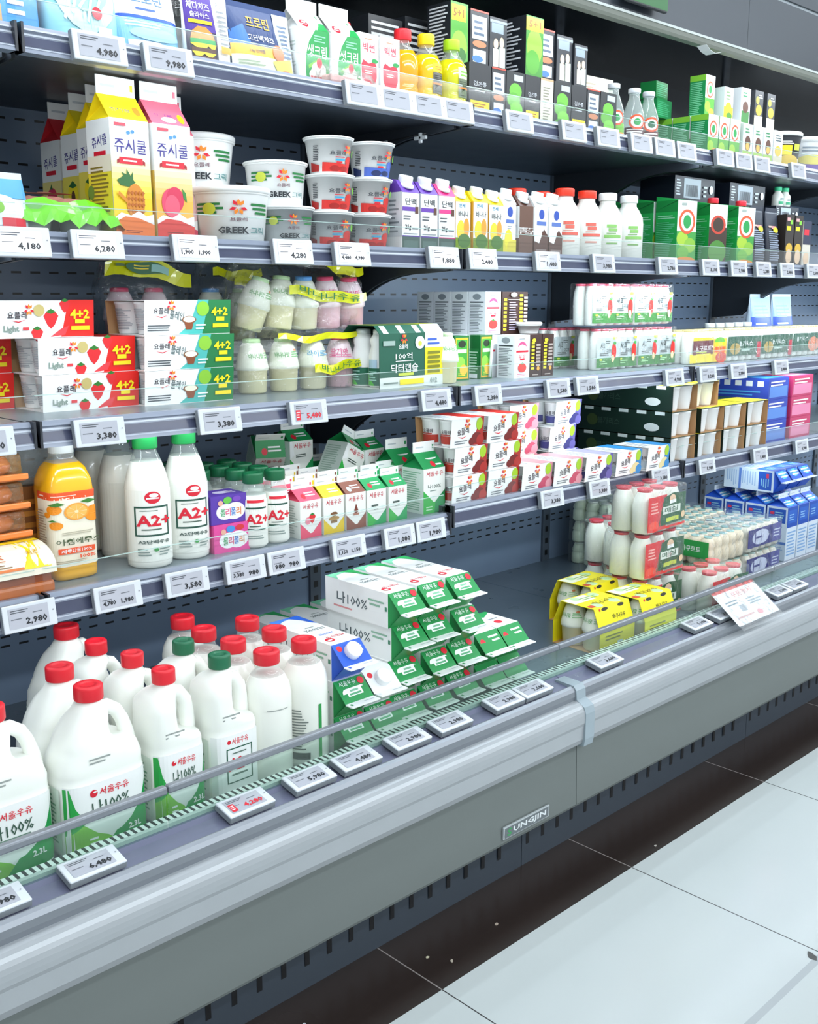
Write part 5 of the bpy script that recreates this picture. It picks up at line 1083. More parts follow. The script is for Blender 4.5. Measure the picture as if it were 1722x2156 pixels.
bag([('b', -0.08, 0, 0, B0), ('c', 0.0, 0, 0, B0), ('c', 0.075, 0, 0, (0, 0.1, 0))], 0.07, 'clear bag with cream milk bottles and a yellow green header behind the lying bag', 1.40, 1.985, Z3 + 0.105, 0.0, 21, 0.25, 0.09, 0.165, header=[(-0.02, -0.02, 0.135, 0.13, 0.022, '', 0.0), (0.04, -0.046, 0.105, 0.18, 0.026, '', 0.12)])
boxpack('drink_box', 'drink box', 0.24, 0.09, 0.104, '#d9dee0', front=[L(0.1, 0.2, 0.6, 0.6, 4, 'gy')]).put(1.40, 1.985, Z3, 'plain pale box hidden under the cream milk bag')
# green carrier of capsule bottles
k = Kit('bottle_carrier', 'drink pack'); W, D, H = 0.212, 0.115, 0.138; s = MB(); t = 0.0014; ch = 0.018
s.prism([(-D/2, 0.0), (-D/2 + t, 0.0), (-D/2 + t, H - ch), (-D/2 + ch, H - t), (D/2 - ch, H - t), (D/2 - t, H - ch), (D/2 - t, 0), (D/2, 0), (D/2, H - ch), (D/2 - ch, H), (-D/2 + ch, H), (-D/2, H - ch)], -W/2, W/2, '#1d5a46')
s.box(-W/2, W/2, -D/2, D/2, 0, t, '#dfe6e0')
fr = [R(0, 0, 1, 0.20, '#dbe3dd'), R(0.70, 0.20, 0.30, 0.52, '#efe02a'), R(0.70, 0.72, 0.30, 0.28, '#dfe6f0'), T('요플레', 0.36, 0.76, 0.10, 'w', 0.14), T('100억', 0.37, 0.58, 0.13, 'w', 0.26), R(0.24, 0.485, 0.28, 0.012, 'w'), T('닥터캡슐', 0.38, 0.36, 0.16, 'w', 0.42), R(0.28, 0.22, 0.24, 0.05, 'mg'), E(0.62, 0.82, 0.075, 0.12, '#dfe6f0'), E(0.62, 0.80, 0.03, 0.05, 'mg'), R(0.05, 0.78, 0.18, 0.09, '#9ab0a8'), R(0.30, 0.05, 0.38, 0.10, 'y'), L(0.05, 0.07, 0.24, 0.06, 1, '#7a8a82'), T('4+2', 0.84, 0.10, 0.10, '#9aa6a0', 0.12), L(0.74, 0.76, 0.2, 0.16, 2, '#3a5ab0')] + [R(0.74, 0.24 + 0.09*i, 0.2, 0.05, '#7a7a1c') for i in range(5)] + flower(0.36, 0.90, 0.06, 1.7)
s.art(plane_map((-W/2, -D/2, 0), (1,0,0), (0,0,1)), W, H - ch, fr)
U = Vector((0, ch, ch))
s.art(plane_map((-W/2, -D/2, H - ch), (1,0,0), U), W, U.length, [R(0.70, 0, 0.3, 1, '#dfe6f0')] + [R(0.06 + 0.25*i, 0.0, 0.08, 0.9, '#e9efee') for i in range(3)])
s.art(top_map(W, D - 2*ch, H), W, D - 2*ch, [R(0, 0, 1, 1, '#d8dc2c'), R(0.1, 0.2, 0.7, 0.6, '#2a6a50')])
k.add('card_carrier', s)
b = MB(); pr = [(0.024, 0.0), (0.026, 0.003), (0.026, 0.07), (0.021, 0.09), (0.024, 0.104), (0.015, 0.118)]
b.lathe(pr, 'w', n=20); mp = wrap_map(interp(pr), PI, W=0.06)
b.art(lambda u, v, e: mp(u, v + 0.004, e), 0.06, 0.062, [R(0, 0, 1, 0.62, '#1d6a50'), P([(0, 0), (0.6, 0), (0.2, 0.5), (0, 0.5)], '#4fc43c'), R(0.3, 0.62, 0.4, 0.3, '#b8d4ea'), L(0.3, 0.15, 0.4, 0.4, 4, '#9ad0c0')], curved=True, e0=0.0006)
me = b.mesh('bottle'); cm = MB().lathe([(0.0165, 0.116), (0.0165, 0.126), (0.012, 0.128)], FOIL, n=16).mesh('lid')
for i in range(3):
    for j in range(2):
        o = k.add('bottle', me, loc=(-0.070 + 0.068*i, -0.026 + 0.053*j, 0.002)); k.add('lid', cm, parent=o)
k.put(1.668, 1.772, Z3, 'dark green card carrier of capsule yogurt bottles', rz=0.06)
# single banana milk bottle
k = Kit('milk_bottle', 'milk bottle'); k.add('bottle_body', ME['c']); k.add('lid', CM['c']); k.put(1.800, 1.735, Z3, 'single cream banana milk bottle beside the green carrier', rz=0.2, sc=(0.92, 0.92, 1.04))
# small tetra bricks
gold = [R(0.08, 0.04, 0.84, 0.92, '#d8a52a'), R(0.14, 0.08, 0.72, 0.84, '#3f9a34'), E(0.5, 0.82, 0.26, 0.08, '#20301c'), R(0.2, 0.62, 0.6, 0.08, '#dfe8d0'), E(0.4, 0.4, 0.3, 0.14, '#8cd04a'), E(0.6, 0.24, 0.26, 0.12, '#e0b43c'), L(0.25, 0.1, 0.5, 0.08, 2, 'y')]
tea = boxpack('tea_carton', 'drink carton', 0.050, 0.040, 0.107, '#1d6a34', front=gold, sides=[R(0.1, 0.1, 0.8, 0.6, '#2a7a40'), L(0.15, 0.15, 0.7, 0.5, 8, '#bfe0c4'), R(0.2, 0.02, 0.6, 0.1, 'w')])
tea.put(1.880, 1.775, Z3, 'small green and gold tea carton, nearer of the two', group='green gold tea cartons', rz=-0.05)
tea.put(1.965, 1.775, Z3, 'small green and gold tea carton, beside the lone white peach carton', group='green gold tea cartons', rz=0.1)
k = Kit('straw', 'straw'); k.root(MB().tube([(0, 0, 0), (0.008, 0, 0.09)], 0.0035, mat('#e8f0ee', 0.3), n=8)); k.put(1.975, 1.7495, Z3 + 0.005, 'white wrapped straw leaning on the farther tea carton')
pf = [T('우유', 0.5, 0.50, 0.10, 'r', 0.5), R(0.1, 0.60, 0.8, 0.045, 'r'), P([(0.18, 0.72), (0.3, 0.82), (0.5, 0.86), (0.7, 0.82), (0.82, 0.72), (0.7, 0.76), (0.5, 0.79), (0.3, 0.76)], '#e04a7a'), L(0.3, 0.90, 0.4, 0.03, 1, '#5a6066'), E(0.5, 0.24, 0.28, 0.11, '#dc3a34'), P([(0.4, 0.33), (0.5, 0.37), (0.6, 0.33), (0.5, 0.31)], '#3a8a3c'), L(0.15, 0.04, 0.7, 0.07, 2, '#e08aa0'), R(0.35, 0.42, 0.3, 0.04, 'r')]
ps = [E(0.5, 0.88, 0.24, 0.07, '#8a9298'), R(0.1, 0.74, 0.8, 0.03, '#3a4046'), L(0.1, 0.05, 0.8, 0.66, 18, '#7f868c')]
wpeach = boxpack('peach_milk_carton', 'milk carton', 0.058, 0.058, 0.106, '#e9edf0', front=pf, sides=ps)
brf = [R(0, 0.9, 1, 0.1, '#3a221c')] + [R(0.12, 0.18 + 0.085*i, 0.26, 0.055, '#e3dc2c') for i in range(8)] + [R(0.5, 0.25 + 0.08*i, 0.36, 0.05, '#a89a92') for i in range(7)] + [E(0.3, 0.87, 0.16, 0.045, '#e3dc2c'), E(0.68, 0.2, 0.12, 0.05, '#e8a13c'), L(0.2, 0.03, 0.6, 0.06, 1, '#a89a92')]
wpeach.put(2.050, 1.738, Z3, 'small white peach milk carton with small text down one side', group='small white peach milk cartons')
brown = boxpack('dark_milk_carton', 'milk carton', 0.046, 0.055, 0.106, '#3a211b', front=brf, sides=brf)
brown.put(2.105, 1.738, Z3, 'small dark brown milk carton with yellow squares, nearer of the lower pair', group='small brown milk cartons')
brown.put(2.154, 1.738, Z3, 'small dark brown milk carton with yellow squares, farther of the lower pair', group='small brown milk cartons')
zb = Z3 + 0.1065
for i in range(2):
    boxpack('milk_tray', 'milk carton', 0.11, 0.09, 0.106, '#e9edf0', front=pf, sides=ps).put(1.990 + 0.125*i, 1.83, Z3, 'row of small milk cartons under the upper row, %s half' % ['nearer', 'farther'][i])
for i in range(4):
    wpeach.put(2.022 + 0.0, 1.812 + 0.061*i, zb, 'small white peach milk carton on the upper row, %s in depth' % ORD[i], group='upper small white peach milk cartons')
boxpack('dark_milk_carton', 'milk carton', 0.10, 0.055, 0.106, '#3a211b', front=[R(0.05, 0.08 + 0.1*i, 0.12, 0.06, '#e3dc2c') for i in range(8)] + [R(0.66, 0.08 + 0.1*i, 0.13, 0.06, '#e3dc2c') for i in range(9)] + [R(0.82, 0.2 + 0.09*i, 0.14, 0.05, '#cfc8c4') for i in range(8)] + [L(0.24, 0.08, 0.36, 0.7, 12, '#a59ab0'), E(0.42, 0.93, 0.13, 0.06, '#9a948e'), R(0.2, 0.8, 0.45, 0.02, '#cfc8c4'), E(0.93, 0.2, 0.05, 0.05, '#e8a13c')]).put(2.106, 1.81, zb, 'wide dark brown milk carton with yellow squares standing on the upper row')
yocup('yogurt_cup', 0.024, 0.030, 0.024, [], lidh=0.006).put(2.135, 1.76, zb, 'small white lidded cup sitting on the brown cartons')
# apple yogurt bottle packs
apl = lambda: [P([(0.0, 0.0), (1, 0), (1, 0.30), (0, 0.30)], '#2f7a2c'), R(0, 0.30, 1, 0.62, '#b9c2c3')] + [x for b in (0, 0.5) for x in (T('사과', b + 0.14, 0.66, 0.22, '#2a302c', 0.14), T('요구르트', b + 0.26, 0.50, 0.12, '#2a302c', 0.16), L(b + 0.06, 0.36, 0.22, 0.1, 2, '#5a625e'), L(b + 0.2, 0.72, 0.12, 0.12, 2, '#5a625e'), E(b + 0.40, 0.48, 0.058, 0.26, '#d8281f'), E(b + 0.385, 0.27, 0.036, 0.12, '#efd9a0'), R(b + 0.38, 0.86, 0.09, 0.08, 'mg'), E(b + 0.42, 0.74, 0.03, 0.05, '#3a9a3c'), L(b + 0.06, 0.1, 0.18, 0.12, 2, '#a8d8a0'), R(b + 0.05, 0.22, 0.06, 0.05, 'mg'))]
bp1 = [(0.80, 0), (1.0, 0.04), (1.0, 0.66), (0.92, 0.80), (0.72, 0.92), (0.70, 0.95)]
ap = bpack('yogurt_bottle_pack', 5, 2, 0.0385, 0.112, MILK, '#e0506a', band=apl()[:2] + apl()[2:], bandz=(0.06, 0.86), prof=bp1, capr=0.44)
zz = Z3 + 0.122
for (x, y, z, lb) in ((2.498, 1.775, Z3, 'apple yogurt bottle pack, nearer one of the lower front pair'), (2.696, 1.772, Z3, 'apple yogurt bottle pack, farther one of the lower front pair'), (2.475, 1.777, zz, 'apple yogurt bottle pack, nearer one of the upper pair'), (2.672, 1.774, zz, 'apple yogurt bottle pack, farther one of the upper pair'), (2.47, 1.90, Z3, 'apple yogurt bottle pack behind the lower front pair')):
    ap.put(x, y, z, lb, group='apple yogurt bottle packs')
ylb = [R(0, 0, 0.72, 0.34, 'y'), R(0.06, 0.30, 0.56, 0.55, '#6a1c2c'), R(0.06, 0.85, 0.56, 0.12, 'y'), T('요구르트', 0.34, 0.55, 0.18, 'w', 0.44), R(0.14, 0.25, 0.4, 0.09, 'y'), L(0.14, 0.36, 0.36, 0.1, 1, 'mg'), R(0.62, 0.0, 0.38, 0.9, '#f0c81c'), E(0.84, 0.16, 0.16, 0.22, '#d8402c'), R(0.64, 0.36, 0.32, 0.22, '#e8641c'), E(0.78, 0.80, 0.14, 0.16, '#6ab83c'), R(0.64, 0.62, 0.3, 0.14, 'y')]
gnb = [R(0, 0.16, 1, 0.72, '#1c5a40'), E(0.2, 0.42, 0.15, 0.22, '#b89a4a'), T('불가리스', 0.52, 0.60, 0.20, 'w', 0.40), R(0.86, 0.05, 0.12, 0.6, '#c8243c'), L(0.4, 0.3, 0.3, 0.12, 1, '#bfd8cc')]
gnp = [R(0, 0.16, 1, 0.72, '#22604a'), T('불가리스', 0.3, 0.65, 0.18, 'w', 0.4), E(0.7, 0.42, 0.2, 0.3, '#e08a6a')]
bp2 = [(0.84, 0), (1.0, 0.05), (1.0, 0.80), (0.86, 0.90), (0.80, 0.94)]
bpack('drink_bottle_pack', 5, 2, 0.042, 0.102, MILK, '#d9c88a', band=ylb, bandz=(0.04, 0.80), prof=bp2, capr=0.46).put(2.915, 1.735, Z3, 'small bottle pack with a yellow and maroon label', group='small gold lidded bottle packs')
for i, (x, bb, lb) in enumerate(((3.135, gnb, 'first green one past the yellow label'), (3.352, gnb, 'second green one past the yellow label'), (3.57, gnp, 'green one with a peach'))):
    bpack('drink_bottle_pack', 5, 2, 0.042, 0.102, MILK, '#d9c88a', band=bb, bandz=(0.04, 0.86), prof=bp2, capr=0.46).put(x, 1.735, Z3, 'small bottle pack with a dark green label, %s' % lb, group='small gold lidded bottle packs')
for i in range(5):
    pr = [(0.021, 0), (0.023, 0.003), (0.023, 0.07), (0.014, 0.095), (0.014, 0.102)]
    bottle('yogurt_bottle', 'bottle', pr, 0.10, MILK, (0.0165, 0.014, 'w')).put(3.20 + 0.062*i, 1.86, Z3, 'white capped small bottle behind the green packs, %s along' % ORD[i], group='white capped small bottles')
for i in range(2):
    pillow('milk_pouch', 'pouch', 0.15, 0.20, 0.07, '#cfe0f0', [R(0, 0.0, 1, 1, '#a4c4e2'), R(0, 0.34, 1, 0.30, '#1f4cc0'), R(0, 0.12, 1, 0.22, '#3f6fd4'), R(0.1, 0.5, 0.5, 0.03, '#dfeaf4'), P([(0.5, 0.1), (1, 0.1), (1, 0.3), (0.7, 0.24)], '#dfeaf4'), L(0.1, 0.62, 0.7, 0.25, 4, '#8ab4d8'), R(0, 0.06, 1, 0.04, 'cr')]).put(3.66 + 0.165*i, 1.93, Z3, 'tall white and blue pouch at the far end, %s one' % ['nearer', 'farther'][i], group='tall blue pouches')
# ================================================================== LOWEST SHELF
Z4 = 0.7375; Z4R = 0.7525
# amber cheese packs
amber = mat('#e08a1e', 0.25, coat=0.5); amber_d = mat('#a8602a', 0.4)
for j in range(3):
    k = Kit('smoked_cheese_pack', 'cheese pack')
    b = MB()
    for t in range(2): b.lathe([(0.020, 0.004), (0.030, 0.010), (0.033, 0.022), (0.028, 0.036), (0.015, 0.042)], amber, n=18, p=2.6, sx=1.5, cx=-0.05 + 0.10*t)
    k.add('cheese_portion', b)
    t_ = MB(); t_.box(-0.105, 0.105, -0.055, 0.055, 0.0, 0.006, mat('#c8722c', 0.3, coat=0.4)); t_.box(-0.108, 0.108, -0.06, -0.052, 0.002, 0.012, mat('#e8823c', 0.3, coat=0.3), r=0.002)
    k.add('tray', t_)
    k.add('clear_film', MB().box(-0.104, 0.104, -0.05, 0.05, 0.006, 0.047, mat('#f0c890', 0.1, trans=True, alpha=0.88, tint='#f4dcb8', noise=0.2), r=0.010))
    k.put(0.655, 1.775, Z4 + 0.0835 + 0.0500*j, 'amber smoked cheese pack in an orange tray, %s of the stack' % ['lowest', 'middle', 'topmost'][j], group='amber cheese packs', rz=0.05 - 0.04*j)
k = Kit('deli_pack', 'cheese pack')
k.add('tray', MB().box(-0.105, 0.105, -0.07, 0.07, 0, 0.022, mat('#b8642c', 0.35, coat=0.3, noise=0.15), r=0.006))
k.add('contents', MB().box(-0.10, 0.10, -0.065, 0.065, 0.020, 0.036, mat('#8a4420', 0.5, noise=0.3)))
b = MB(); mm = 12
rings = []
for i in range(mm + 1):
    a = PI*i/mm
    rings.append((-0.072*math.cos(a), 0.036 + 0.044*math.sin(a)**0.8))
b.prism(rings, -0.108, 0.108, mat('#efe9d6', 0.3, coat=0.3))
fm_ = lambda u, v, e: (-0.108 + u, -0.072*math.cos(PI*min(0.98, 0.06 + 0.5*v/0.08)) - e*1.5 - 0.0006, 0.036 + 0.044*math.sin(PI*min(0.98, 0.06 + 0.5*v/0.08))**0.8 + e)
b.art(fm_, 0.216, 0.08, [R(0.74, 0.0, 0.22, 1, '#f2d81c'), R(0, 0.82, 1, 0.18, '#f2d020'), E(0.30, 0.22, 0.07, 0.15, '#c8343c'), T('치즈', 0.52, 0.34, 0.22, '#c86a3c', 0.2), L(0.40, 0.08, 0.3, 0.12, 2, '#8a6a4c'), L(0.3, 0.6, 0.35, 0.1, 1, '#b09a6c'), R(0, 0, 0.74, 0.06, '#d8742c'), T('치즈', 0.85, 0.4, 0.14, '#c89a14', 0.1)], curved=True)
k.add('printed_film', b)
k.put(0.660, 1.715, Z4, 'yellow and white deli cheese pack in a brown tray under the amber packs')
k = Kit('plastic_box', 'box')
k.root(MB().box(-0.055, 0.055, -0.045, 0.045, 0, 0.075, mat('#f2f6f4', 0.06, trans=True, alpha=0.88, noise=0.2), r=0.008)); k.put(0.80, 1.835, Z4 + 0.16, 'empty clear plastic clamshell on the packs beside the juice bottle')
boxpack('box', 'box', 0.11, 0.085, 0.158, '#8a5a30', front=[L(0.1, 0.1, 0.8, 0.8, 6, '#c98a3c')]).put(0.80, 1.835, Z4, 'amber brown pack under the clear clamshell')
# fruit juice bottles
OJ = mat('#efb01a', 0.18, coat=0.5)
prof = [(0.036, 0), (0.041, 0.004), (0.042, 0.012), (0.042, 0.148), (0.0425, 0.156), (0.0405, 0.176), (0.033, 0.196), (0.0215, 0.210), (0.0185, 0.214), (0.0185, 0.224)]
def orange(cx, cy, r, asp): return [E(cx, cy, r, r*asp, '#f0921e')]
jl = [R(0, 0, 1, 1, '#efe9d4'), R(0, 0.90, 1, 0.10, '#e8562a'), L(0.34, 0.94, 0.5, 0.022, 1, '#f6d8c8'), R(0.08, 0.94, 0.12, 0.02, '#f6d8c8')] + orange(0.36, 0.77, 0.10, 0.62) + orange(0.26, 0.70, 0.06, 0.62) + orange(0.38, 0.56, 0.085, 0.62) + orange(0.88, 0.68, 0.12, 0.9) + [E(0.65, 0.73, 0.17, 0.115, '#f0a23c'), E(0.65, 0.73, 0.145, 0.097, '#f6b85a'), E(0.65, 0.73, 0.03, 0.02, '#f8e0b0')] + [P([(0.65, 0.73), (0.65 + 0.14*math.cos(a), 0.73 + 0.094*math.sin(a)), (0.65 + 0.14*math.cos(a + 0.06), 0.73 + 0.094*math.sin(a + 0.06))], '#f8e0b0') for a in [i*PI/4 for i in range(8)]] + [P([(0.30, 0.84), (0.42, 0.88), (0.5, 0.84), (0.40, 0.82)], '#3c7a2c'), P([(0.70, 0.86), (0.8, 0.89), (0.9, 0.86), (0.8, 0.83)], '#3c7a2c'), P([(0.28, 0.62), (0.36, 0.65), (0.42, 0.62)], '#3c7a2c'), T('아침에주스', 0.66, 0.34, 0.085, '#4a5a3a', 0.56), R(0.40, 0.18, 0.45, 0.075, '#e8562a'), T('제주감귤100%', 0.62, 0.218, 0.05, 'w', 0.38), L(0.45, 0.43, 0.4, 0.05, 2, '#b8b09a'), L(0.05, 0.28, 0.22, 0.5, 14, '#a08a70'), L(0.35, 0.05, 0.5, 0.05, 2, '#b0a890'), T('100%', 0.75, 0.13, 0.05, '#e8562a', 0.2)]
jk = bottle('juice_bottle', 'juice bottle', prof, 0.206, OJ, (0.0215, 0.018, mat('#eef3f2', 0.15, trans=True, alpha=0.35)), art=jl, artz=(0.026, 0.158), girth=0.120, a0=-PI/2 - 0.42, p=5.0, n=40)
jk.put(0.832, 1.735, Z4, 'large square bottle of orange juice with a citrus label', rz=0.0)
jk.put(0.795, 1.93, Z4, 'square juice bottle mostly hidden behind the front orange juice', rz=-0.05)
# tall milk bottles
pm = [(0.036, 0), (0.0405, 0.004), (0.041, 0.012), (0.041, 0.148), (0.039, 0.158), (0.0345, 0.176), (0.025, 0.204), (0.0205, 0.214), (0.0195, 0.222)]
al = [R(0, 0, 1, 1, '#f0f2ea'), E(0.55, 0.90, 0.14, 0.085, 'r'), E(0.57, 0.93, 0.08, 0.03, 'w'), R(0.44, 0.88, 0.22, 0.018, 'w'), FR(0.22, 0.36, 0.62, 0.42, 0.03, '#1d4f40'), T('A2+', 0.56, 0.58, 0.16, 'r', 0.62), L(0.32, 0.71, 0.4, 0.02, 1, '#5d7468'), L(0.34, 0.44, 0.42, 0.035, 1, '#4d6458'), T('A2단백우유', 0.55, 0.28, 0.055, '#5a6a64', 0.56), L(0.26, 0.08, 0.26, 0.12, 3, '#8a9a94'), L(0.62, 0.08, 0.24, 0.12, 3, '#8a9a94'), E(0.57, 0.17, 0.04, 0.028, '#3ca04a')]
def milkb(a0): return bottle('milk_bottle', 'milk bottle', pm, 0.196, MILK, (0.0225, 0.026, '#1e9c4e'), art=al, artz=(0.014, 0.146), girth=0.105, a0=a0)
milk_f = milkb(-PI/2 - 0.42)
milk_f.put(0.978, 1.702, Z4, 'tall green capped milk bottle at the very front, beside the orange juice', group='tall green capped milk bottles')
milk_f.put(1.066, 1.712, Z4, 'tall green capped milk bottle beside the purple and pink boxes', group='tall green capped milk bottles', rz=0.1)
pb_ = [R(0, 0, 1, 1, '#eef0e8'), L(0.55, 0.25, 0.4, 0.6, 14, '#9aa49e'), R(0.6, 0.1, 0.25, 0.12, '#5a5f5c')]
mb2 = bottle('milk_bottle', 'milk bottle', pm, 0.196, MILK, (0.0225, 0.026, '#1e9c4e'), art=pb_, artz=(0.014, 0.146), girth=0.105, a0=-PI/2 - 0.3)
mb2.put(0.982, 1.808, Z4, 'tall green capped milk bottle right behind the front one', group='tall green capped milk bottles')
mb3 = bottle('milk_bottle', 'milk bottle', pm, 0.196, MILK, (0.0225, 0.026, '#dfe8ea'), art=pb_, artz=(0.014, 0.146), girth=0.105, a0=-PI/2 - 0.3)
mb3.put(0.972, 1.90, Z4, 'tall milk bottle at the back whose cap hides behind the rail', group='tall green capped milk bottles')
# purple and pink boxes
def kid(c, c2): return boxpack('kids_drink_box', 'drink box', 0.080, 0.062, 0.056, c, front=[R(0, 0, 1, 1, c), E(0.66, 0.42, 0.30, 0.30, 'w'), E(0.40, 0.42, 0.26, 0.28, 'w'), R(0.30, 0.2, 0.45, 0.42, 'w'), T('롤', 0.32, 0.40, 0.28, '#3aa05a', 0.14), T('리', 0.47, 0.40, 0.28, '#e04a7a', 0.14), T('폴', 0.62, 0.40, 0.28, '#3a7ac8', 0.14), T('리', 0.77, 0.40, 0.28, '#e8883c', 0.14), E(0.46, 0.82, 0.12, 0.12, '#6ac04a' if c == '#5b3aa6' else '#4a90d8'), E(0.72, 0.84, 0.12, 0.1, c2), E(0.26, 0.74, 0.07, 0.1, '#e8b09a')], sides=[L(0.1, 0.15, 0.7, 0.6, 8, '#cfc4e6')], top=[E(0.5, 0.5, 0.2, 0.2, '#d8d0f0'), L(0.6, 0.3, 0.3, 0.4, 3, '#e8e0f4')])
kid('#e64f9e', '#d8383c').put(1.146, 1.708, Z4, 'pink kids drink box with colourful lettering under the purple box', rz=-0.06)
kid('#5b3aa6', '#7a4ab8').put(1.143, 1.712, Z4 + 0.0565, 'purple kids drink box with colourful lettering stacked on the pink one', rz=-0.04)
# small milk bottles
ps_ = [(0.023, 0), (0.0265, 0.004), (0.027, 0.085), (0.0255, 0.097), (0.0245, 0.108), (0.019, 0.124), (0.017, 0.131)]
als = [R(0, 0, 1, 1, '#f0f2ea'), R(0.25, 0.93, 0.5, 0.06, 'r'), R(0.2, 0.80, 0.62, 0.035, '#1d4f40'), T('A2+', 0.54, 0.58, 0.22, 'r', 0.7), R(0.22, 0.34, 0.55, 0.03, '#1d4f40'), L(0.3, 0.40, 0.4, 0.05, 1, '#4d6458'), L(0.2, 0.14, 0.6, 0.1, 2, '#8a9a94')]
sb = bottle('small_milk_bottle', 'milk bottle', ps_, 0.106, MILK, (0.0205, 0.021, '#14663f'), art=als, artz=(0.006, 0.098), girth=0.07, a0=-PI/2 - 0.42)
g = 'small green capped milk bottles'
sb.put(1.205, 1.688, Z4, 'small dark green capped milk bottle in front, right beside the pink box', group=g)
sb.put(1.262, 1.692, Z4, 'small dark green capped milk bottle in front, beside the strawberry milk carton', group=g)
for j in range(1, 5):
    for i in range(2 if j < 4 else 1):
        sb.put(1.204 + 0.057*i, 1.69 + 0.0565*j, Z4, 'small dark green capped milk bottle, %s in depth behind the %s front one' % (ORD[j - 1], ['nearer', 'farther'][i]), group=g)
for j in range(3):
    sb.put(1.146, 1.785 + 0.0565*j, Z4, 'small dark green capped milk bottle, %s in depth behind the purple box' % ORD[j], group=g)
# small gable milk cartons
def small_milk(c, art, rc=None, tx='서울우유', side='#e8ece8'):
    return gable('small_milk_carton', 0.057, 0.057, 0.078, 0.022, 0.016, body='#eef0ea', roof=c, front=[P([(0, 0), (1, 0), (1, 0.42), (0.56, 0.12), (0.46, 0.12), (0.0, 0.42)], c), T(tx, 0.5, 0.85, 0.15, '#c83a4a', 0.74)] + art, sides=[L(0.12, 0.1, 0.76, 0.8, 12, '#b9c4bc')], roofart=[E(0.3, 0.35, 0.1, 0.2, rc or 'r'), L(0.42, 0.3, 0.45, 0.4, 2, 'w')])
sm = {'pink': small_milk('#e8506f', straw(0.56, 0.50, 0.16, 0.73) + [E(0.35, 0.46, 0.12, 0.1, '#e88a9c')]),
      'yellow': small_milk('#e2c21e', [E(0.5, 0.52, 0.18, 0.06, '#7a5230'), E(0.5, 0.40, 0.26, 0.06, '#b08a4a'), R(0.35, 0.28, 0.3, 0.06, '#8a6a3a')], 'y'),
      'brown': small_milk('#8a5240', [P([(0.5, 0.70), (0.62, 0.48), (0.5, 0.42), (0.38, 0.48)], '#7a3a2c'), R(0.36, 0.38, 0.28, 0.06, '#b0725a')], '#c9d4da'),
      'green': small_milk('#1fa05a', [L(0.22, 0.50, 0.56, 0.12, 1, '#4a5a54'), L(0.34, 0.42, 0.36, 0.05, 1, '#8a9a94'), P([(0, 0.42), (0.46, 0.12), (0.3, 0.0), (0, 0.0)], '#37b24a')])}
g = 'small gable milk cartons'
XC = [1.332, 1.394, 1.456, 1.516, 1.580]
fl = ['pink', 'yellow', 'brown', 'green', 'green']
lb = ['small strawberry milk carton with a pink roof at the shelf front', 'small banana milk carton with a yellow roof at the shelf front', 'small chocolate milk carton with a brown roof at the shelf front', 'small green milk carton at the shelf front, beside the chocolate one', 'small green milk carton at the shelf front, farther of the two']
for i in range(5):
    sm[fl[i]].put(XC[i], 1.695, Z4, lb[i], group=g, rz=0.03)
colnm = {'pink': 'strawberry', 'yellow': 'banana', 'brown': 'chocolate', 'green': 'nearer green'}
for i in range(5):
    for j in range(1, 5 if i < 4 else 3):
        if j > 3 or (i >= 3 and j > 1): continue
        sm[fl[i]].put(XC[i] - 0.004*j, 1.695 + 0.061*j, Z4, 'small gable carton behind the front %s carton, %s in depth' % (colnm[fl[i]] if i < 4 else 'farther green', ORD[j - 1]), group=g)
# cartons lying on and standing at the back
gs = sm['green']; g2 = 'green milk cartons at the back'
boxm = gable('milk_carton', 0.068, 0.068, 0.082, 0.024, 0.018, body='#eef0ea', roof='#1f9150', front=[P([(0, 0), (1, 0), (1, 0.5), (0.6, 0.16), (0.4, 0.16), (0, 0.5)], '#37b24a'), P([(0.5, 0), (1, 0), (1, 0.5), (0.6, 0.16)], '#1f9150'), P([(0.0, 0.5), (0, 1), (0.1, 1), (0.2, 0.6)], 'w'), T('서울우유', 0.55, 0.86, 0.15, '#c83a4a', 0.74), L(0.25, 0.52, 0.5, 0.12, 2, '#4a5a54')], sides=[R(0, 0, 1, 1, '#dcebe2'), L(0.1, 0.1, 0.8, 0.8, 12, '#a9c8b6')], roofart=[E(0.3, 0.35, 0.1, 0.2, 'r'), L(0.42, 0.3, 0.45, 0.4, 2, 'w')])
zt = Z4 + 0.119
boxpack('milk_tray', 'milk carton', 0.17, 0.07, 0.078, '#e3ece6', front=[L(0.1, 0.2, 0.6, 0.5, 4, '#9ac0a8')]).put(1.47, 1.955, Z4, 'pale green milk carton lying flat under the standing back carton')
boxpack('milk_tray', 'milk carton', 0.155, 0.085, 0.052, '#e3ece6', front=[L(0.1, 0.2, 0.6, 0.5, 3, '#9ac0a8')]).put(1.615, 1.868, Z4, 'pale green milk carton lying flat under the tipped over carton')
boxm.put(1.512, 1.955, Z4 + 0.0785, 'green roofed milk carton standing high at the back on the small cartons', group=g2)
boxm.put(1.440, 1.975, Z4 + 0.096, 'green milk carton lying tilted against the standing one at the back', group=g2, rx=0.75, rz=-0.4)
gs.put(1.372, 1.995, Z4, 'small green milk carton standing at the back past the rows of caps', group=g2, rz=0.4)
boxm.put(1.570, 1.868, Z4 + 0.070, 'green milk carton tipped over on the small cartons', group=g2, ry=0.5, rz=0.05)
boxm.put(1.664, 1.872, Z4 + 0.0525, 'green milk carton standing upright beside the tipped one', group=g2, rz=0.1)
gs.put(1.640, 1.775, Z4, 'small green milk carton between the front rows and the upright one', group=g2)
gs.put(1.600, 1.965, Z4, 'small green milk carton at the back behind the tipped one', group=g2)
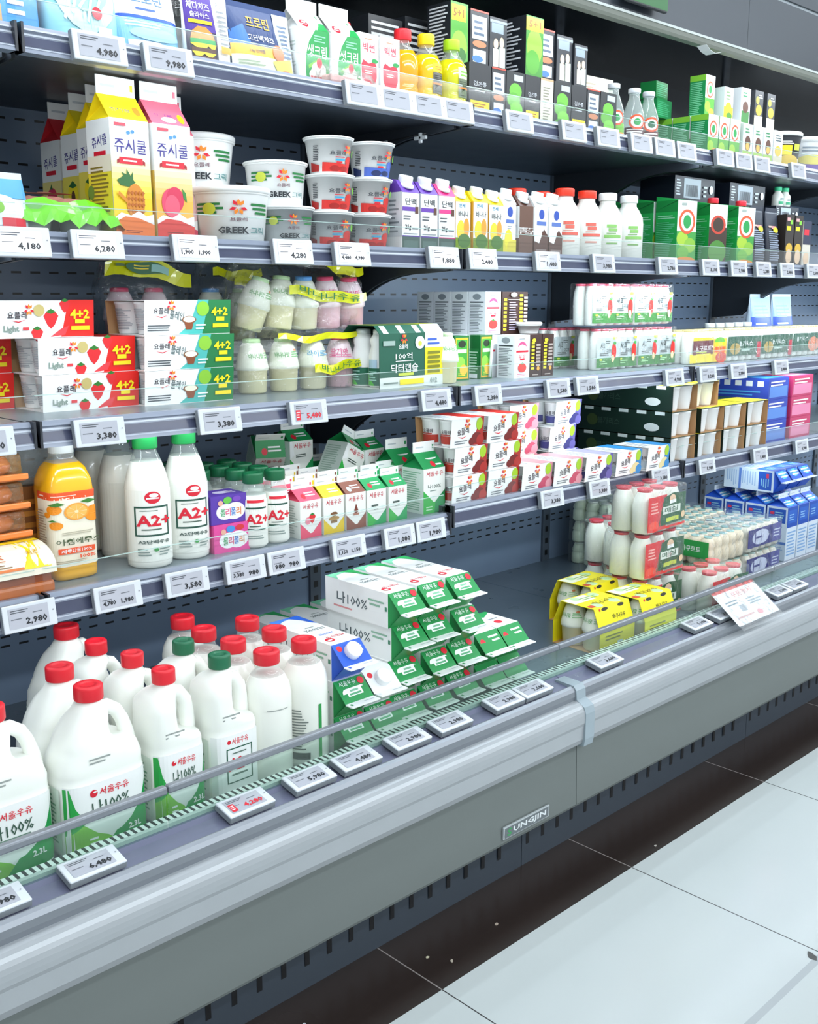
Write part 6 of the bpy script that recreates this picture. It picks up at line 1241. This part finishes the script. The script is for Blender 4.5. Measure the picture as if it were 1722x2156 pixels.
big = gable('large_milk_carton', 0.070, 0.070, 0.104, 0.034, 0.024, body='#e6efe8', roof='#1f9150', front=[R(0, 0, 1, 1, '#eef0ea'), P([(0, 0), (1, 0), (1, 0.46), (0.62, 0.26), (0.48, 0.24), (0.0, 0.52)], '#37b24a'), P([(0.5, 0), (1, 0), (1, 0.5), (0.56, 0.26)], '#1f9150'), T('서울우유', 0.52, 0.88, 0.11, '#c83a4a', 0.78), T('나100%', 0.5, 0.60, 0.10, '#4a5a54', 0.6), L(0.3, 0.48, 0.45, 0.05, 1, '#8a9a94'), L(0.12, 0.06, 0.3, 0.12, 2, '#bfe6c4')], sides=[R(0, 0, 1, 1, '#dff0e6'), L(0.06, 0.06, 0.86, 0.88, 17, '#86bd9c')], roofart=[E(0.55, 0.25, 0.1, 0.18, 'r'), E(0.62, 0.68, 0.3, 0.16, 'w'), L(0.66, 0.12, 0.3, 0.2, 1, 'w')])
big.put(1.698, 1.704, Z4, 'larger green and white milk carton standing alone at the shelf end', group='larger green milk cartons')
big.put(1.694, 1.792, Z4, 'larger green and white milk carton right behind the front one', group='larger green milk cartons')
# four-packs of yogurt
def four(c, c2, topc, cup, slant=0.28):
    f = [P([(0.62, 0.0), (1, 0.0), (1, 1), (0.90, 1), (0.78, 0.5)], c), E(0.80, 0.26, 0.16, 0.20, c2), E(0.92, 0.16, 0.12, 0.2, c), E(0.66, 0.14, 0.10, 0.14, c2), E(0.86, 0.74, 0.10, 0.22, '#a8cf2c'), T('요플레', 0.36, 0.54, 0.26, '#4a4046', 0.36, rot=0.15), P([(0.2, 0.36), (0.36, 0.32), (0.5, 0.38), (0.36, 0.28)], 'r'), L(0.12, 0.08, 0.4, 0.16, 2, '#7a8086')] + flower(0.48, 0.80, 0.10, 1.9)
    tp = [P([(0.6, 0), (1, 0), (1, 1), (0.5, 1)], topc), L(0.08, 0.2, 0.45, 0.6, 6, '#b0b4ba')]
    return sleeve('yogurt_four_pack', 2, 2, 0.0555, 0.066, f, tp, cupart=[R(0, 0, 1, 0.4, cup), T('요플레', 0.5, 0.6, 0.2, '#4a4046', 0.5), L(0.2, 0.42, 0.6, 0.1, 1, cup)])
S4 = four('#b02a22', '#7a1c18', '#b52a22', '#b83a2c'); P4 = four('#e29aa6', '#c8506a', '#e8a0a8', '#c8606a'); B4 = four('#6a62a8', '#3c3a78', '#b8b4d8', '#4a4a88'); W4 = four('#3a8ac8', '#e8d8a0', '#3a94d4', '#c8d8e0')
h4 = 0.0666; g4 = 'strawberry yogurt four-packs'
names = ['lowest', 'middle', 'topmost']
for j in range(3):
    S4.put(1.792 + (0, 0.002, -0.012)[j], 1.70, Z4R + h4*j, 'dark red strawberry yogurt four-pack, %s in the stack beside the big milk carton' % names[j], group=g4, rz=(0.0, 0.03, 0.05)[j])
for j in range(3):
    S4.put(1.912 + (0, 0.006, -0.006)[j], 1.70, Z4R + h4*j, 'dark red strawberry yogurt four-pack, %s in the second stack' % names[j], group=g4, rz=(0.02, 0.0, 0.04)[j])
P4.put(2.030, 1.69, Z4R, 'pink yogurt four-pack at the front beside the dark red stack', group='pink yogurt four-packs')
P4.put(2.146, 1.682, Z4R, 'pink yogurt four-pack at the front beside the blueberry one', group='pink yogurt four-packs')
for j in range(2):
    P4.put(2.118, 1.81, Z4R + h4*(j + 1), 'pink yogurt four-pack behind the front pink ones, %s' % ['middle layer', 'topmost'][j], group='pink yogurt four-packs')
P4.put(2.118, 1.812, Z4R, 'pink yogurt four-pack behind the front pink ones, bottom layer', group='pink yogurt four-packs')
B4.put(2.264, 1.672, Z4R, 'blueberry yogurt four-pack at the front edge', group='blueberry yogurt four-packs')
for j in range(3):
    B4.put(2.275 + (0, -0.012, 0.01)[j], 1.795, Z4R + h4*j, 'blueberry yogurt four-pack behind the front one, %s' % ['bottom layer', 'middle layer', 'topmost'][j], group='blueberry yogurt four-packs', rz=0.03)
W4.put(2.390, 1.664, Z4R, 'white and blue plain yogurt four-pack, nearer of the front pair', group='white blue yogurt four-packs')
W4.put(2.528, 1.662, Z4R, 'white and blue plain yogurt four-pack, beside the dark green stack', group='white blue yogurt four-packs', rz=0.04)
# dark green eight packs: cups show on the end facing the aisle
def eight(top, side):
    nx, ny, pitch, h = 2, 5, 0.066, 0.074
    k = Kit('yogurt_eight_pack', 'yogurt pack'); W = nx*pitch; D = ny*pitch; t = 0.0012; s = MB()
    s.box(-W/2, W/2, -D/2, D/2, h - t, h, '#17402f')
    s.box(-W/2, -W/2 + t, -D/2, D/2, 0, h, '#10281f'); s.box(W/2 - t, W/2, -D/2, D/2, 0, h, CARD); s.box(-W/2, W/2, -D/2, D/2, 0, t, CARD)
    s.art(side_map(W, D), D, h, [R(0.07 + 0.19*i, 0.86, 0.10, 0.13, '#cfd8d4') for i in range(5)] + [E(0.16, 0.46, 0.06, 0.24, '#3a4a24'), T('불가리스', 0.34, 0.45, 0.28, '#33483e', 0.24), E(0.80, 0.36, 0.08, 0.16, '#cfd4d0')] + side)
    s.art(top_map(W, D, h), W, D, [R(0.0, 0.0, 1.0, 0.34, top), R(0.1, 0.5, 0.8, 0.3, '#cfe0da' if top == 'y' else '#2a5a46')])
    k.add('card_sleeve', s)
    me = small_cup_mesh(pitch*0.485, h - 0.004)
    for i in range(nx):
        for j in range(ny): k.add('cup', me, loc=(-W/2 + (i + 0.5)*pitch, -D/2 + (j + 0.5)*pitch + 0.001, 0.0016))
    return k
E8 = eight('#d8d83c', []); E8b = eight('#e8dc2a', [E(0.62, 0.3, 0.05, 0.2, '#c84a3c'), E(0.74, 0.3, 0.06, 0.2, 'y')])
h8 = 0.0746; g8 = 'dark green yogurt eight-packs'
for j in range(3):
    E8.put(2.700, 1.80, Z4R + h8*j, 'long dark green yogurt eight-pack, %s in the nearest green stack' % names[j], group=g8)
for j in range(3):
    E8b.put(2.850 + (0.0, 0.010, 0.004)[j], 1.80 + (0, 0.0, 0.02)[j], Z4R + h8*j, 'dark green yogurt eight-pack with fruit art, %s in the second green stack' % names[j], group=g8)
for i in range(2):
    for j in range(2 if i == 0 else 2):
        E8b.put(2.995 + 0.142*i, 1.80, Z4R + h8*j, 'dark green yogurt eight-pack, %s of the %s low stack' % (names[j if j < 1 else 2], ['nearer', 'farther'][i]), group=g8)
def flat(c, c2, c3): return boxpack('yogurt_flat_pack', 'yogurt pack', 0.15, 0.28, 0.07, c, front=[R(0.05, 0.1, 0.9, 0.5, c2), L(0.1, 0.6, 0.8, 0.3, 2, 'w')], sides=[R(0.02 + 0.14*i, 0.62, 0.08, 0.25, '#cfd8e8') for i in range(7)] + [L(0.1, 0.15, 0.8, 0.3, 2, c3)], top=[R(0.05, 0.05, 0.9, 0.4, c3), L(0.1, 0.5, 0.8, 0.4, 4, 'w')])
fb = flat('#2b46b0', '#5a8ad8', '#4a9ad8'); fp = flat('#c83a6a', '#e88ab0', '#e8a0c0')
for j in range(3): fb.put(3.312, 1.80, Z4R + 0.0706*j, 'blue yogurt flat pack past the green stacks, %s of its stack' % names[j], group='blue yogurt flat packs', rz=0.02*j)
for j in range(3): fp.put(3.490, 1.80, Z4R + 0.0706*j, 'pink yogurt flat pack at the far end, %s of its stack' % names[j], group='pink yogurt flat packs')
k = Kit('snack_bag', 'bag'); k.add('film', crumple(0.22, 0.10, 0.024, mat('#3a5ac8', 0.2, coat=0.5, noise=0.3, nscale=30), 31, 0.006)); k.put(3.58, 1.90, Z4R + 0.2135, 'crumpled shiny blue bag lying on the far pink packs')
# ================================================================== BOTTOM DECK
ZD = 0.3665
bigj = jug('large_milk_jug', 0.072, 0.054, 0.262, 'r', 'dome')
g = 'large milk jugs'
bigj.put(0.727, 1.478, ZD, 'largest red capped milk jug with a green label, at the front glass', group=g)
bigj.put(0.735, 1.592, ZD, 'large red capped milk jug right behind the front one', group=g)
bigj.put(0.578, 1.500, ZD, 'large milk jug cut off by the photo edge, only its handle side showing', group=g)
bigj.put(0.845, 1.790, ZD, 'large red capped milk jug farthest back against the dark wall', group=g, rz=0.05)
def sqjug(capc, kind): return jug('milk_jug', 0.0485, 0.048, 0.256, capc, kind)
sj = sqjug('r', 'square'); ga = sqjug('g', 'square')
g = 'slim milk jugs'
sj.put(0.862, 1.474, ZD, 'slim red capped milk jug with a green label, front, beside the largest jug', group=g)
sj.put(0.866, 1.582, ZD, 'slim red capped milk jug right behind the front slim red one', group=g)
sj.put(0.852, 1.685, ZD, 'slim red capped milk jug, third in depth behind the front slim red one', group=g)
ga.put(0.970, 1.470, ZD, 'slim green capped milk jug in front with a framed red label', group=g)
ga.put(0.966, 1.578, ZD, 'slim green capped milk jug right behind the front green capped one', group=g)
# round clear bottles with red caps
pr = [(0.038, 0), (0.0425, 0.005), (0.043, 0.014), (0.043, 0.150), (0.0425, 0.165), (0.039, 0.182), (0.031, 0.198), (0.0215, 0.208), (0.0205, 0.214), (0.0205, 0.222)]
def rb(art): return bottle('round_milk_bottle', 'milk bottle', pr, 0.199, MILK, (0.0235, 0.024, '#dd2030'), art=art, artz=(0.02, 0.15), girth=0.11, a0=-PI/2 - 0.42)
r_a = rb([E(0.06, 0.62, 0.10, 0.10, 'r'), E(0.08, 0.66, 0.05, 0.04, 'w'), R(0.03, 0.05, 0.05, 0.42, '#8a928e'), L(0.4, 0.93, 0.4, 0.03, 1, '#a0a6a2')])
r_b = rb([R(0.64, 0.0, 0.06, 0.82, '#2f9a4c'), L(0.12, 0.35, 0.34, 0.42, 10, '#7a827e'), R(0.12, 0.02, 0.36, 0.10, '#3a403c'), L(0.12, 0.16, 0.34, 0.15, 4, '#5a625e')])
g = 'round red capped milk bottles'
for x, y, a, lb in ((1.062, 1.462, r_a, 'round clear milk bottle with a red cap, front one beside the green capped jug'), (1.150, 1.466, r_b, 'round clear milk bottle with a red cap and printed back, front one beside the cartons'), (1.056, 1.556, r_a, 'round clear milk bottle, second in depth behind the front one beside the jug'), (1.150, 1.556, r_b, 'round clear milk bottle, second in depth behind the printed one'),
                    (1.054, 1.650, r_a, 'round clear milk bottle, third in depth behind the front one beside the jug'), (1.152, 1.646, r_b, 'round clear milk bottle, third in depth behind the printed one'), (1.066, 1.744, r_a, 'round clear milk bottle, farthest back in its column')):
    a.put(x, y, ZD, lb, group=g)
# one litre cartons lying with their gables towards the glass
def litre(c, c2, cap=None, roof=None, fr2=()):
    asp = 0.0713/0.195
    fr = [P([(0, 0), (0.45, 0), (0.20, 0.14), (0.10, 0.28), (0.0, 0.34)], c), P([(0.45, 0), (1, 0), (1, 0.22), (0.8, 0.10), (0.6, 0.06), (0.4, 0.05)], c2), E(0.72, 0.86, 0.14, 0.14*asp, 'r'), E(0.74, 0.87, 0.08, 0.04*asp, 'w'), T('서울우유', 0.40, 0.80, 0.065, '#d0343c', 0.62), T('나100%', 0.46, 0.50, 0.085, '#5a6a6a', 0.66), L(0.3, 0.40, 0.4, 0.03, 1, '#9aa6a2')] + list(fr2)
    sd = [T('나100%', 0.50, 0.44, 0.13, '#5a666a', 1.35, rot=PI/2), R(0.76, 0.14, 0.05, 0.30, '#e39a9a'), R(0.40, 0.72, 0.06, 0.16, '#8fbaa0'), R(0.28, 0.70, 0.05, 0.24, '#8fbaa0'), R(0.40, 0.955, 0.12, 0.03, '#4a8a6c')]
    return gable('litre_milk_carton', 0.0713, 0.0713, 0.195, 0.036, 0.020, body='#f4f6f4', roof=roof or '#1b9049', front=fr, sides=sd, roofart=[E(0.24, 0.60, 0.14, 0.20, 'w'), E(0.76, 0.60, 0.14, 0.20, 'w'), R(0.24, 0.40, 0.52, 0.40, 'w'), R(0.3, 0.62, 0.4, 0.08, '#5aa878'), R(0.36, 0.48, 0.28, 0.08, '#7fba98'), T('서울우유', 0.60, 0.18, 0.22, '#dff0e4', 0.56, rot=PI), E(0.15, 0.22, 0.11, 0.15, 'r')] if not cap else [E(0.82, 0.22, 0.09, 0.12, 'r'), L(0.10, 0.25, 0.3, 0.5, 3, 'w')], cap=cap)
LG = litre('#22a455', '#7ccfa6'); LB = litre('#2a63d0', '#4a86e0', cap=(0.0165, 0.015, 'w'), roof='#2a5cc8', fr2=[T('저지방', 0.46, 0.68, 0.05, '#3a6ad0', 0.5)]); LW = litre('#dfe6ea', '#c8d4dc', cap=(0.0165, 0.015, 'w'), roof='#e6eaec')
w = 0.0713
def lie(k, x, y, row, label, rz=0.0): k.put(x, y, ZD + w/2 + 0.0716*row, label, rx=-PI/2, rz=PI + rz, group='lying milk cartons')
XL = [1.400, 1.482, 1.566]
rown = ['bottom', 'second', 'third', 'top']; coln = ['nearest', 'middle', 'farthest']
for c in range(3):
    for r in range(4):
        lie(LG, XL[c] + 0.004*((r*7 + c*3) % 3 - 1), 1.656 + 0.004*((r*5 + c) % 3), r, 'green ended milk carton lying in the tall stack, %s row of the %s column' % (rown[r], coln[c]), rz=0.01*((r + c) % 3 - 1))
# the lower stack in front of the round bottles
lie(LG, 1.245, 1.650, 0, 'green ended milk carton lying below the blue one, bottom row')
lie(LG, 1.245, 1.650, 1, 'green ended milk carton lying directly under the blue one')
lie(LB, 1.247, 1.656, 2, 'blue ended milk carton with a white screw cap lying on the low stack')
lie(LG, 1.322, 1.650, 0, 'green ended milk carton lying under the white capped one')
lie(LW, 1.322, 1.654, 1, 'white ended milk carton with a white screw cap lying beside the green one')
for i, (x, nm_) in enumerate(((1.372, 'nearest'), (1.462, 'middle'), (1.552, 'farthest'))):
    for r in range(2):
        lie(LG, x, 1.905, r, 'green topped milk carton lying behind the tall stack, %s row, %s of three' % (rown[r], nm_))
half = gable('milk_carton', 0.0715, 0.0715, 0.10, 0.034, 0.020, body='#f4f6f4', roof='#1b9049', front=[P([(0, 0), (1, 0), (1, 0.1), (0.5, 0.3), (0, 0.1)], '#22a455'), E(0.5, 0.72, 0.14, 0.10, 'r'), L(0.2, 0.45, 0.6, 0.1, 1, 'gy')], sides=[L(0.2, 0.1, 0.6, 0.8, 8, '#b9c4bc')], roofart=[E(0.82, 0.55, 0.12, 0.26, 'r'), L(0.10, 0.2, 0.5, 0.6, 3, '#dff0e4')])
for c in range(2):
    for r in range(2):
        half.put(1.648 + 0.075*c, 1.562, ZD + w/2 + 0.0716*r, 'short green ended milk carton past the tall stack, %s of the %s column' % (['lower', 'upper'][r], ['nearer', 'farther'][c]), rx=-PI/2, rz=PI, group='short lying milk cartons')
# yellow sleeved banana milk four-packs
def yellow4():
    k = Kit('banana_milk_pack', 'milk pack'); W, D, H = 0.140, 0.130, 0.114; s = MB(); t = 0.0012; Y = C('#f0e11c'); f = 0.048
    s.prism([(-0.074, 0), (-0.074 + t, 0), (-0.074 + t, 0.058), (-0.052 + t, H - t), (0.052 - t, H - t), (0.074 - t, 0.058), (0.074 - t, 0), (0.074, 0), (0.074, 0.058), (0.052, H), (-0.052, H), (-0.074, 0.058)], -W/2, W/2, Y)
    s.box(-W/2, W/2, -0.073, 0.073, 0, t, CARD)
    U = Vector((0, 0.022, H - 0.058))
    s.art(plane_map((-W/2, -0.074, 0), (1,0,0), (0,0,1)), W, 0.058, [L(0.15, 0.55, 0.6, 0.3, 2, '#8a8420'), R(0.5, 0.12, 0.16, 0.32, '#cfe0e8'), R(0.75, 0.16, 0.08, 0.2, '#8a7a1c')])
    s.art(plane_map((-W/2, -0.074, 0.058), (1,0,0), U), W, U.length, [E(0.28, 0.90, 0.09, 0.07, '#2a2a24'), E(0.74, 0.90, 0.09, 0.07, '#2a2a24'), T('바나나우유', 0.62, 0.50, 0.20, '#2a2f1c', 0.36), R(0.12, 0.85, 0.04, 0.1, 'r')])
    s.art(plane_map((-W/2, -0.052, H), (1,0,0), (0,1,0)), W, 0.104, [R(0.0, 0.55, 0.6, 0.4, '#eef0d4'), T('바나나우유', 0.56, 0.3, 0.22, '#4a4a14', 0.6), R(0.03, 0.1, 0.14, 0.16, '#c84a2c'), L(0.3, 0.62, 0.5, 0.2, 2, '#8ab06a')])
    k.add('card_sleeve', s)
    for i in range(2):
        for j in range(2):
            o = k.add('milk_bottle', ME['c'], loc=(-0.035 + 0.070*i, -0.0335 + 0.067*j, 0.0016), rot=(0, 0, -PI/2 + 0.4)); k.add('lid', CM['c'], parent=o)
    return k
Y4 = yellow4(); g = 'yellow banana milk packs'
Y4.put(2.105, 1.502, ZD, 'yellow sleeved banana milk pack nearest the joint of the glass', group=g, rz=-0.03)
Y4.put(2.257, 1.634, ZD, 'yellow sleeved banana milk pack behind the nearest yellow one', group=g, rz=0.05)
Y4.put(2.257, 1.476, ZD, 'yellow sleeved banana milk pack beside the red labelled drink packs', group=g, rz=-0.02)
# red labelled drink packs
rband = [R(0, 0, 0.46, 1, '#dc2a30'), P([(0.28, 0.10), (0.40, 0.92), (0.62, 1.0), (1, 0.95), (1, 0.12)], '#1d5a34'), R(0.38, 0.42, 0.46, 0.22, '#dfe6dc'), T('매실', 0.60, 0.53, 0.16, '#1d5a34', 0.36), R(0.46, 0.18, 0.34, 0.12, 'mg'), E(0.62, 0.84, 0.09, 0.12, 'sk'), R(0.54, 0.70, 0.18, 0.1, 'w'), E(0.14, 0.14, 0.13, 0.16, '#f0503c'), L(0.06, 0.5, 0.2, 0.36, 4, '#f0b0a8'), R(0, 0, 1, 0.07, '#e23a34'), E(0.92, 0.3, 0.06, 0.1, '#e8c8a0')]
rp = bpack('plum_drink_pack', 3, 2, 0.064, 0.116, mat('#e9ece2', 0.25, coat=0.3), '#d83a4a', band=rband, bandz=(0.06, 0.86), prof=[(0.84, 0), (0.98, 0.03), (1.0, 0.62), (0.90, 0.78), (0.66, 0.92), (0.64, 0.95)], capr=0.40, caph=0.008)
h = 0.1235; g = 'red labelled drink packs'
for j in range(3): rp.put(2.404, 1.558, ZD + h*j, 'red and green labelled drink bottle pack, %s of the tall stack of three' % names[j], group=g, rz=0.02*j)
for j in range(2): rp.put(2.475, 1.692, ZD + h*j, 'red and green labelled drink bottle pack behind the tall stack, %s of two' % ['lower', 'upper'][j], group=g)
rp.put(2.610, 1.470, ZD, 'red and green labelled drink bottle pack low at the glass, before the beige bottles', group=g)
# green capped small bottle packs at the back
gp = bpack('drink_bottle_pack', 4, 3, 0.050, 0.068, mat('#cfdcc4', 0.3), '#dfe8dc', band=[R(0.3, 0, 0.7, 1, '#2a48b0'), E(0.62, 0.55, 0.24, 0.28, '#d8e2f0'), L(0.5, 0.45, 0.24, 0.2, 1, '#2a48b0'), R(0, 0, 0.3, 1, '#d5e0cc')], bandz=(0.05, 0.9), prof=[(0.85, 0), (1.0, 0.06), (1.0, 0.45), (0.86, 0.52), (0.86, 0.56), (1, 0.62), (0.7, 0.9), (0.66, 0.93)], capr=0.4)
for j in range(3): gp.put(2.83, 1.985, ZD + 0.0715*j, 'pale green small bottle pack against the back wall, %s of three' % names[j], group='pale green bottle packs')
# beige small bottle packs, two layers of bottles in each
bb_ = [R(0.0, 0.08, 0.9, 0.84, '#2a9a48'), R(0.08, 0.55, 0.4, 0.12, '#e8a080'), T('야쿠르트', 0.64, 0.5, 0.34, 'w', 0.4), L(0.1, 0.25, 0.3, 0.2, 1, 'w')]
byp = [(0.80, 0), (1.0, 0.06), (1.0, 0.42), (0.84, 0.50), (0.84, 0.56), (0.98, 0.64), (0.92, 0.80), (0.60, 0.92)]
by = bpack('drink_bottle_pack', 5, 4, 0.042, 0.086, mat('#e6d8c0', 0.35), mat('#a9d4d0', 0.25, 0.2), band=(), prof=byp, capr=0.36, caph=0.004)
# green band faces the near end
k = by; s = MB(); s.art(plane_map((-0.108, 0.08, 0.02), (0,-1,0), (0,0,1)), 0.16, 0.050, bb_); s.box(-0.1078, -0.1072, -0.08, 0.08, 0.02, 0.07, '#2a9a48'); k.add('printed_band', s)
for j in range(2):
    for i in range(2):
        by.put(2.795, 1.605 + 0.178*i, ZD + 0.0905*j, 'beige small bottle pack with a green band, %s row, %s layer' % (['front', 'back'][i], ['lower', 'upper'][j]), group='beige small bottle packs')
for i in range(2):
    by.put(3.015, 1.79 + 0.178*i if i else 1.79, ZD + 0.0905, 'beige small bottle pack behind the purple labelled packs, %s' % ['nearer', 'farther'][i], group='beige small bottle packs')
    by.put(3.015, 1.79 + 0.178*i if i else 1.79, ZD, 'beige small bottle pack behind the purple labelled packs, %s, lower layer' % ['nearer', 'farther'][i], group='beige small bottle packs')
pb2 = [R(0, 0.1, 1, 0.8, '#3a3580'), E(0.36, 0.5, 0.26, 0.32, '#cfd4ea'), L(0.22, 0.42, 0.28, 0.2, 1, '#3a3580'), R(0.70, 0.1, 0.3, 0.8, '#5a58a0'), L(0.74, 0.3, 0.22, 0.4, 3, '#cfd4ea')]
pp_ = bpack('drink_bottle_pack', 5, 4, 0.042, 0.086, mat('#e2ddd0', 0.3), mat('#bcd8d4', 0.25, 0.2), band=pb2, bandz=(0.08, 0.92), prof=byp, capr=0.36, caph=0.004)
for j in range(2): pp_.put(3.018, 1.605, ZD + 0.0905*j, 'small bottle pack with a purple label, %s of two' % ['lower', 'upper'][j], group='purple labelled bottle packs')
# blue cartons
bl = gable('blue_milk_carton', 0.072, 0.072, 0.180, 0.026, 0.016, body='#dbe6f2', roof='#2a5ccc', front=[R(0, 0.62, 1, 0.38, '#2450b4'), R(0.1, 0.70, 0.8, 0.24, '#2a62c4'), L(0.2, 0.74, 0.6, 0.14, 3, '#8ab8e8'), L(0.1, 0.08, 0.8, 0.48, 8, '#8ab0dc')],
           sides=[R(0, 0, 1, 1, '#cfdff0'), R(0.08, 0.70, 0.84, 0.26, '#2456b8'), R(0.16, 0.85, 0.2, 0.05, '#d83a5a'), L(0.40, 0.74, 0.45, 0.18, 4, '#8ac0d8'), L(0.12, 0.36, 0.76, 0.30, 6, '#9ab8dc'), R(0.0, 0.30, 1, 0.05, '#5a80c8'), L(0.12, 0.05, 0.76, 0.22, 5, '#9ab8dc')], roofart=[R(0.06, 0.1, 0.88, 0.8, '#3a8ad8'), R(0.30, 0.1, 0.3, 0.8, '#5cc4e8'), L(0.1, 0.2, 0.8, 0.5, 2, 'w')], fin='#dfeaf4')
for i in range(3):
    for j in range(4):
        bl.put(3.285 + 0.078*i, 1.600 + 0.078*j, ZD, 'blue and white milk carton standing on the deck, %s along, %s from the glass' % (ORD[i], ORD[j]), group='standing blue milk cartons')
for i in range(3):
    for j in range(2):
        bl.put(3.285 + 0.08*i, 1.80, ZD + 0.2235 + 0.036, 'blue milk carton lying on the standing blue ones, %s along, %s' % (ORD[i], ['nearer the glass', 'farther back'][j]), rx=-PI/2 + 0.0, rz=PI, group='lying blue milk cartons') if j == 0 else None
# slanted paper card in a clear sleeve, leaning on the glass rail
k = Kit('paper_card', 'sign'); s = MB(); W, Hh = 0.215, 0.112
s.box(-W/2, W/2, -0.0006, 0.0006, 0, Hh, '#eef3f6')
s.art(plane_map((-W/2, -0.0006, 0), (1,0,0), (0,0,1)), W, Hh, [R(0, 0.92, 1, 0.08, '#e0605c'), T('쿠폰행사', 0.58, 0.78, 0.14, '#e08a84', 0.5), L(0.10, 0.52, 0.36, 0.16, 2, '#7a8a94'), L(0.55, 0.40, 0.34, 0.22, 3, '#9aa8b0'), R(0.30, 0.30, 0.12, 0.18, '#a3adb4'), L(0.1, 0.14, 0.5, 0.1, 1, '#c9a8a8'), E(0.62, 0.16, 0.06, 0.07, '#e8a0a8')])
k.add('card', s)
k.add('clear_sleeve', MB().box(-W/2 - 0.002, W/2 + 0.002, -0.0022, -0.0012, -0.016, Hh + 0.001, FILM()))
k.put(2.525, 1.2705, 0.393, 'slanted white paper card with a red top stripe leaning on the glass rail', rx=-0.905, rz=0.0)
# maker's badge on the front panel
k = Kit('badge', 'badge'); s = MB().box(-0.0755, 0.0755, -0.005, 0, -0.0145, 0.0145, mat('#b9c0c2', 0.25, 0.4), r=0.002)
s.art(plane_map((-0.071, -0.005, -0.011), (1,0,0), (0,0,1)), 0.142, 0.022, [R(0, 0, 1, 1, '#6a7276'), T('S', 0.10, 0.5, 0.8, '#3f9a5c', 0.10), T('UNGJIN', 0.56, 0.5, 0.74, '#e2e8ea', 0.76)], step=0.0003)
k.add('plate', s); k.put(1.598, 1.2965, 0.141, 'small silver lettered badge on the grey front panel', rx=0.03)
# scraps on the floor
rnd = random.Random(3)
for i, (x, y, c, lb) in enumerate(((1.265, 1.255, '#c9c4a8', 'pale crumb on the dark border tiles, below the front panel'), (1.29, 1.215, '#b8b0a0', 'flat grey scrap on the dark border tiles'), (1.44, 1.235, '#a89a8c', 'small brown scrap on the dark border tiles near the joint'), (1.93, 1.185, '#b9b4ac', 'thin pale scrap on the dark border beside a tile joint'), (0.98, 1.27, '#c6ccd2', 'whitish scrap on the dark border near the kick plate'), (1.32, 0.82, '#5a5c5e', 'small dark scrap on the white tiles'), (1.10, 0.70, '#6a6c6e', 'dark curled scrap on the white tiles near the photo edge'), (1.79, 0.75, '#4a4a48', 'dark fuzzy lint on the white floor beside the grey strip'))):
    b = MB(); n = 7; rad = 0.0035 if i < 7 else 0.010
    top = [(rad*(0.6 + 0.6*rnd.random())*math.cos(2*PI*q/n)*1.4, rad*(0.5 + 0.5*rnd.random())*math.sin(2*PI*q/n), 0.0006 + 0.001*rnd.random()) for q in range(n)]
    b.loft([[(a*0.9, bb, 0.0) for a, bb, _ in top], top], c)
    kk = Kit('floor_scrap', 'scrap'); kk.root(b); kk.put(x, y, 0.0, lb, rz=rnd.random()*3)
for lb_, nn in LABELS.items():
    nw = len(lb_.split())
    if len(nn) > 1 or nw < 4 or nw > 16: print('LABEL', nw, len(nn), lb_)
